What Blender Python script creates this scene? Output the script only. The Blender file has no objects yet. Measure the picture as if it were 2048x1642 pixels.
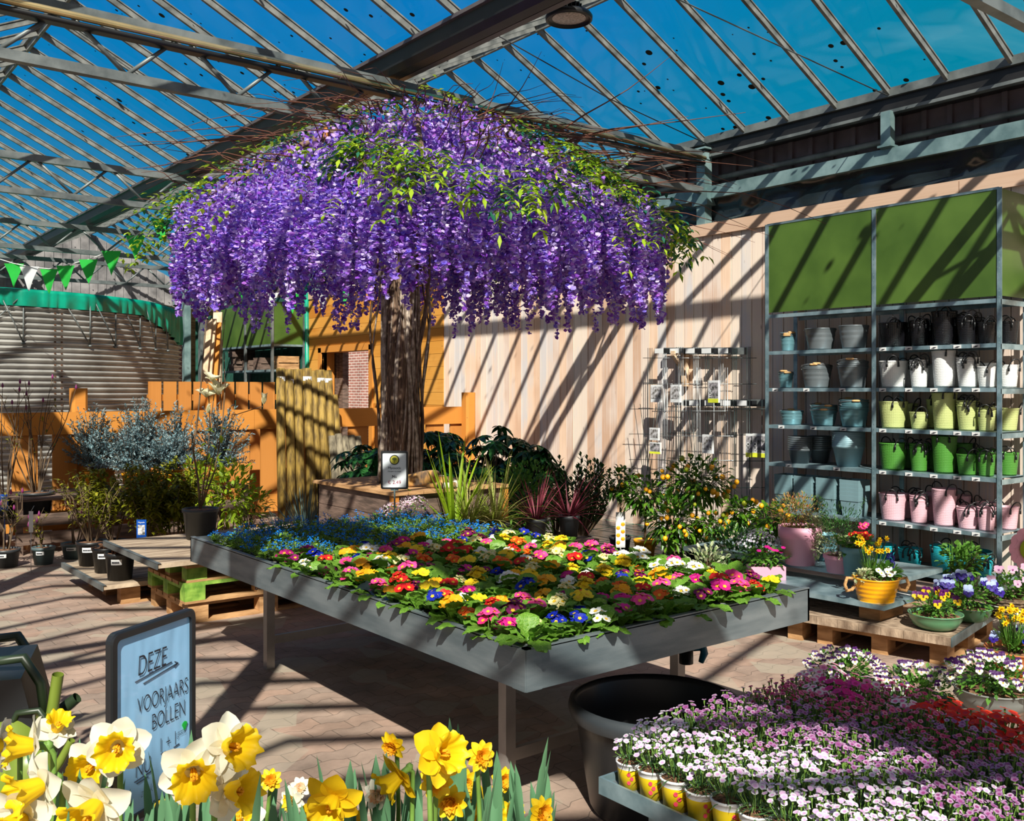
import bpy, math, random
import numpy as np
from mathutils import Vector, Matrix
R = math.radians
PI = math.pi
random.seed(7)
rng = np.random.default_rng(7)
SC = bpy.context.scene
COL = SC.collection

# ------------------------------------------------------------------ camera
FPX, CX, HY, EYE = 1920.0, 1024.0, 778.0, 1.65
cam = bpy.data.objects.new('camera', bpy.data.cameras.new('camera'))
COL.objects.link(cam)
cam.location = (0, 0, EYE)
cam.rotation_euler = (R(90), 0, R(-38.4))
cam.data.sensor_fit = 'HORIZONTAL'
cam.data.sensor_width = 36.0
cam.data.lens = 36.0 * FPX / 2048.0
cam.data.shift_y = (HY - 821.0) / 2048.0
cam.data.clip_start = 0.05
cam.data.clip_end = 300
SC.camera = cam
SC.view_settings.view_transform = 'Standard'
SC.view_settings.look = 'None'
SC.view_settings.gamma = 1.0
SC.view_settings.exposure = 0.0
SC.view_settings.use_curve_mapping = False
SC.cycles.max_bounces = 6
SC.cycles.diffuse_bounces = 3
SC.cycles.glossy_bounces = 3
SC.cycles.transparent_max_bounces = 10
SC.cycles.caustics_reflective = False
SC.cycles.caustics_refractive = False

# ------------------------------------------------------------------ sun and sky
sun = bpy.data.objects.new('sun', bpy.data.lights.new('sun', 'SUN'))
COL.objects.link(sun)
SUND = Vector((0.665, 0.90, -1.0)).normalized()
sun.rotation_euler = SUND.to_track_quat('-Z', 'Y').to_euler()
sun.data.energy = 8.2
sun.data.angle = R(0.55)
sun.data.color = (1.0, 0.93, 0.82)

W = bpy.data.worlds.new('sky')
SC.world = W
W.use_nodes = True
nt = W.node_tree
nt.nodes.clear()
def N(nt, t, **k):
    n = nt.nodes.new(t)
    for a, b in k.items():
        if a.startswith('i_'):
            n.inputs[a[2:].replace('_', ' ')].default_value = b
        else:
            setattr(n, a, b)
    return n
L = lambda nt, a, b: nt.links.new(a, b)
tc = N(nt, 'ShaderNodeTexCoord')
sep = N(nt, 'ShaderNodeSeparateXYZ'); L(nt, tc.outputs['Generated'], sep.inputs[0])
# blue clear sky that is darker towards +Y and teal towards +X, with thin clouds
ramp = N(nt, 'ShaderNodeValToRGB')
e = ramp.color_ramp.elements
e[0].position = 0.0; e[0].color = (0.10, 0.36, 0.50, 1)
e[1].position = 1.0; e[1].color = (0.002, 0.11, 0.38, 1)
m = e.new(0.25); m.color = (0.005, 0.25, 0.56, 1)
m = e.new(0.42); m.color = (0.002, 0.23, 0.66, 1)
L(nt, sep.outputs['Z'], ramp.inputs[0])
tealf = N(nt, 'ShaderNodeMapRange'); tealf.inputs['From Min'].default_value = 0.62; tealf.inputs['From Max'].default_value = 0.86
L(nt, sep.outputs['X'], tealf.inputs['Value'])
teal = N(nt, 'ShaderNodeMix', data_type='RGBA')
teal.inputs[7].default_value = (0.0, 0.29, 0.45, 1)
L(nt, tealf.outputs[0], teal.inputs[0]); L(nt, ramp.outputs[0], teal.inputs[6])
mp = N(nt, 'ShaderNodeMapping'); mp.inputs['Scale'].default_value = (2.2, 2.2, 5.0)
L(nt, tc.outputs['Generated'], mp.inputs[0])
cn = N(nt, 'ShaderNodeTexNoise'); cn.inputs['Scale'].default_value = 1.6; cn.inputs['Detail'].default_value = 7; cn.inputs['Distortion'].default_value = 0.7
L(nt, mp.outputs[0], cn.inputs['Vector'])
cr = N(nt, 'ShaderNodeMapRange'); cr.inputs['From Min'].default_value = 0.52; cr.inputs['From Max'].default_value = 0.80; cr.inputs['To Max'].default_value = 0.8
L(nt, cn.outputs['Fac'], cr.inputs['Value'])
cm = N(nt, 'ShaderNodeMath', operation='MULTIPLY'); L(nt, cr.outputs[0], cm.inputs[0])
cmx = N(nt, 'ShaderNodeMapRange'); cmx.inputs['From Min'].default_value = 0.5; cmx.inputs['From Max'].default_value = 0.9
L(nt, sep.outputs['X'], cmx.inputs['Value']); L(nt, cmx.outputs[0], cm.inputs[1])
cloud = N(nt, 'ShaderNodeMix', data_type='RGBA'); cloud.inputs[7].default_value = (0.25, 0.62, 0.72, 1)
L(nt, cm.outputs[0], cloud.inputs[0]); L(nt, teal.outputs[2], cloud.inputs[6])
# bright haze around the sun side of the sky (behind the camera)
vd = N(nt, 'ShaderNodeVectorMath', operation='DOT_PRODUCT')
vd.inputs[1].default_value = (-SUND.x, -SUND.y, -SUND.z * 0.8)
L(nt, tc.outputs['Generated'], vd.inputs[0])
hz = N(nt, 'ShaderNodeMapRange'); hz.inputs['From Min'].default_value = 0.05; hz.inputs['From Max'].default_value = 0.95
L(nt, vd.outputs['Value'], hz.inputs['Value'])
haze = N(nt, 'ShaderNodeMix', data_type='RGBA'); haze.inputs[7].default_value = (0.62, 0.52, 0.44, 1)
L(nt, hz.outputs[0], haze.inputs[0]); L(nt, cloud.outputs[2], haze.inputs[6])
bg = N(nt, 'ShaderNodeBackground'); bg.inputs['Strength'].default_value = 0.85
L(nt, haze.outputs[2], bg.inputs['Color'])
out = N(nt, 'ShaderNodeOutputWorld'); L(nt, bg.outputs[0], out.inputs[0])

# ------------------------------------------------------------------ placing helpers
ca, sa = math.cos(R(38.4)), math.sin(R(38.4))
FX, FY = sa, ca            # forward
RX, RY = ca, -sa           # right
def atd(px, t):
    """ground point seen in column px at depth t"""
    d = (px - CX) / FPX
    return (t * (FX + d * RX), t * (FY + d * RY))
def at(px, py, z):
    t = FPX * (EYE - z) / (py - HY)
    x, y = atd(px, t)
    return Vector((x, y, z))
def p3(px, py, t):
    x, y = atd(px, t)
    return Vector((x, y, EYE + (HY - py) / FPX * t))
def zat(py, t):
    return EYE + (HY - py) / FPX * t
def depth(x, y):
    return x * FX + y * FY
def colof(x, y):
    return CX + FPX * (x * RX + y * RY) / depth(x, y)

# ------------------------------------------------------------------ mesh builder
class MB:
    def __init__(s): s.v = []; s.f = []; s.m = []; s.sm = []
    def add(s, vs, fs, mi=0, smooth=False):
        o = len(s.v); s.v.extend([tuple(p) for p in vs])
        for f in fs:
            s.f.append(tuple(i + o for i in f)); s.m.append(mi); s.sm.append(smooth)
        return s
    def box(s, c, d, rz=0, mi=0, M=None):
        hx, hy, hz = d[0] / 2, d[1] / 2, d[2] / 2
        vs = [Vector((x, y, z)) for z in (-hz, hz) for x, y in ((-hx, -hy), (hx, -hy), (hx, hy), (-hx, hy))]
        if M is not None: vs = [M @ v + Vector(c) for v in vs]
        else:
            cz, sz = math.cos(rz), math.sin(rz)
            vs = [Vector((v.x * cz - v.y * sz, v.x * sz + v.y * cz, v.z)) + Vector(c) for v in vs]
        return s.add(vs, [(0, 3, 2, 1), (4, 5, 6, 7), (0, 1, 5, 4), (1, 2, 6, 5), (2, 3, 7, 6), (3, 0, 4, 7)], mi)
    def b2(s, a, b, mi=0):
        return s.box([(a[i] + b[i]) / 2 for i in range(3)], [abs(b[i] - a[i]) for i in range(3)], 0, mi)
    def bar(s, p, q, w, h, mi=0, up=(0, 0, 1)):
        p, q = Vector(p), Vector(q); d = q - p; l = d.length; d.normalize(); u = Vector(up)
        if abs(d.dot(u)) > 0.98: u = Vector((1, 0, 0))
        side = d.cross(u).normalized(); u = side.cross(d)
        M = Matrix((side, d, u)).transposed()
        return s.box((p + q) / 2, (w, l, h), 0, mi, M)
    def tube(s, pts, r, n=6, mi=0, caps=True, smooth=True):
        pts = [Vector(p) for p in pts]; k = len(pts)
        rs = r if hasattr(r, '__len__') else [r] * k
        vs = []; side = None
        for i in range(k):
            d = (pts[min(i + 1, k - 1)] - pts[max(i - 1, 0)])
            d = d.normalized() if d.length > 1e-9 else Vector((0, 0, 1))
            if side is None:
                side = d.cross(Vector((0, 0, 1)))
                if side.length < 0.05: side = d.cross(Vector((1, 0, 0)))
            side = side - d * side.dot(d)
            side.normalize(); u = side.cross(d)
            for j in range(n):
                a = 2 * PI * j / n
                vs.append(pts[i] + (side * math.cos(a) + u * math.sin(a)) * rs[i])
        fs = [(i * n + j, i * n + (j + 1) % n, (i + 1) * n + (j + 1) % n, (i + 1) * n + j) for i in range(k - 1) for j in range(n)]
        s.add(vs, fs, mi, smooth)
        if caps: 
            o = len(s.v) - len(vs)
            s.f.append(tuple(o + j for j in range(n))[::-1]); s.m.append(mi); s.sm.append(False)
            s.f.append(tuple(o + (k - 1) * n + j for j in range(n))); s.m.append(mi); s.sm.append(False)
        return s
    def lathe(s, prof, n=24, c=(0, 0, 0), mi=0, smooth=True, a0=0, a1=2 * PI, sx=1, sy=1):
        full = abs(a1 - a0 - 2 * PI) < 1e-6
        na = n if full else n + 1
        vs = []
        for r, z in prof:
            for j in range(na):
                a = a0 + (a1 - a0) * j / n
                vs.append((c[0] + r * math.cos(a) * sx, c[1] + r * math.sin(a) * sy, c[2] + z))
        fs = []
        for i in range(len(prof) - 1):
            for j in range(n):
                k = (j + 1) % na
                fs.append((i * na + j, i * na + k, (i + 1) * na + k, (i + 1) * na + j))
        return s.add(vs, fs, mi, smooth)
    def disc(s, c, r, n=16, mi=0, sx=1, sy=1):
        return s.add([(c[0] + r * sx * math.cos(2 * PI * j / n), c[1] + r * sy * math.sin(2 * PI * j / n), c[2]) for j in range(n)], [tuple(range(n))], mi)
    def leaf(s, base, d, up, ln, wd, mi=0, seg=4, droop=0.2, fold=0.15, tip=0.0, smooth=True, shape=None):
        """a blade with a folded midrib; seg rows, 3 columns"""
        d = Vector(d).normalized(); up = Vector(up); side = d.cross(up)
        if side.length < 1e-3: side = d.cross(Vector((1, 0.1, 0)))
        side.normalize(); up = side.cross(d).normalized(); b = Vector(base)
        vs = []
        for i in range(seg + 1):
            u = i / seg
            w = (shape(u) if shape else math.sin(PI * min(1, u * 0.94 + 0.06)) ** 0.8) * wd / 2
            c = b + d * (ln * u) - Vector((0, 0, 1)) * (droop * ln * u * u)
            vs += [c - side * w + up * (fold * w * 1.5), c, c + side * w + up * (fold * w * 1.5)]
        fs = []
        for i in range(seg):
            a = i * 3
            fs += [(a, a + 1, a + 4, a + 3), (a + 1, a + 2, a + 5, a + 4)]
        return s.add(vs, fs, mi, smooth)
    def join(s, o, M=None, mi=0):
        vs = o.v if M is None else [M @ Vector(p) for p in o.v]
        n = len(s.v); s.v.extend([tuple(p) for p in vs])
        for f, m_, q in zip(o.f, o.m, o.sm):
            s.f.append(tuple(i + n for i in f)); s.m.append(m_ + mi); s.sm.append(q)
        return s
    def mesh(s, name, mats):
        me = bpy.data.meshes.new(name)
        me.from_pydata(s.v, [], s.f)
        mats = mats if isinstance(mats, (list, tuple)) else [mats]
        for x in mats: me.materials.append(x)
        me.polygons.foreach_set('material_index', s.m)
        me.polygons.foreach_set('use_smooth', s.sm)
        me.update()
        return me
    def build(s, name, mats, parent=None, loc=None, rz=0, label=None):
        return link(name, s.mesh(name, mats), parent, loc, rz, label)

def link(name, me, parent=None, loc=None, rz=0, label=None):
    o = bpy.data.objects.new(name, me); COL.objects.link(o)
    if parent is not None: o.parent = parent
    if loc is not None: o.location = loc
    if rz: o.rotation_euler = (0, 0, rz)
    if label: o['label'] = label
    return o
def tag(o, label, cat, group=None):
    o['label'] = label; o['category'] = cat
    if group: o['group'] = group
    return o
def thing(name, label, cat, loc=(0, 0, 0), rz=0, group=None):
    o = bpy.data.objects.new(name, None); COL.objects.link(o)
    o.empty_display_size = 0.05
    o.location = loc; o.rotation_euler = (0, 0, rz)
    return tag(o, label, cat, group)
def struct(o):
    o['kind'] = 'structure'; return o
def dup(root, loc, rz=None, label=None, scale=None):
    def cp(o, par):
        c = o.copy(); COL.objects.link(c); c.parent = par
        for ch in KIDS.get(o.name, ()): cp(ch, c)
        return c
    c = cp(root, None)
    c.location = loc
    if rz is not None: c.rotation_euler = (0, 0, rz)
    if scale is not None: c.scale = (scale,) * 3
    if label: c['label'] = label
    return c
KIDS = {}
def kids(root, deep=()):
    KIDS[root.name] = [o for o in COL.objects if o.parent is root]
    for k in KIDS[root.name]:
        g = [o for o in COL.objects if o.parent is k]
        if g: KIDS[k.name] = g
    return root
ORD = ['zeroth', 'first', 'second', 'third', 'fourth', 'fifth', 'sixth', 'seventh', 'eighth', 'ninth', 'tenth', 'eleventh', 'twelfth', 'thirteenth', 'fourteenth',
       'fifteenth', 'sixteenth', 'seventeenth', 'eighteenth', 'nineteenth', 'twentieth', 'twenty-first', 'twenty-second', 'twenty-third', 'twenty-fourth', 'twenty-fifth', 'twenty-sixth', 'twenty-seventh', 'twenty-eighth', 'twenty-ninth', 'thirtieth']

# ------------------------------------------------------------------ materials
def newmat(name):
    m = bpy.data.materials.new(name); m.use_nodes = True
    m.node_tree.nodes.clear(); return m, m.node_tree
def mat(name, c, rough=0.6, metal=0.0, var=0.15, sc=6.0, bump=0.0, bsc=None, stretch=(1, 1, 1), c2=None, rnd=0.0, spec=0.5, trans=0.0, lo=0.35, hi=0.65, coat=0, detail=4):
    m, t = newmat(name)
    o = N(t, 'ShaderNodeOutputMaterial'); p = N(t, 'ShaderNodeBsdfPrincipled')
    p.inputs['Roughness'].default_value = rough; p.inputs['Metallic'].default_value = metal
    p.inputs['Specular IOR Level'].default_value = spec; p.inputs['Coat Weight'].default_value = coat
    tcn = N(t, 'ShaderNodeTexCoord'); mp = N(t, 'ShaderNodeMapping'); mp.inputs['Scale'].default_value = stretch
    L(t, tcn.outputs['Object'], mp.inputs[0])
    nz = N(t, 'ShaderNodeTexNoise'); nz.inputs['Scale'].default_value = sc; nz.inputs['Detail'].default_value = detail
    L(t, mp.outputs[0], nz.inputs['Vector'])
    rp = N(t, 'ShaderNodeValToRGB'); e = rp.color_ramp.elements
    e[0].position = lo; e[1].position = hi
    a = [max(0, x * (1 - var)) for x in c[:3]] + [1]
    b = (list(c2[:3]) + [1]) if c2 else [min(1, x * (1 + var)) for x in c[:3]] + [1]
    e[0].color = a; e[1].color = b
    L(t, nz.outputs['Fac'], rp.inputs[0]); col = rp.outputs[0]
    if rnd:
        oi = N(t, 'ShaderNodeObjectInfo'); hs = N(t, 'ShaderNodeHueSaturation')
        mr = N(t, 'ShaderNodeMapRange'); mr.inputs['To Min'].default_value = 1 - rnd; mr.inputs['To Max'].default_value = 1 + rnd
        L(t, oi.outputs['Random'], mr.inputs[0]); L(t, mr.outputs[0], hs.inputs['Value'])
        mr2 = N(t, 'ShaderNodeMapRange'); mr2.inputs['To Min'].default_value = 0.5 - rnd * 0.06; mr2.inputs['To Max'].default_value = 0.5 + rnd * 0.06
        L(t, oi.outputs['Random'], mr2.inputs[0]); L(t, mr2.outputs[0], hs.inputs['Hue'])
        L(t, col, hs.inputs['Color']); col = hs.outputs[0]
    L(t, col, p.inputs['Base Color'])
    if bump:
        nb = N(t, 'ShaderNodeTexNoise'); nb.inputs['Scale'].default_value = bsc or sc * 3; nb.inputs['Detail'].default_value = 3
        L(t, mp.outputs[0], nb.inputs['Vector'])
        bp = N(t, 'ShaderNodeBump'); bp.inputs['Strength'].default_value = bump; bp.inputs['Distance'].default_value = 0.01
        L(t, nb.outputs['Fac'], bp.inputs['Height']); L(t, bp.outputs[0], p.inputs['Normal'])
    if trans:
        tr = N(t, 'ShaderNodeBsdfTranslucent'); L(t, col, tr.inputs[0])
        mx = N(t, 'ShaderNodeMixShader'); mx.inputs[0].default_value = trans
        L(t, p.outputs[0], mx.inputs[1]); L(t, tr.outputs[0], mx.inputs[2]); L(t, mx.outputs[0], o.inputs[0])
    else:
        L(t, p.outputs[0], o.inputs[0])
    return m
def plankmat(name, axis, width, cols, grain_axis, rough=0.7, knots=True, gs=14.0):
    """every board its own tone, with grain along the board"""
    m, t = newmat(name)
    o = N(t, 'ShaderNodeOutputMaterial'); p = N(t, 'ShaderNodeBsdfPrincipled'); p.inputs['Roughness'].default_value = rough
    p.inputs['Specular IOR Level'].default_value = 0.25
    tcn = N(t, 'ShaderNodeTexCoord'); sp = N(t, 'ShaderNodeSeparateXYZ'); L(t, tcn.outputs['Object'], sp.inputs[0])
    dv = N(t, 'ShaderNodeMath', operation='DIVIDE'); dv.inputs[1].default_value = width; L(t, sp.outputs[axis], dv.inputs[0])
    fl = N(t, 'ShaderNodeMath', operation='FLOOR'); L(t, dv.outputs[0], fl.inputs[0])
    wn = N(t, 'ShaderNodeTexWhiteNoise', noise_dimensions='1D'); L(t, fl.outputs[0], wn.inputs['W'])
    sc = [60, 60, 60]; sc['XYZ'.index(grain_axis)] = 1.6
    mp = N(t, 'ShaderNodeMapping'); mp.inputs['Scale'].default_value = sc; L(t, tcn.outputs['Object'], mp.inputs[0])
    ofs = N(t, 'ShaderNodeCombineXYZ'); ml = N(t, 'ShaderNodeMath', operation='MULTIPLY'); ml.inputs[1].default_value = 31
    L(t, wn.outputs['Value'], ml.inputs[0])
    for k in 'XYZ': L(t, ml.outputs[0], ofs.inputs[k])
    L(t, ofs.outputs[0], mp.inputs['Location'])
    nz = N(t, 'ShaderNodeTexNoise'); nz.inputs['Scale'].default_value = 1.0; nz.inputs['Detail'].default_value = 5; L(t, mp.outputs[0], nz.inputs['Vector'])
    ad = N(t, 'ShaderNodeMath', operation='MULTIPLY_ADD'); ad.inputs[1].default_value = 0.35; ad.inputs[2].default_value = -0.17
    L(t, nz.outputs['Fac'], ad.inputs[0])
    big = N(t, 'ShaderNodeTexNoise'); big.inputs['Scale'].default_value = 1.3; big.inputs['Detail'].default_value = 3; L(t, tcn.outputs['Object'], big.inputs['Vector'])
    ad2 = N(t, 'ShaderNodeMath', operation='MULTIPLY_ADD'); ad2.inputs[1].default_value = 0.7; ad2.inputs[2].default_value = -0.35; L(t, big.outputs['Fac'], ad2.inputs[0])
    s1 = N(t, 'ShaderNodeMath', operation='ADD'); L(t, wn.outputs['Value'], s1.inputs[0]); L(t, ad.outputs[0], s1.inputs[1])
    s2 = N(t, 'ShaderNodeMath', operation='ADD'); L(t, s1.outputs[0], s2.inputs[0]); L(t, ad2.outputs[0], s2.inputs[1])
    rp = N(t, 'ShaderNodeValToRGB'); e = rp.color_ramp.elements
    e[0].color = list(cols[0]) + [1]; e[1].color = list(cols[-1]) + [1]
    for i, c in enumerate(cols[1:-1]): q = e.new((i + 1) / (len(cols) - 1)); q.color = list(c) + [1]
    L(t, s2.outputs[0], rp.inputs[0]); col = rp.outputs[0]
    if knots:
        k = N(t, 'ShaderNodeTexVoronoi'); k.inputs['Scale'].default_value = 1.0
        km = N(t, 'ShaderNodeMapping'); ks = [9, 9, 9]; ks['XYZ'.index(grain_axis)] = 2.6; km.inputs['Scale'].default_value = ks
        L(t, tcn.outputs['Object'], km.inputs[0]); L(t, km.outputs[0], k.inputs['Vector'])
        kr = N(t, 'ShaderNodeMapRange'); kr.inputs['From Min'].default_value = 0.03; kr.inputs['From Max'].default_value = 0.09
        kr.inputs['To Min'].default_value = 0.6; kr.inputs['To Max'].default_value = 0.0
        L(t, k.outputs['Distance'], kr.inputs['Value'])
        kx = N(t, 'ShaderNodeMix', data_type='RGBA'); kx.inputs[7].default_value = (0.16, 0.08, 0.04, 1)
        L(t, kr.outputs[0], kx.inputs[0]); L(t, col, kx.inputs[6]); col = kx.outputs[2]
    L(t, col, p.inputs['Base Color'])
    bp = N(t, 'ShaderNodeBump'); bp.inputs['Strength'].default_value = 0.25; bp.inputs['Distance'].default_value = 0.004
    L(t, nz.outputs['Fac'], bp.inputs['Height']); L(t, bp.outputs[0], p.inputs['Normal'])
    L(t, p.outputs[0], o.inputs[0])
    return m
def brickmat(name, c1, c2, mortar, scale, bw=0.21, rh=0.065, ms=0.012, plane='YZ', rough=0.85, wob=0.0, noise=0.5, var3=None, bumpd=0.004):
    m, t = newmat(name)
    o = N(t, 'ShaderNodeOutputMaterial'); p = N(t, 'ShaderNodeBsdfPrincipled'); p.inputs['Roughness'].default_value = rough
    p.inputs['Specular IOR Level'].default_value = 0.3
    tcn = N(t, 'ShaderNodeTexCoord'); sp = N(t, 'ShaderNodeSeparateXYZ'); L(t, tcn.outputs['Object'], sp.inputs[0])
    cb = N(t, 'ShaderNodeCombineXYZ'); L(t, sp.outputs[plane[0]], cb.inputs[0]); 
    if wob:
        ml = N(t, 'ShaderNodeMath', operation='MULTIPLY'); ml.inputs[1].default_value = 1 / 0.1; L(t, sp.outputs[plane[0]], ml.inputs[0])
        pp = N(t, 'ShaderNodeMath', operation='PINGPONG'); pp.inputs[1].default_value = 1.0; L(t, ml.outputs[0], pp.inputs[0])
        sm = N(t, 'ShaderNodeMapRange', interpolation_type='SMOOTHSTEP'); sm.inputs['From Min'].default_value = 0.25; sm.inputs['From Max'].default_value = 0.75
        sm.inputs['To Max'].default_value = wob; L(t, pp.outputs[0], sm.inputs['Value'])
        ad = N(t, 'ShaderNodeMath', operation='ADD'); L(t, sm.outputs[0], ad.inputs[0]); L(t, sp.outputs[plane[1]], ad.inputs[1]); L(t, ad.outputs[0], cb.inputs[1])
    else: L(t, sp.outputs[plane[1]], cb.inputs[1])
    bk = N(t, 'ShaderNodeTexBrick'); bk.inputs['Scale'].default_value = 1.0
    bk.inputs['Brick Width'].default_value = bw; bk.inputs['Row Height'].default_value = rh; bk.inputs['Mortar Size'].default_value = ms
    bk.inputs['Mortar Smooth'].default_value = 0.3
    bk.inputs['Color1'].default_value = list(c1) + [1]; bk.inputs['Color2'].default_value = list(c2) + [1]; bk.inputs['Mortar'].default_value = list(mortar) + [1]
    L(t, cb.outputs[0], bk.inputs['Vector'])
    nz = N(t, 'ShaderNodeTexNoise'); nz.inputs['Scale'].default_value = 2.2; nz.inputs['Detail'].default_value = 8; nz.inputs['Roughness'].default_value = 0.65
    L(t, tcn.outputs['Object'], nz.inputs['Vector'])
    mr = N(t, 'ShaderNodeMapRange'); mr.inputs['From Min'].default_value = 0.3; mr.inputs['From Max'].default_value = 0.7
    mr.inputs['To Min'].default_value = 1 - noise * 0.5; mr.inputs['To Max'].default_value = 1 + noise * 0.5
    L(t, nz.outputs['Fac'], mr.inputs['Value'])
    mx = N(t, 'ShaderNodeMix', data_type='RGBA', blend_type='MULTIPLY'); mx.inputs[0].default_value = 1.0
    L(t, bk.outputs['Color'], mx.inputs[6]); L(t, mr.outputs[0], mx.inputs[7]); col = mx.outputs[2]
    if var3:
        n3 = N(t, 'ShaderNodeTexVoronoi'); n3.inputs['Scale'].default_value = 4.2; L(t, tcn.outputs['Object'], n3.inputs['Vector'])
        s3 = N(t, 'ShaderNodeSeparateColor'); L(t, n3.outputs['Color'], s3.inputs[0])
        m3 = N(t, 'ShaderNodeMapRange'); m3.inputs['From Min'].default_value = 0.62; m3.inputs['From Max'].default_value = 0.8; m3.inputs['To Max'].default_value = 0.6
        L(t, s3.outputs[0], m3.inputs['Value'])
        x3 = N(t, 'ShaderNodeMix', data_type='RGBA'); x3.inputs[7].default_value = list(var3) + [1]
        L(t, m3.outputs[0], x3.inputs[0]); L(t, col, x3.inputs[6]); col = x3.outputs[2]
    L(t, col, p.inputs['Base Color'])
    bp = N(t, 'ShaderNodeBump', invert=True); bp.inputs['Strength'].default_value = 0.7; bp.inputs['Distance'].default_value = bumpd
    L(t, bk.outputs['Fac'], bp.inputs['Height']); L(t, bp.outputs[0], p.inputs['Normal'])
    L(t, p.outputs[0], o.inputs[0])
    return m
def glassmat(name, tint=(0.93, 0.97, 0.97), gl=0.025, dirt=True):
    m, t = newmat(name)
    o = N(t, 'ShaderNodeOutputMaterial')
    tr = N(t, 'ShaderNodeBsdfTransparent'); tr.inputs[0].default_value = list(tint) + [1]
    g = N(t, 'ShaderNodeBsdfGlossy'); g.inputs['Roughness'].default_value = 0.06
    mx = N(t, 'ShaderNodeMixShader'); mx.inputs[0].default_value = gl
    L(t, tr.outputs[0], mx.inputs[1]); L(t, g.outputs[0], mx.inputs[2]); last = mx.outputs[0]
    if dirt:
        tcn = N(t, 'ShaderNodeTexCoord')
        v = N(t, 'ShaderNodeTexVoronoi'); v.inputs['Scale'].default_value = 6.5; v.inputs['Randomness'].default_value = 1.0
        L(t, tcn.outputs['Object'], v.inputs['Vector'])
        n = N(t, 'ShaderNodeTexNoise'); n.inputs['Scale'].default_value = 0.8; n.inputs['Detail'].default_value = 3; L(t, tcn.outputs['Object'], n.inputs['Vector'])
        th = N(t, 'ShaderNodeMapRange'); th.inputs['From Min'].default_value = 0.46; th.inputs['From Max'].default_value = 0.62
        th.inputs['To Min'].default_value = 0.10; th.inputs['To Max'].default_value = 0.27; L(t, n.outputs['Fac'], th.inputs['Value'])
        sc_ = N(t, 'ShaderNodeSeparateColor'); L(t, v.outputs['Color'], sc_.inputs[0])
        rr = N(t, 'ShaderNodeMath', operation='MULTIPLY'); L(t, th.outputs[0], rr.inputs[0]); L(t, sc_.outputs[0], rr.inputs[1])
        lt = N(t, 'ShaderNodeMath', operation='LESS_THAN'); L(t, v.outputs['Distance'], lt.inputs[0]); L(t, rr.outputs[0], lt.inputs[1])
        df = N(t, 'ShaderNodeBsdfDiffuse'); df.inputs[0].default_value = (0.03, 0.035, 0.03, 1)
        m2 = N(t, 'ShaderNodeMixShader'); L(t, lt.outputs[0], m2.inputs[0]); L(t, last, m2.inputs[1]); L(t, df.outputs[0], m2.inputs[2]); last = m2.outputs[0]
    L(t, last, o.inputs[0])
    return m

M = {}
M['galv'] = mat('galvanised steel', (0.11, 0.13, 0.135), 0.5, 0.3, 0.25, 5, 0.1, 40, c2=(0.19, 0.21, 0.21))
M['galvblue'] = mat('galvanised steel shelf', (0.20, 0.32, 0.37), 0.38, 0.5, 0.2, 9, 0.05, 60, c2=(0.34, 0.47, 0.52))
M['galvgreen'] = mat('galvanised beam', (0.19, 0.31, 0.32), 0.4, 0.45, 0.22, 4, 0.05, 60, c2=(0.32, 0.46, 0.46))
M['alu'] = mat('aluminium tray', (0.17, 0.215, 0.24), 0.45, 0.5, 0.16, 3, 0.08, 90, stretch=(1, 1, 6), c2=(0.25, 0.29, 0.31))
M['aluleg'] = mat('aluminium leg', (0.26, 0.24, 0.23), 0.4, 0.5, 0.12, 4, c2=(0.36, 0.33, 0.31))
M['bar'] = mat('glazing bar', (0.12, 0.13, 0.125), 0.6, 0.1, 0.3, 8, 0.15, 50, c2=(0.22, 0.225, 0.215))
M['gutter'] = mat('dark gutter', (0.014, 0.013, 0.013), 0.4, 0.1, 0.3, 5)
M['guttershine'] = mat('gutter rim', (0.10, 0.085, 0.09), 0.4, 0.3, 0.2, 5)
M['brass'] = mat('yellow heating pipe', (0.72, 0.56, 0.28), 0.22, 0.8, 0.12, 5)
M['clad'] = mat('steel cladding', (0.16, 0.12, 0.13), 0.55, 0.2, 0.25, 3)
M['gable'] = mat('weathered gable sheet', (0.17, 0.16, 0.165), 0.8, 0, 0.3, 3, 0.2, 20, c2=(0.30, 0.28, 0.28))
M['black'] = mat('black plastic', (0.012, 0.013, 0.015), 0.38, 0, 0.2, 5)
M['blackfilm'] = mat('black film', (0.012, 0.018, 0.022), 0.22, 0, 0.2, 3, 0.5, 7)
M['pot'] = mat('dark pot plastic', (0.032, 0.038, 0.044), 0.42, 0, 0.2, 5)
M['potgrey'] = mat('grey pot plastic', (0.075, 0.115, 0.125), 0.45, 0, 0.2, 5)
M['soil'] = mat('bark soil', (0.14, 0.06, 0.03), 0.95, 0, 0.5, 60, 0.8, 90, c2=(0.30, 0.14, 0.07))
M['white'] = mat('white paper', (0.72, 0.73, 0.74), 0.6, 0, 0.05, 5)
M['ink'] = mat('dark ink', (0.02, 0.02, 0.03), 0.6, 0, 0.1, 5)
M['pine'] = plankmat('whitewashed pine boards', 'Y', 0.135, [(0.62, 0.40, 0.28), (0.76, 0.62, 0.54), (0.84, 0.70, 0.58), (0.66, 0.62, 0.62), (0.86, 0.62, 0.46), (0.70, 0.46, 0.32)], 'Z')
M['pineband'] = plankmat('pine band board', 'Z', 3.0, [(0.55, 0.36, 0.25), (0.66, 0.47, 0.36), (0.6, 0.42, 0.3)], 'Y')
M['orangewall'] = plankmat('orange stained boards', 'Z', 0.2, [(0.56, 0.22, 0.03), (0.64, 0.28, 0.045), (0.70, 0.34, 0.07), (0.52, 0.19, 0.025)], 'Y')
M['orange'] = plankmat('orange stained timber', 'X', 0.9, [(0.50, 0.185, 0.028), (0.60, 0.24, 0.045), (0.54, 0.21, 0.035)], 'X', knots=True)
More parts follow.
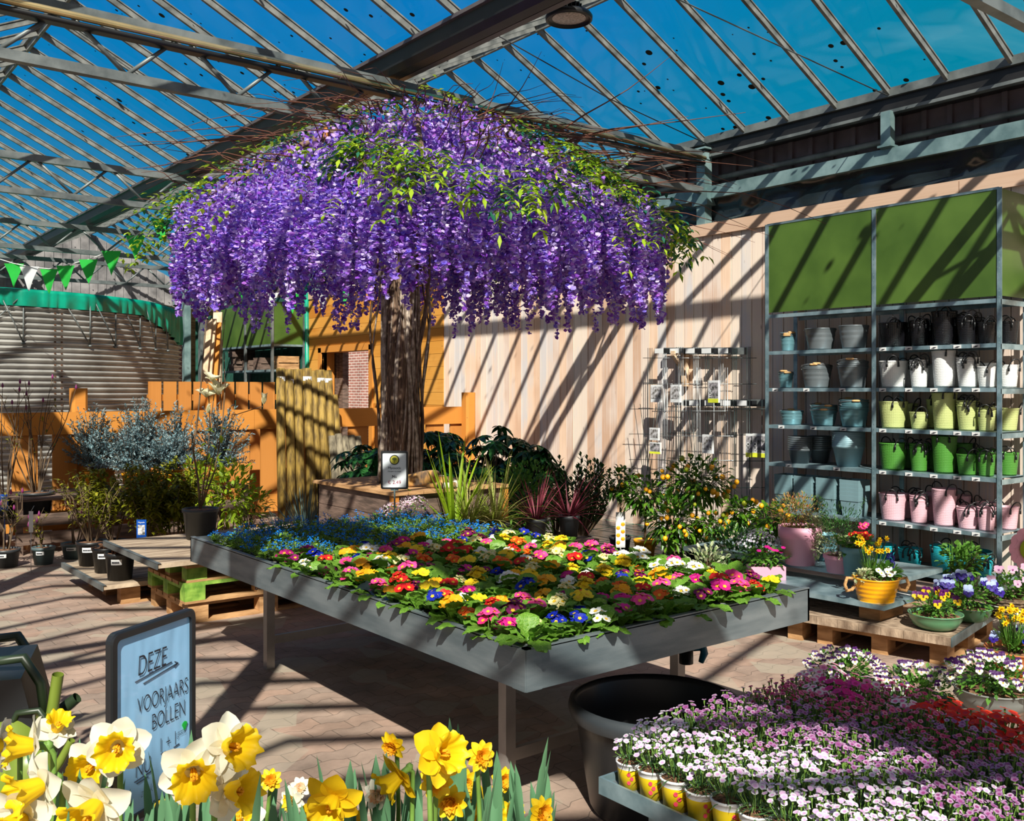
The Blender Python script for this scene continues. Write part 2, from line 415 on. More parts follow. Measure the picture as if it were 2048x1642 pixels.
M['orangev'] = plankmat('orange upright boards', 'X', 0.165, [(0.40, 0.15, 0.03), (0.54, 0.22, 0.05), (0.46, 0.18, 0.035)], 'Z')
M['palletw'] = mat('pallet wood', (0.42, 0.21, 0.08), 0.8, 0, 0.3, 5, 0.3, 20, stretch=(1, 1, 4), c2=(0.58, 0.33, 0.15))
M['palletg'] = mat('green painted pallet', (0.14, 0.33, 0.03), 0.7, 0, 0.3, 14, 0.3, 30, c2=(0.30, 0.48, 0.07))
M['oldwood'] = mat('weathered deck wood', (0.30, 0.20, 0.13), 0.85, 0, 0.4, 3.5, 0.6, 22, stretch=(1, 14, 1), c2=(0.60, 0.47, 0.34), detail=8)
M['oldwoodx'] = mat('weathered deck wood across', (0.26, 0.17, 0.11), 0.85, 0, 0.4, 6, 0.6, 22, stretch=(6, 2, 1), c2=(0.46, 0.34, 0.24), detail=8)
M['darkwood'] = mat('dark stained planks', (0.13, 0.085, 0.065), 0.8, 0, 0.4, 6, 0.3, 20, stretch=(1, 1, 6), c2=(0.20, 0.13, 0.10))
M['log'] = mat('treated round posts', (0.15, 0.09, 0.02), 0.75, 0, 0.45, 5, 0.3, 18, stretch=(5, 5, 1), c2=(0.36, 0.23, 0.045))
M['greylog'] = mat('grey treated posts', (0.11, 0.09, 0.06), 0.85, 0, 0.4, 5, 0.3, 18, stretch=(5, 5, 1), c2=(0.26, 0.22, 0.15))
M['lightwood'] = mat('raw timber', (0.66, 0.42, 0.25), 0.75, 0, 0.2, 5, 0.1, 20, stretch=(1, 1, 1), c2=(0.80, 0.60, 0.42))
M['brick'] = brickmat('brick house', (0.46, 0.20, 0.16), (0.38, 0.17, 0.14), (0.72, 0.62, 0.56), 1)
M['paver'] = brickmat('concrete pavers', (0.35, 0.235, 0.18), (0.285, 0.215, 0.175), (0.17, 0.125, 0.10), 1, 0.22, 0.11, 0.0025, 'XY', wob=0.03, noise=0.8, var3=(0.36, 0.32, 0.25), bumpd=0.005)
M['tank'] = mat('galvanised tank', (0.40, 0.39, 0.37), 0.42, 0.45, 0.2, 2.5, c2=(0.56, 0.55, 0.52))
M['rust'] = mat('rust', (0.11, 0.055, 0.03), 0.9, 0, 0.4, 12)
M['tarp'] = mat('green tarp', (0.0, 0.27, 0.17), 0.35, 0, 0.25, 4, 0.35, 7, spec=0.6)
M['net'] = mat('green shade net', (0.012, 0.085, 0.06), 0.8, 0, 0.3, 10)
M['panelgreen'] = mat('green board', (0.055, 0.115, 0.018), 0.42, 0, 0.15, 2, c2=(0.08, 0.15, 0.025))
M['bark'] = mat('vine bark', (0.10, 0.058, 0.035), 0.9, 0, 0.45, 14, 0.6, 50, stretch=(3, 3, 0.6), c2=(0.24, 0.15, 0.10))
M['vine'] = mat('grey vine', (0.26, 0.19, 0.14), 0.85, 0, 0.35, 20, 0.4, 50, c2=(0.52, 0.43, 0.35))
M['twig'] = mat('red brown twig', (0.13, 0.045, 0.025), 0.8, 0, 0.3, 10)
M['twigd'] = mat('brown stem', (0.08, 0.05, 0.03), 0.8, 0, 0.3, 10, c2=(0.17, 0.11, 0.06))
M['twigy'] = mat('yellow brown stem', (0.30, 0.20, 0.08), 0.8, 0, 0.3, 10)
def leafm(name, c, c2=None, tr=0.3, rough=0.45, var=0.3, sc=25, rnd=0.0, lo=0.35, hi=0.65):
    return mat(name, c, rough, 0, var, sc, c2=c2, trans=tr, rnd=rnd, lo=lo, hi=hi, detail=2)
# ================================================================== SETTING
XW = 8.4                      # face of the timber wall
mb = MB(); mb.b2((-9, -6, -0.06), (14, 32, 0)); struct(mb.build('floor', M['paver']))
# timber wall, whitewashed upright boards
mb = MB()
y = -1.5; i = 0
while y < 12.28:
    y1 = min(y + 0.135, 12.3)
    mb.b2((XW + random.uniform(0, 0.004), y + 0.0045, 0), (XW + 0.022, y1 - 0.0045, 3.38)); y = y1
w = struct(mb.build('wall_right', M['pine']))
mb = MB(); mb.b2((XW + 0.024, -1.5, 0), (XW + 0.09, 12.3, 3.38)); mb.b2((XW + 0.024, 12.3, 2.33), (XW + 0.09, 16.9, 3.38)); mb.b2((XW + 0.024, 12.3, 0), (XW + 0.09, 14.55, 2.33)); mb.b2((XW + 0.024, 16.32, 0), (XW + 0.09, 16.9, 2.33))
struct(mb.build('trim_wall_backing', M['darkwood']))
mb = MB()
ys = [-1.5, 1.3, 4.2, 6.9, 9.6, 12.1, 14.4, 16.92]
for a, b in zip(ys, ys[1:]): mb.b2((XW - 0.03, a + 0.004, 3.365), (XW + 0.10, b - 0.004, 3.50))
struct(mb.build('trim_1', M['pineband']))
# orange horizontal boards with the doorway
mb = MB(); z = 0.0
while z < 3.36:
    z1 = min(z + 0.2, 3.365)
    segs = [(12.3, 14.55), (16.32, 16.9)] if z1 <= 2.41 else [(12.3, 16.9)]
    for a, b in segs: mb.b2((XW - 0.012 + random.uniform(0, 0.005), a, z + 0.002), (XW + 0.022, b, z1 - 0.002))
    z = z1
struct(mb.build('wall_right', M['orangewall']))
mb = MB()
mb.b2((XW - 0.035, 14.43, 0), (XW + 0.25, 14.55, 2.42)); mb.b2((XW - 0.035, 16.32, 0), (XW + 0.25, 16.44, 2.42)); mb.b2((XW - 0.035, 14.43, 2.33), (XW + 0.25, 16.44, 2.45))
struct(mb.build('trim_doorway', M['orange']))
mb = MB(); mb.b2((XW + 0.28, 16.05, 0), (XW + 0.40, 16.20, 2.6)); mb.b2((XW + 0.28, 16.22, 0), (XW + 0.34, 16.4, 2.6))
tag(mb.build('timber_post', M['darkwood']), 'dark brown timber post standing just behind the orange doorway', 'post')
# brick house outside
mb = MB(); mb.b2((11.2, 8, 0), (11.6, 30, 3.4)); tag(mb.build('brick_building', M['brick']), 'red brick building with pale joints seen through the doorway', 'building')
mb = MB(); mb.b2((9.6, 22.05, 0), (9.8, 26, 3.6)); mb.b2((6.1, 24.2, 0), (9.6, 24.4, 3.2)); struct(mb.build('wall_back', M['brick']))
# cladding, gutter and green-grey rail above the timber wall
mb = MB(); y = -3.0
while y < 24.6:
    mb.b2((8.78, y, 3.5), (8.80, y + 0.20, 4.46)); mb.b2((8.745, y + 0.20, 3.5), (8.80, y + 0.25, 4.46)); y += 0.25
struct(mb.build('wall_right_upper', M['clad']))
def thing_bar(name, label, cat, a, b, m, group=None):
    mb = MB(); mb.b2(a, b); return tag(mb.build(name, m), label, cat, group)
t = thing('eaves_gutter', 'grey steel eaves gutter under the right edge of the glass roof', 'gutter', (8.5, 0, 4.4))
mb = MB(); mb.b2((-0.06, -3, 0.02), (0.02, 24.6, 0.06)); mb.b2((-0.06, -3, 0.06), (-0.03, 24.6, 0.10)); mb.build('gutter_lip', M['galv'], t)
mb = MB(); mb.b2((-0.02, -3, -0.10), (0.26, 24.6, 0.02)); mb.build('gutter_trough', M['gutter'], t)
mb = MB(); mb.b2((-0.03, -3, -0.13), (0.05, 24.6, -0.10)); mb.build('gutter_rim', M['galv'], t)
mb = MB(); mb.tube([(8.66, -3, 4.06), (8.66, 24.5, 4.06)], 0.035, 8); tag(mb.build('pipe', M['galv']), 'long galvanised pipe in front of the dark cladding', 'pipe')
mb = MB(); mb.b2((8.44, -3, 3.79), (8.56, 24.6, 3.93)); tag(mb.build('steel_rail', M['galvgreen']), 'green-grey galvanised rail running along the top of the timber wall', 'rail')
# black film
mb = MB(); nY = 150; prof = [(0.10, 3.80), (0.16, 3.70), (0.10, 3.62), (0.15, 3.55), (0.04, 3.49)]
fn = np.random.default_rng(3)
ph = fn.uniform(0, 6.28, 12)
vs = []
for i in range(nY + 1):
    y = -2 + 14.6 * i / nY
    for k, (x, z) in enumerate(prof):
        wv = 0.025 * math.sin(y * 2.3 + ph[k]) + 0.02 * math.sin(y * 5.1 + ph[k + 4] + k) + 0.012 * math.sin(y * 13 + ph[k + 6])
        vs.append((XW + x + wv * (0.4 if k in (0, 4) else 1), y, z + (wv * 0.9 if k in (1, 2, 3) else 0)))
mb.add(vs, [(i * 5 + k, i * 5 + k + 1, i * 5 + k + 6, i * 5 + k + 5) for i in range(nY) for k in range(4)], 0, True)
tag(mb.build('plastic_sheet', M['blackfilm']), 'crumpled black plastic film tucked between wooden wall and steel rail', 'plastic sheet')
# ---------------------------------------------------------------- roof
ZG, ZR = 4.45, 5.44
glass = glassmat('roof glass')
bar_me = {}
def slope(x0, z0, x1, z1, ya, yb, i0, nm):
    """one glass slope from (x0,z0) to (x1,z1) with its bars"""
    g = MB(); g.add([(x0, ya, z0 + 0.05), (x1, ya, z1 + 0.05), (x1, yb, z1 + 0.05), (x0, yb, z0 + 0.05)], [(0, 1, 2, 3)])
    o = struct(g.build('ceiling', glass))
    key = (round(x1 - x0, 3), round(z1 - z0, 3))
    if key not in bar_me:
        b = MB(); b.bar((0, 0, 0.0), (x1 - x0, 0, z1 - z0), 0.032, 0.055); b.bar((0, 0, 0.034), (x1 - x0, 0, z1 - z0 + 0.034), 0.05, 0.012)
        bar_me[key] = b.mesh('glazing_bar', M['bar'])
    y = i0
    while y < yb:
        if y >= ya:
            c = link('glazing_bar', bar_me[key], o, (x0, y, z0)); struct(c)
        y += 0.564
YB0 = 7.17 - 0.564 * 19
for gx in (8.47, 4.42, 0.37):
    slope(gx - 2.02, ZR, gx, ZG, -3.5, 24.6, YB0, 'right')
    slope(gx - 2.02, ZR, gx - 4.05, ZG, -3.5, 24.6, YB0, 'left')
for rx, lab in ((6.45, 'aluminium ridge beam at the peak of the roof bay above the wisteria'), (2.40, 'aluminium ridge beam at the peak of the roof bay left of the black gutter')):
    mb = MB(); mb.box((rx, 10.5, ZR + 0.04), (0.09, 28.2, 0.06)); mb.box((rx, 10.5, ZR - 0.02), (0.03, 28.2, 0.06)); tag(mb.build('ridge_beam', M['bar']), lab, 'beam')
# pale flashing strips beside the valley gutter (right side)
mb = MB()
for k in range(3): mb.bar((4.50 + 0.16 * k, 10.5, ZG + 0.05 + 0.0785 * k), (4.62 + 0.16 * k, 10.5, ZG + 0.05 + 0.0785 * k + 0.055), 28.2, 0.012, up=(0, 0, 1))
tag(mb.build('roof_flashing', M['bar']), 'pale grey flashing boards beside the black valley gutter', 'flashing')
for gx, lab in ((4.37, 'long black valley gutter crossing the roof above the tree'), (0.32, 'black valley gutter at the far upper left of the roof')):
    t = thing('valley_gutter', lab, 'gutter', (gx, 0, ZG))
    mb = MB(); wq = 1.0 if gx > 1 else 2.0; pr = [(-0.13 * wq, 0.06), (-0.10 * wq, -0.06), (-0.05, -0.10), (0.05, -0.10), (0.10 * wq, -0.06), (0.13 * wq, 0.06)]  # left gutter, out of view, is widened to throw a broader shade band
    vs = [(x, y, z) for y in (-3.5, 24.6) for x, z in pr]; mb.add(vs, [(i, i + 1, i + 7, i + 6) for i in range(5)], 0, False); mb.build('gutter_trough', M['gutter'], t)
    mb = MB(); mb.b2((0.10, -3.5, -0.075), (0.16, 24.6, -0.045)); mb.b2((-0.16, -3.5, 0.04), (-0.12, 24.6, 0.07)); mb.build('gutter_rim', M['guttershine'], t)
# ---------------------------------------------------------------- trusses
TY = [2.66, 7.17, 12.0, 16.7, 21.2]
def truss(y, lab):
    t = thing('roof_truss', lab, 'truss', (0, y, 0), 0, 'lattice roof trusses')
    mb = MB(); mb.b2((-3.6, -0.035, 4.25), (8.4, 0.035, 4.33)); mb.build('upper_chord', M['galv'], t)
    mb = MB(); mb.b2((-3.6, -0.035, 3.86), (8.4, 0.035, 3.93)); mb.build('lower_chord', M['galv'], t)
    x = 8.35 - 0.83
    mb2 = MB(); mb2.tube([(-0.415, 0, 3.92), (-0.04, 0, 4.26)], 0.017, 6); ma = mb2.mesh('brace', M['galv'])
    mb2 = MB(); mb2.tube([(0.415, 0, 3.92), (0.04, 0, 4.26)], 0.017, 6); mbm = mb2.mesh('brace', M['galv'])
    while x > -3.5:
        link('brace', ma, t, (x, 0, 0)); link('brace', mbm, t, (x, 0, 0)); x -= 0.83
    return t
for y, lab in zip(TY, ['roof truss nearest the camera, cutting the upper right corner', 'steel roof truss with brass-coloured pipe passing above the wisteria', 'second steel roof truss behind the wisteria', 'steel roof truss above the water tank', 'farthest steel roof truss in front of the gable']):
    truss(y, lab)
mb = MB(); mb.tube([(-3.6, 7.09, 4.235), (8.38, 7.09, 4.235)], 0.026, 10); tag(mb.build('heating_pipe', M['brass']), 'brass-yellow pipe running under the truss above the wisteria', 'pipe')
mb = MB(); mb.b2((-3.6, 7.10, 4.165), (8.38, 7.18, 4.205)); mb.tube([(-3.6, 7.10, 4.185), (8.38, 7.10, 4.185)], 0.020, 8); tag(mb.build('cable_duct', M['black']), 'thin black duct below the brass-yellow pipe', 'duct')
for y in TY:
    mb = MB(); mb.b2((8.40, y - 0.06, 3.4), (8.52, y + 0.06, 4.33)); mb.box((8.46, y, 4.36), (0.18, 0.18, 0.02)); mb.box((8.46, y, 3.80), (0.16, 0.22, 0.16))
    lab = {7.17: 'short steel post carrying the truss beside the black film', 2.66: 'short steel post near the right edge above the wall'}.get(y, {12.0: 'short steel post above the wall, directly behind the wisteria canopy', 16.7: 'short steel post above the end of the orange wall', 21.2: 'farthest short steel post, beyond the orange wall'}.get(y))
    o = tag(mb.build('steel_post', M['galvgreen']), lab, 'post'); 
for y in TY[:3]:
    mb = MB(); mb.b2((0.27, y - 0.06, 0), (0.45, y + 0.06, 4.35)); o = mb.build('steel_column', M['galvgreen']); tag(o, 'steel column of the greenhouse just outside the left edge', 'column', 'columns left of the frame')
mb = MB(); mb.b2((8.42, 4.88, 3.93), (8.50, 4.98, 4.28)); mb.box((8.46, 4.93, 3.95), (0.13, 0.14, 0.02)); tag(mb.build('steel_stub', M['galvgreen']), 'short upright stub between steel rail and eaves gutter', 'post')
for (a, b, r, lab) in ((( -2, 4.6, 4.95), (8.4, 4.9, 4.42), 0.006, 'thin tension wire under the glass at upper right'), ((5.1, 6.9, 4.9), (8.42, 7.0, 4.35), 0.006, 'thin black cable hanging from lamp to post'), ((1.0, 7.6, 4.75), (5.5, 12.0, 4.7), 0.004, 'thin wire under the glass above the tree')):
    mb = MB(); mb.tube([a, [(a[i] + b[i]) / 2 - (0.06 if i == 2 else 0) for i in range(3)], b], r, 5); tag(mb.build('wire', M['galv'] if 'cable' not in lab else M['black']), lab, 'wire')
# ---------------------------------------------------------------- gable wall and low roof
mb = MB(); x = 4.42
while x < 8.5:
    zt = ZG + (ZR - ZG) * (1 - abs((x + 0.1) - 6.45) / 2.03)
    zf = lambda q: ZG + (ZR - ZG) * (1 - abs(q - 6.45) / 2.03)
    for xa, xb, yf in ((x, x + .155, 24.62), (x + .155, x + .2, 24.60)): mb.add([(xa, yf, 3), (xb, yf, 3), (xb, yf, zf(xb)), (xa, yf, zf(xa)), (xa, 24.65, 3), (xb, 24.65, 3), (xb, 24.65, zf(xb)), (xa, 24.65, zf(xa))], [(0, 1, 2, 3), (7, 6, 5, 4), (1, 5, 6, 2), (0, 3, 7, 4), (3, 2, 6, 7)])
    x += 0.2
mb.b2((-4, 24.64, 0), (8.9, 24.70, 3.4))
mb.b2((-4, 24.64, 3.0), (4.4, 24.7, 4.5))
struct(mb.build('wall_back', M['gable']))
mb = MB(); vs = []
n = 120
for j, (yy, zz) in enumerate(((22.2, 3.32), (24.6, 3.75))):
    for i in range(n + 1): vs.append((0 + 8.4 * i / n, yy, zz + 0.03 * math.cos(i * PI / 2)))
mb.add(vs, [(i, i + 1, n + 2 + i, n + 1 + i) for i in range(n)], 0, True); tag(mb.build('corrugated_roof', M['gable']), 'low grey corrugated sheet roof behind the water tank', 'roof')
# ---------------------------------------------------------------- lamp
lp = p3(1138, 34, 7.4)
t = thing('high_bay_lamp', 'round black high-bay lamp hanging under the glass roof', 'lamp', lp)
mb = MB(); mb.lathe([(0.0, 0.055), (0.06, 0.055), (0.10, 0.03), (0.17, 0.02), (0.183, 0.0), (0.18, -0.025), (0.168, -0.03), (0.165, -0.012), (0.13, -0.008)], 40); mb.build('housing', M['black'], t)
M['lens'] = mat('lamp lens', (0.30, 0.24, 0.22), 0.25, 0.1, 0.4, 60, c2=(0.50, 0.42, 0.38))
mb = MB(); mb.lathe([(0.0, -0.02), (0.06, -0.019), (0.13, -0.012)], 32); mb.build('lens', M['lens'], t)
mb = MB()
for k in range(18):
    a = 2 * PI * k / 18; mb.bar((0.03 * math.cos(a), 0.03 * math.sin(a), 0.075), (0.10 * math.cos(a), 0.10 * math.sin(a), 0.065), 0.006, 0.05)
mb.lathe([(0, 0.10), (0.045, 0.10), (0.045, 0.05)], 16); mb.build('heat_sink', M['black'], t)
hx = (ZR - ZG) / 2.02 * (lp.x - 4.42) + ZG - lp.z
mb = MB(); mb.lathe([(0.0, 0.16), (0.025, 0.16), (0.03, 0.10)], 12); mb.tube([(0, 0, 0.15), (0, 0, hx + 0.03)], 0.008, 6); mb.tube([(0.02 * math.cos(a) , 0, 0.18 + 0.02 * math.sin(a)) for a in [k * PI / 6 for k in range(13)]], 0.004, 5); mb.build('hanger', M['galv'], t)
# ---------------------------------------------------------------- water tank
TX, TYY, TR, TH = 2.58, 18.24, 3.6, 3.05
t = thing('water_tank', 'large round corrugated steel water tank behind the orange fence', 'tank', (TX, TYY, 0))
pr = []
for i in range(37 * 6 + 1):
    z = 0.02 + (TH - 0.04) * i / (37 * 6); pr.append((TR + 0.027 * math.cos(2 * PI * i / 6), z))
mb = MB(); mb.lathe(pr, 110, a0=PI * 0.72, a1=PI * 2.3); mb.build('tank_wall', M['tank'], t)
mb = MB(); mb.lathe([(TR - 0.05, 2.9), (0, 2.95)], 60); mb.build('tank_cover', M['tarp'], t)
def tang(px):
    """angle on the tank whose near surface point is in column px"""
    best = None
    for k in range(900):
        a = PI * 1.0 + PI * 0.95 * k / 900
        x, y = TX + TR * math.cos(a), TYY + TR * math.sin(a)
        nx, ny = math.cos(a), math.sin(a)
        if nx * x + ny * y > 0: continue
        c = abs(colof(x, y) - px)
        if best is None or c < best[0]: best = (c, a)
    return best[1]
for k, px in enumerate([45, 178, 228, 277, 308, 332, -60]):
    a = tang(px); x, y = (TR + 0.035) * math.cos(a), (TR + 0.035) * math.sin(a)
    a2 = tang({45: 0, 178: 122, 228: 186, 277: 240, 308: 287, 332: 320, -60: 40}[px]); x2, y2 = (TR + 0.04) * math.cos(a2), (TR + 0.04) * math.sin(a2)
    zb = 2.28
    mb = MB(); mb.tube([(x, y, zb), (x, y, 2.93)], 0.011, 6); mb.lathe([(0, 0.02), (0.03, 0.01), (0.03, -0.01), (0, -0.02)], 8, (x, y, zb)); mb.build('stay_rod', M['galv'], t)
    mb = MB(); mb.tube([(x, y, zb), ((x + x2) / 2 * 1.006, (y + y2) / 2 * 1.006, (zb + 2.93) / 2), (x2, y2, 2.93)], 0.009, 6); mb.build('stay_rod', M['galv'], t)
for px in (108, 122):
    a = tang(px); mb = MB()
    for i in range(37): mb.box(((TR + 0.02) * math.cos(a), (TR + 0.02) * math.sin(a), 0.04 + (TH - 0.04) * i / 37), (0.022, 0.022, 0.022), a)
    mb.build('bolt_row', M['rust'], t)
# green tarp over the rim
mb = MB(); A0, A1 = PI * 0.98, tang(352) + 0.10; n = 240
xs = [-400, 0, 100, 200, 240, 270, 300, 330, 352, 365]; yb = [592, 593, 600, 604, 612, 625, 645, 665, 688, 690]
vs = []
for i in range(n + 1):
    a = A0 + (A1 - A0) * i / n
    x, y = TX + TR * math.cos(a), TYY + TR * math.sin(a)
    t_ = depth(x, y); px = colof(x, y) if t_ > 0 else -400
    if a > tang(352): px = 365
    zb = zat(np.interp(px, xs, yb), t_) if t_ > 0 else 2.7
    zb = min(zb, 2.80); big = max(0, (2.72 - zb))
    for k in range(7):
        u = k / 6; z = (TH + 0.03) * (1 - u) + zb * u
        rr = TR + 0.045 + 0.02 * math.sin(a * 120 + 2 * math.sin(a * 37)) * (0.3 + u) * (1 + big * 2) + 0.015 * math.sin(PI * u)
        if k == 0: rr = TR - 0.06; z = TH - 0.0
        vs.append((rr * math.cos(a), rr * math.sin(a), z))
mb.add(vs, [(i * 7 + k, i * 7 + k + 1, i * 7 + k + 8, i * 7 + k + 7) for i in range(n) for k in range(6)], 0, True)
o = mb.build('tarp', M['tarp'], None, (TX, TYY, 0)); tag(o, 'green tarpaulin wrapped round the rim of the water tank, sagging at right', 'tarp')
# ---------------------------------------------------------------- orange fence
FYY = 11.6
def lab_of(px): return int(px)
t = thing('garden_fence', 'long orange timber fence with wide upright boards in front of the tank', 'fence', (0, FYY, 0))
mb = MB(); x = -3.2
for a, b in ((-3.2, 1.6), (1.604, 5.0), (5.004, 8.36)): mb.b2((a, -0.03, 1.14), (b, 0.0, 1.39))
mb.build('top_board', M['orange'], t)
mb = MB(); mb.b2((-3.2, -0.03, 0.08), (8.36, 0.0, 0.30)); mb.build('bottom_board', M['orange'], t)
for a in np.arange(-3.1, 5.0, 0.41):
    mb = MB(); mb.b2((a, 0.002, 0.05), (a + 0.26, 0.024, 1.36)); mb.build('upright_board', M['orangev'], t)
for a in np.arange(5.1, 8.2, 0.42):
    mb = MB(); mb.b2((a, 0.002, 0.05), (a + 0.30, 0.024, 1.30)); mb.build('upright_board', M['orangev'], t)
for px, h in ((162, 1.66), (957, 1.60)):
    # post position on the fence line
    d = (px - CX) / FPX; tt = FYY / (FY + d * RY); xx = min(tt * (FX + d * RX), 8.28)
    mb = MB(); s = 0.085; c = 0.03
    pr = [(-s, -s + c), (-s + c, -s), (s - c, -s), (s, -s + c), (s, s - c), (s - c, s), (-s + c, s), (-s, s - c)]
    vs = [(xx + a, (0.11 if px < 500 else -0.12) + b, z) for z in (0, h) for a, b in pr]
    mb.add(vs, [(i, (i + 1) % 8, 8 + (i + 1) % 8, 8 + i) for i in range(8)] + [tuple(range(8, 16))]); mb.build('fence_post', M['orange'], t)
def xon(px, Y):
    d = (px - CX) / FPX; tt = Y / (FY + d * RY); return tt * (FX + d * RX), tt
F2 = 12.35
x0, _ = xon(297, F2); x1, _ = xon(655, F2)
t = thing('fence_panel', 'higher orange slatted fence panel behind the long fence', 'fence', (0, F2, 0))
n = 13; wd = (x1 - x0) / n
for k in range(n):
    mb = MB(); mb.b2((x0 + k * wd, 0, 0.1), (x0 + k * wd + wd * 0.84, 0.022, 1.745)); mb.build('slat', M['orangev'], t)
mb = MB(); mb.b2((x0, 0.03, 1.50), (x1, 0.07, 1.58)); mb.b2((x0, 0.03, 0.3), (x1, 0.07, 0.38)); mb.build('cross_rail', M['orange'], t)
x2, _ = xon(418, F2); mb = MB(); mb.b2((x2 - 0.06, -0.10, 0.0), (x2 + 0.06, -0.01, 1.72)); mb.build('fence_post', M['orange'], t)
# bundle of round posts leaning on the fence
LG = [(567, 737, 18, 1), (584, 739, 18, 0.6), (601, 739, 19, 0), (619, 737, 20, 1), (632, 742, 16, 0), (646, 740, 19, 1), (661, 741, 18, 1), (672, 790, 20, 0)]
for k, (px, py, w, lb) in enumerate([(p - 6, y_, w, l) for p, y_, w, l in LG]):
    Y = 11.32; x, tt = xon(px, Y); zt_ = zat(py, tt); r = w / 2 / FPX * tt
    xb, _ = xon(px + 4 + k * 2.2, 11.15)
    t = thing('round_post', ['brown-green treated round post leaning on the fence, %s from the left of the bundle' % ORD[k + 1]][0], 'post', (x, 0, 0), 0, 'treated round posts')
    mb = MB(); mb.tube([(xb - x, 11.15 - 0.0, 0.0), ((xb - x) * 0.5 + random.uniform(-.008, .008), (11.15 + Y) / 2, zt_ / 2), (0, Y, zt_)], [r * 1.05, r, r * 0.98], 12); mb.build('post_body', M['log'], t)
    if lb:
        mb = MB(); zz = zt_ - 0.13 - 0.05 * (1 - lb); mb.lathe([(r * 1.03, -0.028), (r * 1.03, 0.028)], 10, (0, Y - 0.008, zz), a0=PI * 1.1, a1=PI * 1.8); mb.build('price_label', M['white'], t)
for k, (px, py) in enumerate([(664, 872), (676, 868), (689, 872), (702, 871), (714, 873)]):
    Y = 11.2; x, tt = xon(px, Y); zt_ = zat(py, tt)
    xb, _ = xon(px + 14 + k * 2, 10.95)
    mb = MB(); mb.tube([(xb, 10.95, 0), (x, Y, zt_)], [0.055, 0.05], 10)
    tag(mb.build('round_post', M['greylog']), 'short weathered grey round post, %s from the left beside the tree' % ORD[k + 1], 'post', 'short grey round posts')
# ---------------------------------------------------------------- far green shelf unit
t = thing('storage_rack', 'tall steel rack with green panels beyond the end of the orange wall', 'rack', (0, 0, 0))
SX, SY0, SY1 = 7.68, 16.95, 19.5
for (x, y) in ((SX, SY0), (SX, 18.2), (SX, SY1), (8.33, SY0), (8.33, SY1)):
    mb = MB(); mb.b2((x - 0.02, y - 0.02, 0), (x + 0.025, y + 0.025, 3.32)); mb.build('upright', M['galv'], t)
for a, b in ((SY0, 18.2), (18.2, SY1)):
    mb = MB(); mb.b2((SX + 0.005, a + 0.03, 2.50), (SX + 0.02, b - 0.03, 3.30)); mb.build('side_panel', M['panelgreen'], t)
mb = MB(); mb.b2((SX + 0.03, SY0 + 0.005, 2.50), (8.31, SY0 + 0.02, 3.30)); mb.build('end_panel', M['panelgreen'], t)
for z in (0.95, 1.98, 2.46):
    mb = MB(); mb.b2((SX, SY0, z), (8.33, SY1, z + 0.04)); mb.build('shelf', M['galvblue'], t)
mb = MB(); mb.b2((8.36, 16.93, 0), (8.42, 22.0, 3.5)); tag(mb.build('shade_net', M['net']), 'dark green shade net hanging behind the far rack', 'net')
mb = MB(); mb.tube([(8.36, 16.9, 0), (8.37, 16.88, 1.5), (8.36, 16.9, 3.7)], 0.045, 8); tag(mb.build('drain_hose', M['tarp']), 'green covered pipe at the left end of the orange wall', 'pipe')
for k, (px, lab) in enumerate(((373, 'grey-green steel column behind the tank'), (405, 'grey steel column left of the far rack'))):
    x, y = atd(px, 20.8); mb = MB(); mb.b2((x - 0.07, y - 0.07, 0), (x + 0.07, y + 0.07, 4.0)); tag(mb.build('steel_column', M['galvgreen'] if k == 0 else M['galv']), lab, 'column')
x, y = atd(383, 21.3); mb = MB(); mb.b2((x - 0.07, y - 0.05, 0), (x + 0.07, y + 0.05, 3.3)); mb.b2((x - 0.07, y - 0.05, 3.3), (x + 2.6, y + 0.05, 3.42)); tag(mb.build('wooden_portal', M['palletw']), 'brown timber portal behind the leaning boards', 'frame')
mb = MB(); x, y = atd(400, 22.2); mb.b2((x - 0.1, y, 0), (x + 3, y + 0.05, 3.3)); tag(mb.build('shade_net', M['net']), 'dark green shade net filling the brown timber frame', 'net')
# leaning boards
for k, (pb, pt, yt, tt, m_) in enumerate([(392, 420, 640, 18.4, 'lightwood'), (402, 428, 638, 18.5, 'lightwood'), (415, 438, 645, 18.6, 'orange'), (425, 436, 625, 18.9, 'lightwood'), (436, 440, 680, 18.7, 'lightwood')]):
    a = atd(pb, tt - 0.5); b = atd(pt, tt)
    mb = MB(); mb.bar((a[0], a[1], 0.0), (b[0], b[1], zat(yt, tt)), 0.10 if k != 3 else 0.18, 0.03, up=(-1, -1, 0))
    tag(mb.build('timber_board', M[m_]), '%s timber board leaning beside the far rack, %s from the left' % ('orange' if m_ == 'orange' else 'pale', ORD[k + 1]), 'board', 'leaning boards')
# crates on the rack
def crate(px, py, z, w, h, m_, lab, tt=17.4):
    x, y = atd(px, tt); c = thing('wooden_crate', lab, 'crate', (x, y, z), 0, 'crates on the far rack')
    d = 0.32
    mb = MB(); mb.b2((-w / 2, -d / 2, 0.0), (w / 2, d / 2, 0.015)); mb.build('crate_base', m_, c)
    for s in (-1, 1):
        mb = MB(); mb.b2((-w / 2, s * d / 2 - 0.008, 0.0), (w / 2, s * d / 2 + 0.008, h * 0.45)); mb.b2((-w / 2, s * d / 2 - 0.008, h * 0.52), (w / 2, s * d / 2 + 0.008, h)); mb.build('crate_side', m_, c)
        mb = MB(); mb.b2((s * w / 2 - 0.01, -d / 2, 0), (s * w / 2 + 0.01, d / 2, h)); mb.build('crate_end', m_, c)
    return c
SH = 2.02
crate(0, 0, SH, 0.42, 0.26, M['palletw'], 'orange-brown wooden crate at the right end of the far rack', 17.4).location = (8.08, 17.25, SH)
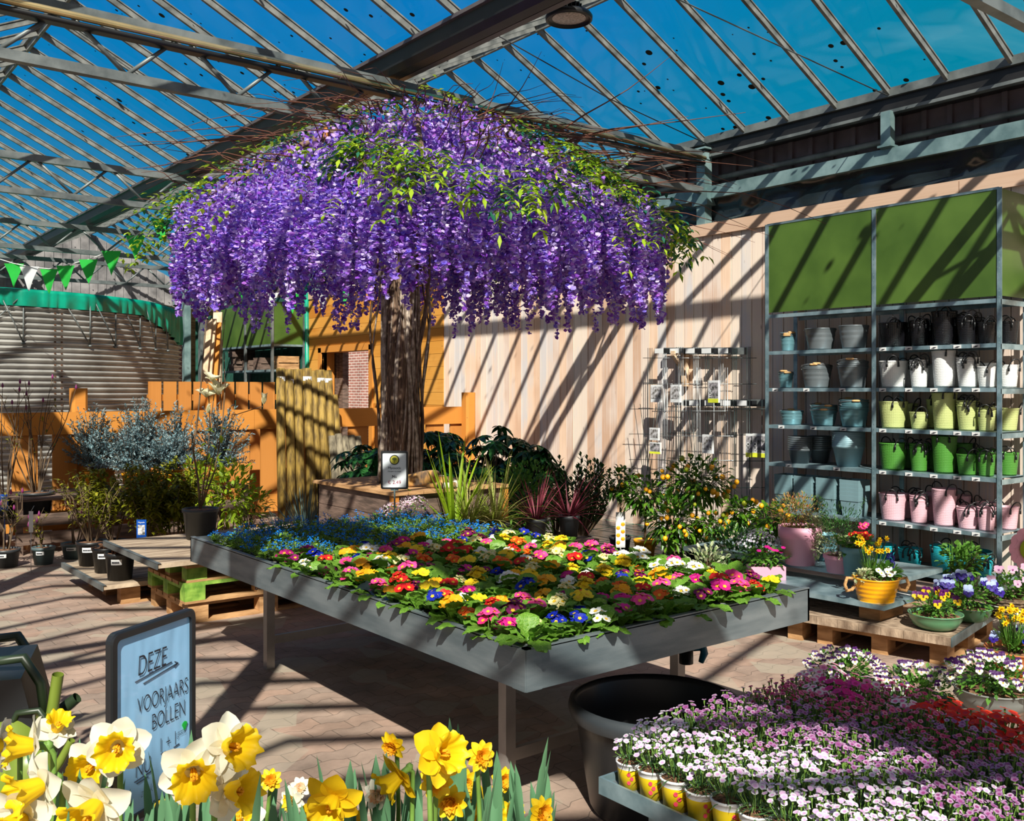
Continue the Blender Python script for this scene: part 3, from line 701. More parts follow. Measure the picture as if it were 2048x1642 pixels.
crate(0, 0, SH, 0.40, 0.24, M['darkwood'], 'dark wooden crate with a hand hole on the far rack', 17.4).location = (7.93, 17.75, SH)
crate(0, 0, SH, 0.40, 0.20, M['darkwood'], 'low grey crate with white labels on the far rack').location = (7.93, 18.3, SH)
for k in range(4):
    c = crate(0, 0, SH + 0.16 * k, 0.42, 0.14, M['darkwood'], 'small dark crate at the left end of the far rack, %s of its stack' % ['lowest', 'second', 'third', 'top'][k]); c.location = (7.93 + 0.03 * (k % 2), 18.95 + 0.03 * ((k + 1) % 2), SH + 0.141 * k); c.rotation_euler = (0, 0, 0.05 * (k - 1.5))
# bunting
M['flagg'] = mat('green flag', (0.02, 0.55, 0.06), 0.6, 0, 0.1, 4, trans=0.45); M['flagw'] = mat('white flag', (0.75, 0.78, 0.8), 0.6, 0, 0.05, 4, trans=0.4)
M['string'] = mat('white string', (0.6, 0.62, 0.6), 0.7)
flags = [(28, 527, 12.2, 'g', 0), (58, 533, 12.15, 'w', 0), (98, 538, 12.1, 'g', 0), (131, 531, 12.05, 'g', 0), (177, 519, 12.0, 'g', 0), (223, 502, 12.0, 'g', 0), (271, 471, 12.0, 'g', 0), (322, 438, 12.0, 'g', 0.5)]
fl2 = [(350, 545, 12.6, 'g', 1.35), (412, 572, 13.4, 'w', 0.6), (490, 582, 14.2, 'g', 0.9), (540, 586, 14.5, 'w', 0.3), (585, 587, 14.8, 'g', 0.3), (645, 584, 15.2, 'w', 0.8), (690, 575, 15.6, 'g', 0.2)]
for F, lab in ((flags, 'bunting'), (fl2, 'bunting')):
    pts = [p3(a, b, c) for a, b, c, _, _ in F]
    if F is flags: pts = [p3(-60, 500, 12.4)] + pts
    else: pts = [p3(330, 440, 12.0)] + pts + [p3(800, 545, 16)]
    mb = MB(); mb.tube(pts, 0.006, 5); tag(mb.build('bunting_string', M['string']), 'bunting string in front of the tank' if F is flags else 'bunting string running behind the wisteria trunk', 'string')
    for k, (a, b, c, col, tw) in enumerate(F):
        p = p3(a, b, c); mb = MB(); w, h = 0.12, 0.31
        vs = []
        for i in range(6):
            u = i / 5
            for j in (-1, 0, 1): vs.append((j * w * (1 - u) + 0.001 * j, 0.012 * math.sin(u * 5 + j + k), -h * u))
        mb.add(vs, [(i * 3 + j, i * 3 + j + 1, i * 3 + j + 4, i * 3 + j + 3) for i in range(5) for j in range(2)], 0, True)
        o = mb.build('bunting_flag', M['flagg' if col == 'g' else 'flagw'], None, p, R(-38.4) + tw)
        tag(o, '%s triangular bunting flag, %s from the left %s' % ('bright green' if col == 'g' else 'white', ORD[k + 1], 'in front of the tank' if F is flags else 'on the string behind the trunk'), 'flag', 'bunting flags')
# ================================================================== WISTERIA TREE
TCX, TCY = 4.24, 6.85
BOXH = 0.87
M['wist'] = None
def petalmat(name, cols, tr=0.35, sc=16, rough=0.5, loc=0.0):
    m, t = newmat(name)
    o = N(t, 'ShaderNodeOutputMaterial'); p = N(t, 'ShaderNodeBsdfPrincipled'); p.inputs['Roughness'].default_value = rough; p.inputs['Specular IOR Level'].default_value = 0.3
    g = N(t, 'ShaderNodeNewGeometry')
    rp = N(t, 'ShaderNodeValToRGB'); e = rp.color_ramp.elements
    e[0].color = list(cols[0]) + [1]; e[1].color = list(cols[-1]) + [1]
    for i, c in enumerate(cols[1:-1]): q = e.new((i + 1) / (len(cols) - 1)); q.color = list(c) + [1]
    L(t, g.outputs['Random Per Island'], rp.inputs[0])
    L(t, rp.outputs[0], p.inputs['Base Color'])
    if tr:
        tl = N(t, 'ShaderNodeBsdfTranslucent'); L(t, rp.outputs[0], tl.inputs[0])
        mx = N(t, 'ShaderNodeMixShader'); mx.inputs[0].default_value = tr; L(t, p.outputs[0], mx.inputs[1]); L(t, tl.outputs[0], mx.inputs[2]); L(t, mx.outputs[0], o.inputs[0])
    else: L(t, p.outputs[0], o.inputs[0])
    return m
M['wist'] = petalmat('wisteria petal', [(0.18, 0.035, 0.42), (0.32, 0.09, 0.64), (0.42, 0.24, 0.86), (0.26, 0.18, 0.88), (0.80, 0.68, 0.97), (0.44, 0.14, 0.66), (0.64, 0.46, 0.94), (0.46, 0.20, 0.78)], 0.38)
M['lime'] = petalmat('lime leaf', [(0.12, 0.26, 0.02), (0.34, 0.52, 0.02), (0.46, 0.60, 0.04)], 0.4)
M['dkleaf'] = petalmat('blue green leaf', [(0.01, 0.09, 0.05), (0.02, 0.14, 0.08), (0.08, 0.22, 0.05)], 0.25)

def rot_frames(n, r):
    """n random rotation matrices"""
    q = r.normal(size=(n, 4)); q /= np.linalg.norm(q, axis=1)[:, None]
    a, b, c, d = q.T
    return np.stack([np.stack([1 - 2 * (c * c + d * d), 2 * (b * c - a * d), 2 * (b * d + a * c)], -1),
                     np.stack([2 * (b * c + a * d), 1 - 2 * (b * b + d * d), 2 * (c * d - a * b)], -1),
                     np.stack([2 * (b * d - a * c), 2 * (c * d + a * b), 1 - 2 * (b * b + c * c)], -1)], 1)
PET = np.array([[-0.5, 0, 0.12], [0, -0.1, -0.05], [0.5, 0, 0.12], [0.42, 0.62, 0.22], [0, 0.85, 0.0], [-0.42, 0.62, 0.22]])
PETF = [(0, 1, 4, 5), (1, 2, 3, 4)]
def petals(points, size, r, jit=0.3):
    n = len(points); Rm = rot_frames(n, r); sz = size * (1 + r.uniform(-jit, jit, n))
    V = np.einsum('nij,kj->nki', Rm, PET) * sz[:, None, None] + np.asarray(points)[:, None, :]
    k = len(PET)
    F = (np.array(PETF)[None] + (np.arange(n) * k)[:, None, None]).reshape(-1, 4)
    return V.reshape(-1, 3), F
def np_mesh(name, V, F, mats, mi=None):
    me = bpy.data.meshes.new(name); me.from_pydata(V.tolist() if hasattr(V, 'tolist') else V, [], F.tolist() if hasattr(F, 'tolist') else F)
    for m_ in mats: me.materials.append(m_)
    if mi is not None: me.polygons.foreach_set('material_index', mi)
    me.update(); return me
def raceme_pts(ln, r, dens=175):
    n = int(ln * dens); u = r.uniform(0, 1, n) ** 0.85
    rad = 0.052 * (1 - u) ** 0.55 + 0.008; a = r.uniform(0, 6.28, n)
    rr = rad * np.sqrt(r.uniform(0.15, 1, n))
    bx, by = r.uniform(-0.04, 0.04, 2)
    return np.stack([rr * np.cos(a) + bx * u, rr * np.sin(a) + by * u, -u * ln + r.uniform(-.01, .01, n)], 1)
tree = thing('wisteria_tree', 'flowering wisteria tree with purple hanging blooms and thick vine-wrapped trunk', 'tree', (TCX, TCY, 0))
# trunk
mb = MB(); r_ = random.Random(11)
H0, H1 = BOXH + 0.002, 3.72
core = [(0.02 * math.sin(z * 2), 0.02 * math.cos(z * 1.7), z) for z in np.linspace(H0, H1, 9)]
mb.tube(core, [0.19, 0.165, 0.155, 0.15, 0.145, 0.14, 0.14, 0.13, 0.10], 14, 0)
for k in range(110):
    a = r_.uniform(0, 6.28); tw = r_.uniform(-1.1, 1.1) * (1 if r_.random() < 0.7 else 2.2); rr = r_.uniform(0.006, 0.021)
    z0 = H0 if r_.random() < 0.8 else r_.uniform(1, 2); z1 = r_.uniform(2.4, H1); pts = []; m_ = 1 if r_.random() < 0.34 else 0
    ph = r_.uniform(0, 6)
    for i in range(15):
        u = i / 14; z = z0 + (z1 - z0) * u
        q = (z - H0) / (H1 - H0)
        R0 = 0.185 + 0.014 * m_ - 0.03 * min(1, q * 3) + 0.012 * math.sin(ph + z * 5) + r_.uniform(-.006, .012)
        aa = a + tw * q + 0.12 * math.sin(z * 4 + ph)
        pts.append((R0 * math.cos(aa), R0 * math.sin(aa), z))
    mb.tube(pts, [rr * (1.25 - 0.5 * i / 14) for i in range(15)], 5, m_)
for k in range(9):   # loose vines standing off the trunk
    a = [2.2, 2.5, -0.6, -0.2, -1.2, 0.4, -2.4, 1.4, -0.9][k]; pts = []; ph = r_.uniform(0, 6)
    for i in range(16):
        u = i / 15; z = H0 + (H1 - H0) * u * (0.75 + 0.03 * k)
        R0 = 0.20 + 0.07 * math.sin(PI * u) * (1 + 0.6 * math.sin(ph + 9 * u)); aa = a + 0.25 * math.sin(ph + z * 4.5)
        pts.append((R0 * math.cos(aa), R0 * math.sin(aa), z))
    mb.tube(pts, 0.009 + 0.003 * (k % 3), 5, 1 if k in (0, 2) else 0)
o = mb.build('trunk', [M['bark'], M['vine']], tree); o.scale = (0.82, 0.82, 1)
RC = 1.93
OX, OY = 0.17, -0.13     # the crown leans a little to the right of the trunk
def ztop(rho): return 4.05 - 1.02 * (rho / RC) ** 1.35
# branches
r2 = random.Random(5)
for k in range(11):
    a = 2 * PI * k / 11 + r2.uniform(-.2, .2); pts = []
    for i in range(8):
        u = i / 7; rho = 0.1 + (RC - 0.15) * u; pts.append((rho * math.cos(a + 0.25 * u * math.sin(k)), rho * math.sin(a + 0.25 * u * math.sin(k)), 3.45 + (ztop(rho) - 0.05 - 3.45) * min(1, u * 2.2)))
    mb = MB(); mb.tube(pts, [0.045 - 0.032 * i / 7 for i in range(8)], 7); mb.build('branch', M['bark'], tree, (OX, OY, 0))
# twigs
mb = MB(); r3 = random.Random(21)
for k in range(270):
    a = r3.uniform(0, 2 * PI); rho0 = r3.uniform(0.3, RC - 0.1); ln = r3.uniform(0.4, 1.1) * (1.35 if r3.random() < 0.25 else 1)
    da = r3.uniform(-0.5, 0.5); rise = r3.uniform(-0.05, 0.32); x, y, z = rho0 * math.cos(a), rho0 * math.sin(a), ztop(rho0) - 0.02
    pts = []
    for i in range(6):
        u = i / 5; s = ln * u
        pts.append((x + s * math.cos(a + da) + 0.03 * math.sin(u * 7 + k), y + s * math.sin(a + da), z + rise * u - 0.28 * u * u * ln + 0.02 * math.sin(u * 9 + k)))
    mb.tube(pts, [0.0055 * (1 - 0.75 * i / 5) for i in range(6)], 4, 0, caps=False)
CLU = [(-1.9 + 0.32 * i + 0.1 * math.sin(i * 5), RC * (0.72 + 0.25 * math.sin(i * 2.3) ** 2)) for i in range(12)]
for (a, e_, ln) in ((-1.2, 0.9, 0.8), (-0.9, 0.55, 1.2), (-0.55, 0.45, 1.4), (-0.75, 0.30, 1.7), (-0.35, 0.22, 1.6), (-0.5, 0.12, 1.9), (2.3, 0.5, 0.7), (2.5, 0.2, 1.5), (2.7, 0.1, 1.4), (2.4, 0.32, 1.2), (-1.4, 1.1, 0.6), (-0.15, 0.3, 1.3)):
    x, y = 1.0 * math.cos(a) * (0.6 if e_ > .8 else 1), 1.0 * math.sin(a) * (0.6 if e_ > .8 else 1); z = ztop(1.0); pts = []
    for i in range(7):
        u = i / 6; pts.append((x + ln * u * math.cos(a) * math.cos(e_), y + ln * u * math.sin(a) * math.cos(e_), z + ln * u * math.sin(e_) - 0.25 * u * u * (e_ < .5) + 0.02 * math.sin(7 * u)))
    mb.tube(pts, [0.009 * (1 - 0.8 * i / 6) for i in range(7)], 4, 0, caps=False)
o = mb.build('twigs', M['twig'], tree, (OX, OY, 0)); o['kind'] = 'stuff'
# leaves
mb = MB(); r4 = random.Random(31)
def pinnate(mb, b, d, n=4, s=0.05, mi=0, r=r4, droop=0.5):
    b = Vector(b); d = Vector(d).normalized(); side = d.cross(Vector((0, 0, 1)))
    if side.length < .1: side = Vector((1, 0, 0))
    side.normalize()
    for i in range(n):
        c = b + d * (s * 0.9 * (i + 1)) - Vector((0, 0, droop * s * i * i * 0.12))
        for sg in (-1, 1):
            mb.leaf(c, (side * sg + d * 0.45 + Vector((0, 0, r.uniform(-.35, .2)))), (0, 0, 1), s * r.uniform(0.85, 1.15), s * 0.52, mi, 2, 0.15, 0.2)
    mb.leaf(b + d * (s * 0.9 * (n + 1)), d, (0, 0, 1), s, s * 0.42, mi, 2, 0.3, 0.2)
for k in range(640):
    a = r4.uniform(0, 2 * PI) + 0.0; a = a + 0.35 * math.sin(3 * a + 1); rho = RC * math.sqrt(r4.uniform(0.0, 1.16)); 
    z = ztop(min(rho, RC)) + r4.uniform(-0.05, 0.10)
    hang = r4.random() < 0.35
    if hang: z -= r4.uniform(0.02, 0.30); rho += 0.10
    d = (math.cos(a + r4.uniform(-1, 1)), math.sin(a + r4.uniform(-1, 1)), r4.uniform(-0.9, 0.15) if not hang else -0.9)
    pinnate(mb, (rho * math.cos(a), rho * math.sin(a), z), d, r4.choice([3, 4, 4, 5]), r4.uniform(0.044, 0.066), 0 if r4.random() < 0.62 else 1)
for k in range(460):   # lime sprays hanging over the blooms, in patches
    a, rho = r4.choice(CLU); a += r4.gauss(0, 0.10) - 0.55; rho = min(rho + r4.gauss(0, 0.12), RC) ; u = r4.random()
    rr_ = rho + 0.12 + 0.05 * u; pinnate(mb, (rr_ * math.cos(a), rr_ * math.sin(a), ztop(min(rho, RC)) + 0.05 - 0.20 * u * (rho / RC)), (math.cos(a) * 0.5 + r4.uniform(-.5, .5), math.sin(a) * 0.5 + r4.uniform(-.5, .5), -0.75), r4.choice([2, 3, 4]), r4.uniform(0.058, 0.080), 0 if r4.random() < 0.7 else 1)
o = mb.build('foliage', [M['lime'], M['dkleaf']], tree, (OX, OY, 0)); o['kind'] = 'stuff'
# racemes
rw = np.random.default_rng(99); pos = []
for k in range(130): a = 2 * PI * k / 130 + rw.uniform(-.02, .02); pos.append((RC + rw.uniform(-0.06, 0.05), a, rw.uniform(0.62, 1.0)))
for k in range(110): a = 2 * PI * k / 110 + rw.uniform(-.03, .03); pos.append((RC - 0.13 + rw.uniform(-0.07, 0.05), a, rw.uniform(0.65, 1.05)))
for k in range(90): a = 2 * PI * k / 90 + rw.uniform(-.03, .03); pos.append((RC - 0.30 + rw.uniform(-0.08, 0.08), a, rw.uniform(0.7, 1.15)))
for k in range(330): pos.append((RC * 0.86 * math.sqrt(rw.uniform(0.01, 1)), rw.uniform(0, 6.283), rw.uniform(0.55, 1.1)))
P_ = []
for rho, a, ln in pos:
    x, y = rho * math.cos(a), rho * math.sin(a); z = ztop(min(rho, RC)) - 0.03 + rw.uniform(-0.08, 0.06)
    z2 = z - ln
    if rho < 0.35: ln *= 0.4
    if rho < 1.35 and z - ln < 2.45: ln = max(0.25, z - rw.uniform(2.45, 2.9))
    if rho >= 1.35: ln = max(0.35, min(ln, z - rw.uniform(2.15, 2.62)))
    P_.append((x, y, z, ln, depth(TCX + x, TCY + y)))
P_.sort(key=lambda q: q[4] - (0.8 if math.hypot(q[0], q[1]) > RC - 0.08 else 0))
rm = []
for k in range(10):
    V, F = petals(raceme_pts(1.0, rw, 165), 0.033, rw); V = np.concatenate([V, [[.002, 0, 0], [-.002, 0, 0], [0, 0.001, -.97], [0, .004, 0]]]); F = F.tolist() + [[len(V) - 4, len(V) - 3, len(V) - 2], [len(V) - 1, len(V) - 3, len(V) - 2]]; rm.append(np_mesh('raceme', V, F, [M['wist']]))
for k, (x, y, z, ln, dd) in enumerate(P_[:100]):
    c = link('flower_raceme', rm[k % 10], tree, (x + OX, y + OY, z), rw.uniform(0, 6.28)); c.scale = (1, 1, ln)
VV, FF, off = [], [], 0
for k, (x, y, z, ln, dd) in enumerate(P_[100:]):
    V, F = petals(raceme_pts(ln, rw, 110 if dd > depth(TCX, TCY) + 0.3 else 155) + np.array([x, y, z]), 0.033, rw); VV.append(V); FF.append(F + off); off += len(V)
# loose blooms covering the crown
n = 4200; a = rw.uniform(0, 6.283, n); rho = RC * np.sqrt(rw.uniform(0, 1, n)); zt = 4.05 - 1.02 * (rho / RC) ** 1.35 + rw.uniform(-0.16, 0.05, n)
V, F = petals(np.stack([rho * np.cos(a), rho * np.sin(a), zt], 1), 0.032, rw); VV.append(V); FF.append(F + off); off += len(V)
o = link('flower_clusters', np_mesh('flower_clusters', np.concatenate(VV), np.concatenate(FF), [M['wist']]), tree, (OX, OY, 0)); o['kind'] = 'stuff'
# bright timber offcuts nailed in the crown
for (px, py, tt, ln, rz) in ((862, 268, 7.4, 0.30, 0.3), (1085, 297, 7.9, 0.22, -0.4), (655, 270, 7.2, 0.16, 0.9)):
    q = p3(px, py, tt); mb = MB(); mb.box(q - Vector((TCX, TCY, 0)), (ln, 0.03, 0.07), rz); mb.build('timber_strut', M['orange'], tree)
# ---------------------------------------------------------------- podium under the tree
t = thing('wooden_podium', 'dark planked wooden podium with pale deck boards carrying the wisteria trunk', 'podium', (TCX, TCY, 0))
cl = Vector((0, 0, 0))
BX0, BX1, BY0, BY1 = -0.44, 0.62, -0.62, 0.62
mb = MB()
for k in range(5): mb.b2((BX0, BY0, 0.02 + k * 0.165), (BX1, BY0 + 0.02, 0.18 + k * 0.165)); mb.b2((BX0, BY1 - 0.02, 0.02 + k * 0.165), (BX1, BY1, 0.18 + k * 0.165)); mb.b2((BX0, BY0, 0.02 + k * 0.165), (BX0 + 0.02, BY1, 0.18 + k * 0.165)); mb.b2((BX1 - 0.02, BY0, 0.02 + k * 0.165), (BX1, BY1, 0.18 + k * 0.165))
mb.build('side_planks', M['darkwood'], t)
mb = MB()
for k in range(8):
    x = BX0 - 0.03 + k * 0.139; mb.b2((x, BY0 - 0.04, 0.845), (x + 0.13, BY1 + 0.04, 0.87))
mb.build('deck_boards', M['palletw'], t)
mb = MB(); mb.b2((BX0 - 0.02, BY0 - 0.025, 0), (BX0 + 0.03, BY0 + 0.03, 0.845)); mb.b2((BX1 - 0.03, BY0 - 0.025, 0), (BX1 + 0.02, BY0 + 0.03, 0.845)); mb.build('corner_post', M['orange'], t)
# plush animal resting on the podium
def skin_body(name, chain, m_, parent, loc, sub=2):
    """chain = list of (points, radii, parent index) grown with a skin modifier"""
    me = bpy.data.meshes.new(name); me.from_pydata([c[0] for c in chain], [(i, c[2]) for i, c in enumerate(chain) if c[2] >= 0], [])
    me.materials.append(m_); o = link(name, me, parent, loc)
    o.modifiers.new('skin', 'SKIN'); 
    for i, c in enumerate(chain): me.skin_vertices[0].data[i].radius = (c[1], c[1]) if not hasattr(c[1], '__len__') else c[1]
    me.skin_vertices[0].data[0].use_root = True
    sm = o.modifiers.new('sub', 'SUBSURF'); sm.levels = sub; sm.render_levels = sub
    o.modifiers['skin'].use_smooth_shade = True
    return o
m_, t_ = newmat('tawny striped plush')
o_ = N(t_, 'ShaderNodeOutputMaterial'); p_ = N(t_, 'ShaderNodeBsdfPrincipled'); p_.inputs['Roughness'].default_value = 0.95; p_.inputs['Sheen Weight'].default_value = 0.3
tcn = N(t_, 'ShaderNodeTexCoord'); wv = N(t_, 'ShaderNodeTexNoise'); wv.inputs['Scale'].default_value = 9; wv.inputs['Detail'].default_value = 6; mp_ = N(t_, 'ShaderNodeMapping'); mp_.inputs['Scale'].default_value = (1.6, 0.7, 0.6)
L(t_, tcn.outputs['Object'], mp_.inputs[0]); L(t_, mp_.outputs[0], wv.inputs['Vector'])
rp_ = N(t_, 'ShaderNodeValToRGB'); e_ = rp_.color_ramp.elements; e_[0].position = .38; e_[0].color = (0.07, 0.045, 0.03, 1); e_[1].position = .6; e_[1].color = (0.44, 0.23, 0.06, 1); q_ = e_.new(0.5); q_.color = (0.22, 0.12, 0.045, 1)
L(t_, wv.outputs['Fac'], rp_.inputs[0]); L(t_, rp_.outputs[0], p_.inputs['Base Color']); L(t_, p_.outputs[0], o_.inputs[0]); M['plush'] = m_
M['cream'] = mat('cream plush', (0.62, 0.55, 0.46), 0.95, 0, 0.2, 20)
q = p3(845, 985, 7.4); cat_ = thing('plush_animal', 'tawny striped cat-like plush animal lying on the podium behind the price sign', 'soft toy', (TCX - 0.12, TCY - 0.38, 0.87), R(-38.4 - 4)); cat_.scale = (.72, .72, .72); cat_.location = (TCX - 0.02, TCY - 0.42, 0.871)
skin_body('body', [((0.22, 0.0, 0.085), 0.085, -1), ((0.10, 0.0, 0.10), 0.10, 0), ((-0.03, 0, 0.095), 0.09, 1), ((-0.14, 0, 0.085), 0.085, 2), ((-0.25, -0.01, 0.07), 0.055, 3), ((-0.33, -0.01, 0.075), 0.065, 4), ((-0.40, -0.01, 0.06), 0.03, 5),
    ((-0.20, -0.08, 0.03), 0.032, 3), ((-0.30, -0.10, 0.025), 0.025, 7), ((-0.42, -0.10, 0.025), 0.024, 8), ((0.20, -0.10, 0.04), 0.045, 0), ((0.12, -0.14, 0.028), 0.028, 10), ((0.02, -0.15, 0.028), 0.026, 11)], M['plush'], cat_, (0, 0, 0))
for s in (-1, 1):
    mb = MB(); mb.lathe([(0.022, 0), (0.018, 0.02), (0.0, 0.045)], 8, (-0.32, -0.01 + s * 0.045, 0.13)); mb.build('ear', M['plush'], cat_)
    mb = MB(); mb.lathe([(0, -0.008), (0.007, 0), (0, 0.008)], 8, (-0.385, -0.01 + s * 0.028, 0.095)); mb.build('eye', M['ink'], cat_)
mb = MB(); pts = [(0.30, -0.02, 0.06), (0.34, -0.07, 0.05), (0.34, -0.13, 0.035), (0.29, -0.17, 0.03), (0.22, -0.18, 0.03), (0.19, -0.18, 0.03)]
for i in range(5): mb.tube([pts[i], pts[i + 1]], [0.036, 0.036], 10, 1 if i % 2 else 0)
mb.tube([pts[-1], (0.15, -0.18, 0.03)], [0.036, 0.015], 10, 2); mb.build('tail', [M['plush'], M['cream'], M['ink']], cat_)
# ================================================================== FLOWER TABLE
TX0, TX1, TY0, TY1, TZ = 2.09, 3.74, 2.56, 5.78, 0.75
tb = thing('flower_table', 'long low aluminium nursery table with raised rim, filled with primroses', 'table', (0, 0, 0))
def rim(a, b): mb = MB(); mb.b2(a, b); return mb.build('tray_rim', M['alu'], tb)
th = 0.012; zb = TZ - 0.145
mb = MB(); mb.b2((TX0 + th, TY0 + th, zb + 0.04), (TX1 - th, TY1 - th, zb + 0.055)); mb.build('tray_floor', M['alu'], tb)
def rimside(a, b, ax):
    mb = MB(); mb.b2(a, b)
    if ax == 'x': mb.b2((a[0], a[1], TZ - 0.004), (b[0] + 0.012, b[1], TZ + 0.006)); mb.b2((a[0] - 0.004, a[1], zb), (a[0], a[1] + 0.07, TZ)) 
    else: mb.b2((a[0], a[1], TZ - 0.004), (b[0], b[1] + 0.012, TZ + 0.006)); mb.b2((a[0], a[1] - 0.004, zb), (a[0] + 0.07, a[1], TZ))
    mb.build('tray_rim', M['alu'], tb)
rimside((TX0, TY0, zb), (TX0 + th, TY1, TZ), 'x'); rimside((TX0, TY0, zb), (TX1, TY0 + th, TZ), 'y')
rim((TX1 - th, TY0, zb), (TX1, TY1, TZ)); rim((TX0, TY1 - th, zb), (TX1, TY1, TZ))
LXa, LXb, LYa, LYb = 2.40, 3.42, 3.06, 5.34
for x, y in ((LXa, LYa), (LXa, LYb), (LXb, LYa), (LXb, LYb)):
    mb = MB(); mb.b2((x - 0.025, y - 0.025, 0.0), (x + 0.025, y + 0.025, zb - 0.035)); mb.build('leg', M['aluleg'], tb)
mb = MB()
for x in (LXa, LXb): mb.b2((x - 0.022, LYa + 0.025, zb - 0.10), (x + 0.022, LYb - 0.025, zb - 0.04))
mb.build('side_rail', M['aluleg'], tb)
mb = MB()
for y in (LYa, LYb, 4.2): mb.b2((LXa - 0.03, y - 0.02, zb - 0.036), (LXb + 0.03, y + 0.02, zb))
mb.build('bearer', M['aluleg'], tb)
for y in (LYa, LYb): mb = MB(); mb.b2((LXa + 0.025, y - 0.012, 0.14), (LXb - 0.025, y + 0.012, 0.19)); mb.build('stretcher', M['aluleg'], tb)
# tap under the near end of the tray
dx, dy = 3.14, 2.76
M['tapblue'] = mat('teal blue tap handle', (0.0, 0.10, 0.16), 0.35)
mb = MB(); mb.lathe([(0.030, 0), (0.030, 0.06), (0.036, 0.06), (0.036, 0.12), (0.028, 0.12)], 16, (dx, dy, zb - 0.13)); mb.lathe([(0, 0), (0.03, 0)], 16, (dx, dy, zb - 0.13)); mb.build('drain_valve', M['black'], tb)
mb = MB(); mb.tube([(dx + 0.03, dy - 0.01, zb - 0.07), (dx + 0.07, dy - 0.03, zb - 0.07)], 0.012, 8); mb.tube([(dx + 0.085, dy - 0.045, zb - 0.005), (dx + 0.065, dy - 0.035, zb - 0.05), (dx + 0.07, dy - 0.04, zb - 0.09), (dx + 0.06, dy - 0.03, zb - 0.13)], [0.014, 0.016, 0.018, 0.012], 8); mb.build('tap_handle', M['tapblue'], tb)
# crumpled dark film at the tray edge
mb = MB(); vs = []
for i in range(30):
    y = 3.25 + 0.95 * i / 29
    for k, (x, z) in enumerate(((0.10, 0.015), (0.045, 0.05), (0.016, 0.02))):
        w_ = 0.012 * math.sin(i * 0.9 + k) * math.sin(PI * i / 29); vs.append((TX0 + x + w_ * 0.6, y, TZ - 0.012 + z * math.sin(PI * i / 29) + w_))
mb.add(vs, [(i * 3 + k, i * 3 + k + 1, i * 3 + k + 4, i * 3 + k + 3) for i in range(29) for k in range(2)], 0, True); tag(mb.build('plastic_liner', M['blackfilm']), 'crumpled black liner edge sticking up along the table rim', 'liner')

# ---------------------------------------------------------------- pot plants of the table
M['pleaf'] = None
def veinleaf(name, c, c2, vein):
    m, t = newmat(name)
    o = N(t, 'ShaderNodeOutputMaterial'); p = N(t, 'ShaderNodeBsdfPrincipled'); p.inputs['Roughness'].default_value = 0.45; p.inputs['Specular IOR Level'].default_value = 0.35
    tcn = N(t, 'ShaderNodeTexCoord'); v = N(t, 'ShaderNodeTexVoronoi', feature='DISTANCE_TO_EDGE'); v.inputs['Scale'].default_value = 70; L(t, tcn.outputs['Object'], v.inputs['Vector'])
    rp = N(t, 'ShaderNodeValToRGB'); e = rp.color_ramp.elements; e[0].position = 0.0; e[0].color = list(vein) + [1]; e[1].position = 0.09; e[1].color = list(c) + [1]; q = e.new(0.5); q.color = list(c2) + [1]
    L(t, v.outputs['Distance'], rp.inputs[0]); 
    g = N(t, 'ShaderNodeNewGeometry'); hs = N(t, 'ShaderNodeHueSaturation'); mr = N(t, 'ShaderNodeMapRange'); mr.inputs['To Min'].default_value = 0.7; mr.inputs['To Max'].default_value = 1.3; L(t, g.outputs['Random Per Island'], mr.inputs[0]); L(t, mr.outputs[0], hs.inputs['Value']); L(t, rp.outputs[0], hs.inputs['Color'])
    L(t, hs.outputs[0], p.inputs['Base Color'])
    bp = N(t, 'ShaderNodeBump'); bp.inputs['Strength'].default_value = 0.6; bp.inputs['Distance'].default_value = 0.003; L(t, v.outputs['Distance'], bp.inputs['Height']); L(t, bp.outputs[0], p.inputs['Normal'])
    tl = N(t, 'ShaderNodeBsdfTranslucent'); L(t, hs.outputs[0], tl.inputs[0]); mx = N(t, 'ShaderNodeMixShader'); mx.inputs[0].default_value = 0.35
    L(t, p.outputs[0], mx.inputs[1]); L(t, tl.outputs[0], mx.inputs[2]); L(t, mx.outputs[0], o.inputs[0]); return m
M['pleaf'] = veinleaf('primrose leaf', (0.10, 0.24, 0.02), (0.16, 0.33, 0.035), (0.22, 0.38, 0.06))
M['mleaf'] = petalmat('forget-me-not leaf', [(0.10, 0.24, 0.03), (0.20, 0.36, 0.04), (0.30, 0.45, 0.07)], 0.35)
M['mblue'] = petalmat('forget-me-not blue', [(0.0, 0.10, 0.55), (0.01, 0.22, 0.75), (0.02, 0.30, 0.80)], 0.3)
M['eye'] = mat('yellow flower eye', (0.75, 0.45, 0.02), 0.6, 0, 0.15, 80, trans=0.2)
def potmesh(r=0.045, h=0.085, m_='pot', n=20, rimh=0.014, soil=True, taper=0.78):
    mb = MB(); mb.lathe([(0, 0), (r * taper, 0), (r * 0.94, h - rimh), (r, h - rimh), (r * 1.02, h), (r * 0.95, h), (r * 0.93, h - 0.012)], n); 
    if soil: mb.lathe([(r * 0.93, h - 0.012), (0, h - 0.006)], n, mi=1)
    return mb.mesh('plant_pot', [M[m_], M['soil']])
pot_small = potmesh()
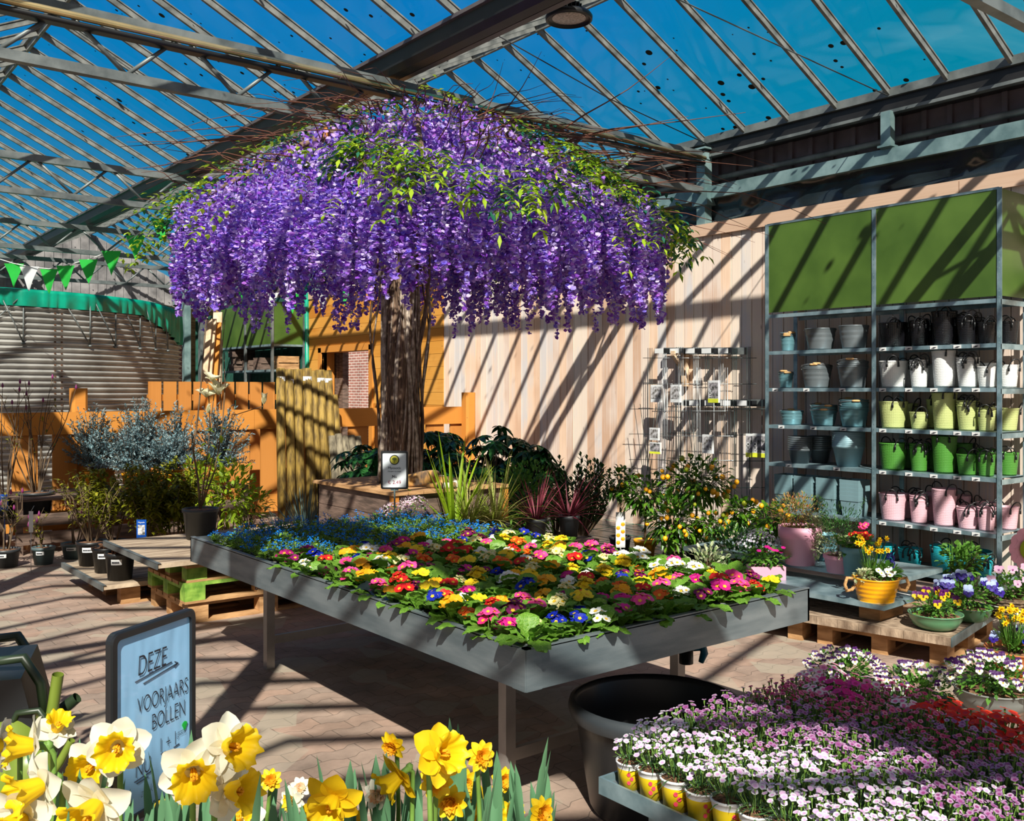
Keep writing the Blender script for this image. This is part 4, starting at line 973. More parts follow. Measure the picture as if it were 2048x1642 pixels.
def primrose_leaves(seed):
    r = random.Random(seed); mb = MB(); n = r.randint(9, 12)
    for k in range(n):
        a = 2 * PI * k / n + r.uniform(-.3, .3); el = r.uniform(0.25, 1.3); ln = r.uniform(0.095, 0.14); wd = ln * r.uniform(0.5, 0.62)
        d = Vector((math.cos(a) * math.cos(el), math.sin(a) * math.cos(el), math.sin(el)))
        side = d.cross(Vector((0, 0, 1))).normalized(); up = side.cross(d)
        vs = []; S = 7; C = 5
        for i in range(S + 1):
            u = i / S; w = wd / 2 * (math.sin(PI * min(1, 0.10 + u * 0.88)) ** 0.6) * (0.35 + 0.65 * min(1, u * 1.6))
            c = Vector((0.008 * math.cos(a), 0.008 * math.sin(a), 0.078)) + d * (ln * u) - Vector((0, 0, 1)) * (ln * 0.36 * u * u)
            for j in range(C):
                v = j / (C - 1) * 2 - 1; cr = 0.0035 * math.sin(i * 2.3 + k) * abs(v) + 0.003 * (1 if (i + j) % 2 else -1) * (abs(v) > 0.2)
                vs.append(c + side * (w * v) + up * (w * 0.35 * abs(v) - w * 0.25 * v * v * v * v + cr))
        mb.add(vs, [(i * C + j, i * C + j + 1, (i + 1) * C + j + 1, (i + 1) * C + j) for i in range(S) for j in range(C - 1)], 0, True)
    return mb.mesh('leaves', M['pleaf'])
def five_petal(mb, c, nrm, r, rnd, mi=0, me=1, wavy=0.15, npet=5):
    nrm = Vector(nrm).normalized(); a = nrm.cross(Vector((0.3, 0.1, 1))).normalized(); b = nrm.cross(a); c = Vector(c); a0 = rnd.uniform(0, 6)
    K = npet * 4; vs = [c - nrm * r * 0.12]
    for ring, rr in ((0, 0.55), (1, 1.0)):
        for k in range(K):
            th_ = 2 * PI * k / K + a0; q = (k % 4); notch = (0.80 if ring else 0.97) if q == 0 else (0.93 if (q == 2 and ring) else 1.0)
            lift = rnd.uniform(-wavy, wavy) * r * (0.6 if ring else 0.2) + (0.10 * r if ring else 0.05 * r) - (0.08 * r if q == 0 else 0)
            vs.append(c + (a * math.cos(th_) + b * math.sin(th_)) * (r * rr * notch) + nrm * lift)
    fs = [(0, 1 + k, 1 + (k + 1) % K) for k in range(K)] + [(1 + k, 1 + K + k, 1 + K + (k + 1) % K, 1 + (k + 1) % K) for k in range(K)]
    mb.add(vs, fs, mi, True)
    if me is not None:
        e5 = [c + (a * math.cos(2 * PI * k / 10) + b * math.sin(2 * PI * k / 10)) * (r * (0.36 if k % 2 else 0.24)) + nrm * (0.025 * r) for k in range(10)]
        mb.add([c + nrm * 0.01 * r] + e5, [(0, 1 + k, 1 + (k + 1) % 10) for k in range(10)], me, False)
PC = {'white': [(0.80, 0.80, 0.76), (0.86, 0.85, 0.80)], 'yellow': [(0.85, 0.58, 0.01), (0.90, 0.68, 0.02)], 'cream': [(0.82, 0.76, 0.36), (0.86, 0.80, 0.45)], 'orange': [(0.88, 0.36, 0.005), (0.90, 0.44, 0.01)],
      'red': [(0.55, 0.01, 0.012), (0.72, 0.02, 0.02)], 'bright pink': [(0.80, 0.03, 0.20), (0.85, 0.10, 0.38)], 'magenta': [(0.55, 0.01, 0.20), (0.65, 0.02, 0.30)], 'dark purple': [(0.16, 0.005, 0.09), (0.26, 0.01, 0.13)], 'deep blue': [(0.005, 0.015, 0.30), (0.01, 0.03, 0.45)], 'vermilion': [(0.85, 0.10, 0.01), (0.88, 0.18, 0.01)]}
PM = {k: petalmat(k + ' petal', v, 0.3) for k, v in PC.items()}
M['stem'] = mat('green stem', (0.16, 0.30, 0.05), 0.6, 0, 0.2, 20)
def primrose_flowers(seed, col, n=5):
    r = random.Random(seed); mb = MB()
    for k in range(n):
        a = r.uniform(0, 6.28); rr = 0.034 * math.sqrt((k + 0.3) / n) if n > 1 else 0; h = 0.145 + r.uniform(-0.012, 0.015) - rr * 0.5
        c = Vector((rr * math.cos(a * 1), rr * math.sin(a), h)); nn = Vector((math.cos(a) * (0.25 + rr * 16), math.sin(a) * (0.25 + rr * 16), 1.0))
        c = Vector((rr * math.cos(2.4 * k), rr * math.sin(2.4 * k), h)); nn = Vector((math.cos(2.4 * k) * (0.1 + rr * 18) - 0.12, math.sin(2.4 * k) * (0.1 + rr * 18) - 0.12, 1.0))
        five_petal(mb, c, nn, r.uniform(0.019, 0.025), r)
        mb.tube([(c.x * 0.4, c.y * 0.4, 0.078), c - Vector((0, 0, 0.004))], 0.0014, 3, 2, caps=False)
    return mb.mesh('flowers', [PM[col], M['eye'], M['stem']])
leafm_ = [primrose_leaves(100 + i) for i in range(6)]
flm = {c: [primrose_flowers(200 + 7 * i + j, c, (12, 8, 5)[j]) for j in range(3)] for i, c in enumerate(PC)}
def myos_leaves(seed):
    r = random.Random(seed); mb = MB()
    for k in range(46):
        a = r.uniform(0, 6.28); el = r.uniform(0.2, 1.3); rr = r.uniform(0, 0.03); h = 0.08 + r.uniform(0, 0.045)
        mb.leaf((rr * math.cos(a), rr * math.sin(a), h), (math.cos(a) * math.cos(el), math.sin(a) * math.cos(el), math.sin(el)), (0, 0, 1), r.uniform(0.03, 0.05), 0.013, 0, 3, 0.35, 0.25)
    return mb.mesh('leaves', M['mleaf'])
def myos_flowers(seed, nc=5):
    r = random.Random(seed); mb = MB()
    for k in range(nc):
        a = r.uniform(0, 6.28); rr = r.uniform(0.0, 0.05); cz = r.uniform(0.125, 0.165)
        for j in range(11):
            q = Vector((rr * math.cos(a), rr * math.sin(a), cz)) + Vector((r.gauss(0, 0.008), r.gauss(0, 0.008), r.gauss(0, 0.005)))
            nn = Vector((r.uniform(-.8, .6), r.uniform(-.8, .6), 1)).normalized(); s = 0.0048; x = nn.cross(Vector((0, 1, 0.1))).normalized(); y = nn.cross(x)
            mb.add([q + (x * math.cos(t_) + y * math.sin(t_)) * s for t_ in [i * PI * 0.4 for i in range(5)]], [(0, 1, 2, 3, 4)], 0)
        mb.tube([(0, 0, 0.08), (rr * math.cos(a), rr * math.sin(a), cz)], 0.0012, 3, 1, caps=False)
    return mb.mesh('flowers', [M['mblue'], M['stem']])
myl = [myos_leaves(300 + i) for i in range(5)]; myf = [myos_flowers(320 + i, [3, 5, 6, 4, 7][i]) for i in range(5)]
PX, PY = 0.1165, 0.1165
NX = int((TX1 - TX0 - 0.05) / PX); NYN = int((TY1 - TY0 - 0.05) / PY)
rp5 = random.Random(77)
z0 = zb + 0.0555
cols_w = ['white'] * 5 + ['yellow'] * 4 + ['cream'] * 2 + ['orange'] * 3 + ['red'] * 3 + ['bright pink'] * 3 + ['magenta'] * 3 + ['dark purple'] * 3 + ['deep blue'] * 3 + ['vermilion'] * 2
LIFT = 0.05   # pots stand in black carry trays raised on the tray floor
mbt = MB()
bed = []
for j in range(NYN):
    for i in range(NX):
        x = TX0 + 0.065 + i * PX + rp5.uniform(-.006, .006); y = TY0 + 0.065 + j * PY + rp5.uniform(-.006, .006)
        # blue forget-me-nots fill the far left corner of the table
        u = (y - TY0) / (TY1 - TY0); v = (x - TX0) / (TX1 - TX0)
        if u > 0.975 or (u > 0.93 and v < 0.12): continue
        blue = u > 0.66 - 0.05 * v + 0.02 * math.sin(i * 2.1)
        ry, rx = ORD[j + 1], ORD[i + 1]
        z = z0
        if blue:
            t = thing('forget_me_not', 'blue forget-me-not pot, %s row from table\'s near end, %s from left' % (ry, rx), 'potted flower', (x, y, z), rp5.uniform(0, 6.28), 'blue forget-me-nots on the table')
            link('plant_pot', pot_small, t); link('leaves', myl[rp5.randrange(5)], t); link('flowers', myf[rp5.randrange(5)], t)
            t.scale = (rp5.uniform(0.9, 1.1),) * 3
        else:
            c = rp5.choice(cols_w)
            t = thing('primrose', '%s primrose in pot, %s row from table\'s near end, %s from left' % (c, ry, rx), 'potted flower', (x, y, z), rp5.uniform(-.4, .4), 'primroses on the table')
            link('plant_pot', pot_small, t); link('leaves', leafm_[rp5.randrange(6)], t, None, rp5.uniform(0, 6.28))
            if rp5.random() < 0.9: link('flowers', rp5.choice(flm[c]), t)
            else: t['label'] = 'leafy primrose without blooms, %s row from table\'s near end, %s from left' % (ry, rx)
            t.scale = (rp5.uniform(0.9, 1.2),) * 3
# ---------------------------------------------------------------- lettering helper
def text_mesh(s, size, align='CENTER', shear=0, bold=0.0):
    cu = bpy.data.curves.new('lettering', 'FONT'); cu.body = s; cu.size = size; cu.align_x = align; cu.extrude = 0.0; cu.shear = shear; cu.offset = bold
    o = bpy.data.objects.new('tmp', cu); COL.objects.link(o)
    dg = bpy.context.evaluated_depsgraph_get(); me = bpy.data.meshes.new_from_object(o.evaluated_get(dg)); bpy.data.objects.remove(o); return me
def text(s, size, parent, loc, m_, rx=R(90), rz=0, align='CENTER', name='lettering', shear=0, bold=0.0, ry=0, sx=1):
    me = text_mesh(s, size, align, shear, bold); me.materials.clear(); me.materials.append(m_)
    o = link(name, me, parent, loc); o.rotation_euler = (rx, ry, rz); o.scale = (sx, 1, 1); return o
# price sign standing in the forget-me-nots
sx_, sy_ = atd(789, 6.42)
sg = thing('price_sign', 'small black framed price card on a thin stem above the forget-me-nots', 'sign', (sx_, sy_, 0), R(-38.4 - 3))
zc = zat(940, 6.42); hw, hh = 0.092, 0.128
def frame(w, h, th_, d, r=0.02, n=5):
    """rounded rectangular frame, front face towards -Y"""
    def loop(w, h, r, y):
        v = []
        for cx_, cz_, a0 in ((w - r, h - r, 0), (-w + r, h - r, 90), (-w + r, -h + r, 180), (w - r, -h + r, 270)):
            for k in range(n): a = R(a0 + 90 * k / (n - 1)); v.append((cx_ + r * math.cos(a), y, cz_ + r * math.sin(a)))
        return v
    K = 4 * n; mb = MB()
    rings = [loop(w, h, r, d / 2), loop(w, h, r, -d / 2 + d * .2), loop(w - d * .2, h - d * .2, r, -d / 2), loop(w - th_, h - th_, max(r - th_ * 0.5, 0.003), -d / 2), loop(w - th_, h - th_, max(r - th_ * 0.5, 0.003), 0)]
    vs = [p for r_ in rings for p in r_]
    fs = [(i * K + k, i * K + (k + 1) % K, (i + 1) * K + (k + 1) % K, (i + 1) * K + k) for i in range(4) for k in range(K)]
    mb.add(vs, fs, 0); mb.add(rings[0], [tuple(range(K))], 0)
    return mb, rings[4]
fr, inner = frame(hw, hh, 0.012, 0.014, 0.014); fr.build('sign_frame', M['black'], sg, (0, 0, zc))
M['card'] = mat('pale blue white card', (0.74, 0.80, 0.86), 0.35, 0, 0.1, 5, c2=(0.84, 0.87, 0.90), coat=0.2)
mb = MB(); mb.add([(x, -0.001, z) for x, y, z in inner], [tuple(range(len(inner)))]); mb.build('sign_card', M['card'], sg, (0, 0, zc))
M['rose'] = mat('rose ink', (0.35, 0.06, 0.10), 0.6)
M['olive'] = mat('yellow logo', (0.60, 0.55, 0.06), 0.6); M['logogreen'] = mat('green logo', (0.12, 0.16, 0.02), 0.6)
text('Myosotis', 0.024, sg, (0, -0.003, zc + 0.006), M['ink'])
text('(Vergeet mij nietje)', 0.0115, sg, (0, -0.003, zc - 0.012), M['ink'])
text('Nu', 0.026, sg, (0, -0.003, zc - 0.052), M['ink'], bold=0.0004)
text('\u20ac 2,49', 0.034, sg, (0, -0.003, zc - 0.093), M['rose'])
mb = MB(); mb.add([(0.033 * math.cos(a), -0.003, 0.033 * math.sin(a)) for a in np.linspace(0, 2 * PI, 25)[:-1]], [tuple(range(24))], 0)
mb.add([(0.027 * math.cos(a), -0.0045, 0.027 * math.sin(a)) for a in np.linspace(0, 2 * PI, 25)[:-1]], [tuple(range(24))], 1)
mb.add([(0.015 * math.cos(a), -0.0055, 0.006 + 0.010 * math.sin(a)) for a in np.linspace(0, 2 * PI, 13)[:-1]], [tuple(range(12))], 2); mb.box((0, -0.0055, -0.010), (0.003, 0.001, 0.024), 0, 2)
mb.build('tree_logo', [M['ink'], M['olive'], M['logogreen']], sg, (0, 0, zc + 0.068))
mb = MB(); mb.tube([(0, 0.002, z0 + 0.0), (0, 0.002, zc - hh + 0.01)], 0.006, 8); mb.box((0, 0.004, zc - hh), (0.05, 0.012, 0.02)); mb.build('stem', M['potgrey'], sg)
# ================================================================== TALL RACK WITH BUCKETS
RX0, RX1 = 7.85, 8.35
RYS = [3.61, 4.71, 5.86]
rk = thing('bucket_rack', 'tall blue-grey steel shelf rack with green top panels, full of buckets', 'rack', (0, 0, 0))
M['hole'] = M['ink']
for y in RYS:
    for x in (RX0, RX1 - 0.03):
        mb = MB(); mb.b2((x, y - 0.022, 0), (x + 0.005, y + 0.022, 3.27)); mb.b2((x, y + 0.018, 0), (x + 0.035, y + 0.022, 3.27))
        for k in range(70): mb.b2((x - 0.0012, y - 0.003, 0.04 + k * 0.046), (x, y + 0.003, 0.052 + k * 0.046), 1)
        mb.build('upright', [M['galvblue'], M['galvgreen']], rk)
SZ = [0.08, 0.48, 0.93, 1.30, 1.66, 2.02, 2.38]
for b in range(2):
    ya, yb_ = RYS[b] + 0.024, RYS[b + 1] - 0.024
    for k, z in enumerate(SZ):
        mb = MB(); mb.b2((RX0 + 0.006, ya, z - 0.004), (RX1 - 0.006, yb_, z)); mb.b2((RX0 + 0.004, ya, z - 0.034), (RX0 + 0.008, yb_, z)); mb.b2((RX1 - 0.01, ya, z - 0.034), (RX1 - 0.006, yb_, z)); mb.build('shelf_board', M['galvblue'], rk)
    mb = MB(); mb.b2((RX0 + 0.003, ya, 2.40), (RX0 + 0.012, yb_, 3.26)); mb.build('top_panel', M['panelgreen'], rk)
    mb = MB(); mb.b2((RX0 - 0.001, ya - 0.02, 3.255), (RX0 + 0.015, yb_ + 0.02, 3.275)); mb.build('panel_edge', M['galvblue'], rk)
mb = MB(); mb.b2((RX0 + 0.02, RYS[0] - 0.012, 2.40), (RX1 - 0.02, RYS[0] - 0.004, 3.26)); mb.build('end_panel', M['panelgreen'], rk)
for z in SZ: mb = MB(); mb.b2((RX0, RYS[0] - 0.020, z - 0.05), (RX1 + 0.03, RYS[0] - 0.014, z - 0.008)); mb.build('end_rail', M['galvblue'], rk)
def rack_label(y, z):
    mb = MB(); mb.b2((RX0 - 0.003, y - 0.032, z - 0.033), (RX0 + 0.001, y + 0.032, z - 0.003)); 
    for q in range(3): mb.b2((RX0 - 0.0045, y - 0.022 + q * 0.008, z - 0.020 - 0.004 * q), (RX0 - 0.003, y + 0.004 + q * 0.008, z - 0.016 - 0.004 * q), 1)
    mb.build('price_label', [M['white'], M['ink']], rk)
def rack_y(px, x=RX0 + 0.16):
    d = (px - CX) / FPX; t = x / (FX + d * RX); return t * (FY + d * RY)
def embossed(name, c, rough=0.4):
    m = mat(name, c, rough, 0, 0.06, 4); t = m.node_tree; p = [n for n in t.nodes if n.type == 'BSDF_PRINCIPLED'][0]
    tcn = N(t, 'ShaderNodeTexCoord'); sp = N(t, 'ShaderNodeSeparateXYZ'); L(t, tcn.outputs['Object'], sp.inputs[0])
    at_ = N(t, 'ShaderNodeMath', operation='ARCTAN2'); L(t, sp.outputs['Y'], at_.inputs[0]); L(t, sp.outputs['X'], at_.inputs[1])
    cb = N(t, 'ShaderNodeCombineXYZ'); mu = N(t, 'ShaderNodeMath', operation='MULTIPLY'); mu.inputs[1].default_value = 7.0; L(t, at_.outputs[0], mu.inputs[0]); L(t, mu.outputs[0], cb.inputs[0])
    mz = N(t, 'ShaderNodeMath', operation='MULTIPLY'); mz.inputs[1].default_value = 70.0; L(t, sp.outputs['Z'], mz.inputs[0]); L(t, mz.outputs[0], cb.inputs[1])
    v = N(t, 'ShaderNodeTexVoronoi'); v.inputs['Randomness'].default_value = 0.15; v.inputs['Scale'].default_value = 1.0; L(t, cb.outputs[0], v.inputs['Vector'])
    bp = N(t, 'ShaderNodeBump', invert=True); bp.inputs['Strength'].default_value = 0.55; bp.inputs['Distance'].default_value = 0.006; L(t, v.outputs['Distance'], bp.inputs['Height']); L(t, bp.outputs[0], p.inputs['Normal'])
    return m
BC = {'black': (0.006, 0.006, 0.008), 'white': (0.78, 0.79, 0.78), 'lime': (0.50, 0.56, 0.22), 'green': (0.07, 0.25, 0.035), 'pink': (0.76, 0.46, 0.53), 'turquoise': (0.02, 0.42, 0.50)}
BM = {k: embossed(k + ' embossed bucket', v, 0.28 if k == 'black' else 0.4) for k, v in BC.items()}
BM['steelblue'] = mat('steel blue bucket', (0.14, 0.30, 0.35), 0.35, 0.35, 0.1, 5); BM['grey'] = mat('grey zinc bucket', (0.17, 0.20, 0.22), 0.38, 0.4, 0.12, 5)
BM['paleblue'] = mat('pale blue planter', (0.26, 0.42, 0.48), 0.45, 0.1, 0.1, 5); BM['boxblue'] = mat('blue grey box planter', (0.20, 0.33, 0.37), 0.5, 0.1, 0.1, 5)
M['wire'] = mat('steel wire', (0.30, 0.32, 0.33), 0.35, 0.7, 0.1, 8); M['grip'] = mat('wooden grip', (0.62, 0.36, 0.15), 0.55, 0, 0.2, 20)
def bucket_me(r, h, m_, taper=0.78, ribs=0, n=32):
    pr = [(0, 0.004), (r * taper * 0.97, 0.004), (r * taper, 0.0)]
    for i in range(1, 15):
        u = i / 14; rr = r * (taper + (1 - taper) * u)
        if ribs and u > 0.45: rr += 0.0022 * math.sin(u * 14 * ribs)
        pr.append((rr, h * 0.94 * u))
    pr += [(r * 1.02, h * 0.955), (r * 1.035, h * 0.975), (r * 1.02, h), (r * 0.985, h * 0.99), (r * taper * 0.96, 0.03), (0, 0.03)]
    mb = MB(); mb.lathe(pr, n); return mb.mesh('bucket_body', m_)
strap_c = {}
def strap(r, h):
    key = (round(r, 3), round(h, 3))
    if key in strap_c: return strap_c[key]
    mb = MB(); w = 0.048; H = 0.046
    pts = [(0, -w * math.cos(a), h - 0.02 + (H + 0.02) * math.sin(a) if math.sin(a) > 0 else h - 0.02) for a in np.linspace(0, PI, 12)]
    vs = []
    for i, p in enumerate(pts):
        for dx_, dz in ((-0.006, 0), (0.006, 0)): vs.append((r * 1.02 + dx_ + 0.025 * math.sin(PI * i / 11), p[1], p[2]))
    q = []
    for i in range(11): q.append((2 * i, 2 * i + 1, 2 * i + 3, 2 * i + 2))
    mb.add(vs, q, 0, True); mb.tube([(r * 1.02 + 0.025 * math.sin(PI * i / 11), p[1], p[2]) for i, p in enumerate(pts)], 0.0055, 5)
    for s in (-1, 1): mb.tube([(r * 1.0, s * w, h - 0.055), (r * 1.03 + 0.003, s * w, h - 0.015)], [0.010, 0.007], 6)
    strap_c[key] = mb.mesh('handle', M['black']); return strap_c[key]
def strap_bucket(x, y, z, r, h, col, lab, grp, rz, body=None):
    t = thing('bucket', lab, 'bucket', (x, y, z), rz, grp)
    link('bucket_body', body, t)
    for a in (0, PI): link('handle', strap(r, h), t, None, a)
    return t
def bail_bucket(x, y, z, r, h, m_, lab, grp, rz, up=0.0, body=None, side=1):
    t = thing('bucket', lab, 'bucket', (x, y, z), rz, grp); link('bucket_body', body, t)
    mb = MB(); pts = []
    for i in range(15):
        a = PI * i / 14; pts.append((r * 1.04 * math.cos(a), r * 1.05 * math.sin(a) * math.cos(up) * side, h * 0.93 + r * 1.05 * math.sin(a) * math.sin(up)))
    mb.tube(pts, 0.004, 5); mb.build('wire_handle', M['wire'], t)
    p = Vector(pts[7]); mb = MB(); mb.tube([p + Vector((-0.035, 0, 0)), p + Vector((-0.02, 0, 0)), p + Vector((0.02, 0, 0)), p + Vector((0.035, 0, 0))], [0.007, 0.010, 0.010, 0.007], 8); mb.build('wooden_grip', M['grip'], t)
    return t
rb = random.Random(8)
NM = {'lime': 'lime green', 'green': 'grass green', 'white': 'white', 'pink': 'pale pink', 'black': 'black', 'turquoise': 'turquoise'}
body_c = {}
def bodym(r, h, c, **k):
    key = (r, h, c)
    if key not in body_c: body_c[key] = bucket_me(r, h, BM[c], **k)
    return body_c[key]
# right bay: one colour to a shelf
slots = [(1788, 0.122, 0.24, 1, 0), (1840, 0.080, 0.205, 3, 0.015), (1890, 0.102, 0.32, 1, 0), (1937, 0.088, 0.215, 3, 0.02), (1974, 0.070, 0.175, 2, 0.018)]
for zi, c in ((5, 'black'), (4, 'white'), (3, 'lime'), (2, 'green'), (1, 'pink')):
    for k, (px, r, h, n, st) in enumerate(slots):
        if c == 'lime' and k == 1: h, n = 0.15, 1
        if c == 'pink' and k == 3: h, n = 0.165, 2
        if c == 'green' and k == 3: h, n = 0.175, 1
        if c == 'white' and k == 4: n = 1
        if c == 'black': h *= 0.92
        y = rack_y(px); h = round(h, 3)
        for q in range(n):
            desc = {0: 'wide', 1: 'slim', 2: 'tall', 3: 'medium', 4: 'small'}[k]
            nest = '' if n == 1 else (', %s of its stack' % (['bottom', 'middle', 'top'][q] if n == 3 else ['lower', 'upper'][q]))
            strap_bucket(RX0 + 0.15, y, SZ[zi] + 0.001 + q * 0.02, r, h, c, '%s %s embossed bucket, %s from left on %s shelf%s' % (desc, NM[c], ORD[k + 1], c, nest), NM[c] + ' buckets on the rack', rb.uniform(-0.5, 0.3) + PI * 0.25 + q * 0.15, bodym(r, h, c))
        rack_label(y + 0.015, SZ[zi])
    # back row
    for k, (px, r, h) in enumerate(((1815, 0.09, 0.22), (1872, 0.08, 0.26 if c in ('lime', 'pink') else 0.21), (1925, 0.08, 0.25), (1975, 0.085, 0.21), (2030, 0.085, 0.19))):
        if c == 'black': h = min(h, 0.24)
        y = max(rack_y(px, RX1 - 0.13), RYS[0] + 0.10)
        strap_bucket(RX1 - 0.13, y, SZ[zi] + 0.001, r, h, c, '%s embossed bucket in the back row of the %s shelf, %s from left' % (NM[c], c, ORD[k + 1]), NM[c] + ' buckets on the rack', rb.uniform(0, 3), bodym(r, h, c))
for k, (px, r, h, n) in enumerate(((1770, 0.10, 0.17, 1), (1822, 0.10, 0.13, 3), (1885, 0.095, 0.23, 1), (1925, 0.075, 0.16, 1), (1966, 0.08, 0.13, 3))):
    for q in range(n):
        strap_bucket(RX0 + 0.15, rack_y(px), SZ[0] + 0.001 + q * 0.02, r, h, 'turquoise', 'turquoise embossed bucket, %s from left on the lowest shelf%s' % (ORD[k + 1], '' if n == 1 else ', %s of its stack' % ['bottom', 'middle', 'top'][q]), 'turquoise buckets on the lowest shelf', rb.uniform(0, 1) + q * 0.2, bodym(r, h, 'turquoise'))
strap_bucket(RX1 - 0.16, rack_y(1945, RX1 - 0.16), SZ[0] + 0.001, 0.15, 0.19, 'turquoise', 'large turquoise tub at the back of the lowest shelf', 'turquoise buckets on the lowest shelf', 0.4, bodym(0.15, 0.19, 'turquoise'))
# left bay: bail handled buckets
LB = [(5, 1578, 0.072, 0.155, 'steelblue', 3, 0.014), (5, 1643, 0.142, 0.205, 'grey', 1, 0), (5, 1710, 0.132, 0.215, 'grey', 1, 0),
      (4, 1574, 0.072, 0.145, 'steelblue', 2, 0.014), (4, 1636, 0.138, 0.19, 'grey', 3, 0.014), (4, 1708, 0.135, 0.20, 'grey', 4, 0.016),
      (3, 1586, 0.110, 0.125, 'steelblue', 2, 0.012), (3, 1650, 0.122, 0.15, 'steelblue', 4, 0.016), (3, 1710, 0.128, 0.16, 'steelblue', 6, 0.018)]
SN = {5: 'top shelf', 4: 'second shelf', 3: 'third shelf', 2: 'fourth shelf', 1: 'fifth shelf'}
cnt = {}
for zi, px, r, h, c, n, st in LB:
    cnt[zi] = cnt.get(zi, 0) + 1; y = rack_y(px)
    for q in range(n):
        lab = '%s grip-handled bucket, %s stack from left on %s, left bay' % ({'grey': 'grey', 'steelblue': 'pale blue'}[c], ORD[cnt[zi]], SN[zi])
        if n > 1: lab += ', %s up' % (ORD[q + 1])
        bail_bucket(RX0 + 0.14, y, SZ[zi] + 0.001 + q * st, r, h, None, lab, 'bail-handled buckets on the rack', R(-50) + rb.uniform(-.5, .5), 0.12 + 0.1 * rb.random(), bodym(r, h, c, ribs=2), side=rb.choice([1, -1]))
    if zi != 5: rack_label(y + 0.02, SZ[zi])
def planter_me(r, h, c, n=32):
    mb = MB(); mb.lathe([(0, 0), (r * 0.7, 0), (r * 0.95, h * 0.85), (r, h * 0.85), (r * 1.03, h), (r * 0.97, h), (r * 0.68, 0.02), (0, 0.02)], n); return mb.mesh('planter_body', BM[c])
for px, r, h, c, n, st, x, nm in ((1600, 0.115, 0.14, 'grey', 7, 0.020, 0.15, 'grey round planter'), (1640, 0.105, 0.14, 'grey', 7, 0.020, 0.36, 'dark grey back-row planter'), (1697, 0.145, 0.20, 'paleblue', 8, 0.018, 0.17, 'pale blue round planter')):
    me = planter_me(r, h, c)
    for q in range(n): tag(link('round_planter', me, None, (RX0 + x, rack_y(px, RX0 + x), SZ[2] + 0.001 + q * st)), '%s, %s up in its stack on the fourth shelf' % (nm, ORD[q + 1]), 'planter', nm + ' stack')
rack_label(rack_y(1597), SZ[2]); rack_label(rack_y(1693), SZ[2])
def boxplanter(w, h):
    mb = MB(); t = 0.8; a = w / 2
    def ring(s, z): return [(-a * s, -a * s, z), (a * s, -a * s, z), (a * s, a * s, z), (-a * s, a * s, z)]
    rs = [ring(t, 0), ring(0.95, h * 0.74), ring(1.0, h * 0.74), ring(1.03, h), ring(0.97, h), ring(0.77, 0.02)]
    vs = [p for q in rs for p in q]; mb.add(vs, [(4 * i + k, 4 * i + (k + 1) % 4, 4 * i + 4 + (k + 1) % 4, 4 * i + 4 + k) for i in range(5) for k in range(4)] + [(3, 2, 1, 0), (20, 21, 22, 23)]); return mb.mesh('box_body', BM['boxblue'])
bxm = boxplanter(0.19, 0.19)
for k, px in enumerate((1581, 1620, 1665, 1713)):
    for q in range(5): tag(link('square_planter', bxm, None, (RX0 + 0.13, rack_y(px), SZ[1] + 0.001 + q * 0.036)), 'blue-grey square planter, %s stack from left on the fifth shelf, %s up' % (ORD[k + 1], ORD[q + 1]), 'planter', 'square planter stacks')
# ================================================================== WIRE RACKS ON THE WALL
def onwall(px, x): d = (px - CX) / FPX; t = x / (FX + d * RX); return t * (FY + d * RY), t
M['rodgrey'] = mat('galvanised rods', (0.42, 0.45, 0.47), 0.4, 0.5, 0.15, 5); M['rodblack'] = mat('black green rods', (0.015, 0.03, 0.03), 0.4, 0, 0.2, 5)
rg = random.Random(44)
def wp(px, py, x): y, t = onwall(px, x); return Vector((x, y, zat(py, t)))
def trellis(label, cols, y0, y1, rows, m_, x, w=0.0035, cat='trellis', splay=0):
    t = thing('wire_trellis', label, cat, (0, 0, 0), 0, 'wire trellises on the wall')
    for px in cols:
        mb = MB(); a = wp(px, y0, x); b = wp(px + splay * (1 if px < sum(cols) / len(cols) else -1), y1, x); mb.tube([a, b], w, 5); mb.build('upright_rod', M[m_], t)
    for py in rows:
        mb = MB(); mb.tube([wp(min(cols) - 10, py, x - 0.012), wp(max(cols) + 12, py, x - 0.012)], w, 5); mb.build('cross_rod', M[m_], t)
    return t
k = 0
SP = [((1296, 1304), 'rodblack', 8.22), ((1326, 1333), 'rodgrey', 8.20), ((1353, 1361), 'rodblack', 8.24), ((1358, 1366), 'rodgrey', 8.16), ((1388, 1396), 'rodgrey', 8.22), ((1411, 1418), 'rodblack', 8.20), ((1438, 1446), 'rodgrey', 8.24), ((1466, 1473), 'rodblack', 8.18), ((1494, 1501), 'rodblack', 8.22)]
for i, ((a, b), m_, x) in enumerate(SP):
    trellis('%s wire trellis on the plank wall, %s from the left' % ('grey' if m_ == 'rodgrey' else 'black', ORD[i + 1]), (a, b, a + 4), 696 + rg.uniform(-3, 4), 930 + rg.uniform(-10, 30), (716, 768), m_, x)
trellis('wide grey wire grid hanging low on the plank wall', (1329, 1335, 1358, 1366, 1372, 1394, 1400, 1428, 1450, 1455), 735, 985, (822, 872, 921), 'rodgrey', 8.10)
trellis('wide black wire grid hanging beside the tall rack', (1462, 1469, 1494, 1499, 1524), 800, 1010, (818, 870, 922, 975), 'rodblack', 8.08)
trellis('splayed black wire obelisk at the left of the wall display', (1268, 1280, 1312, 1318), 808, 975, (818, 868, 919), 'rodblack', 8.12, splay=22)
trellis('black wire obelisk in the middle of the wall display', (1345, 1352, 1376, 1382), 810, 985, (866, 916), 'rodblack', 8.06, splay=-14)
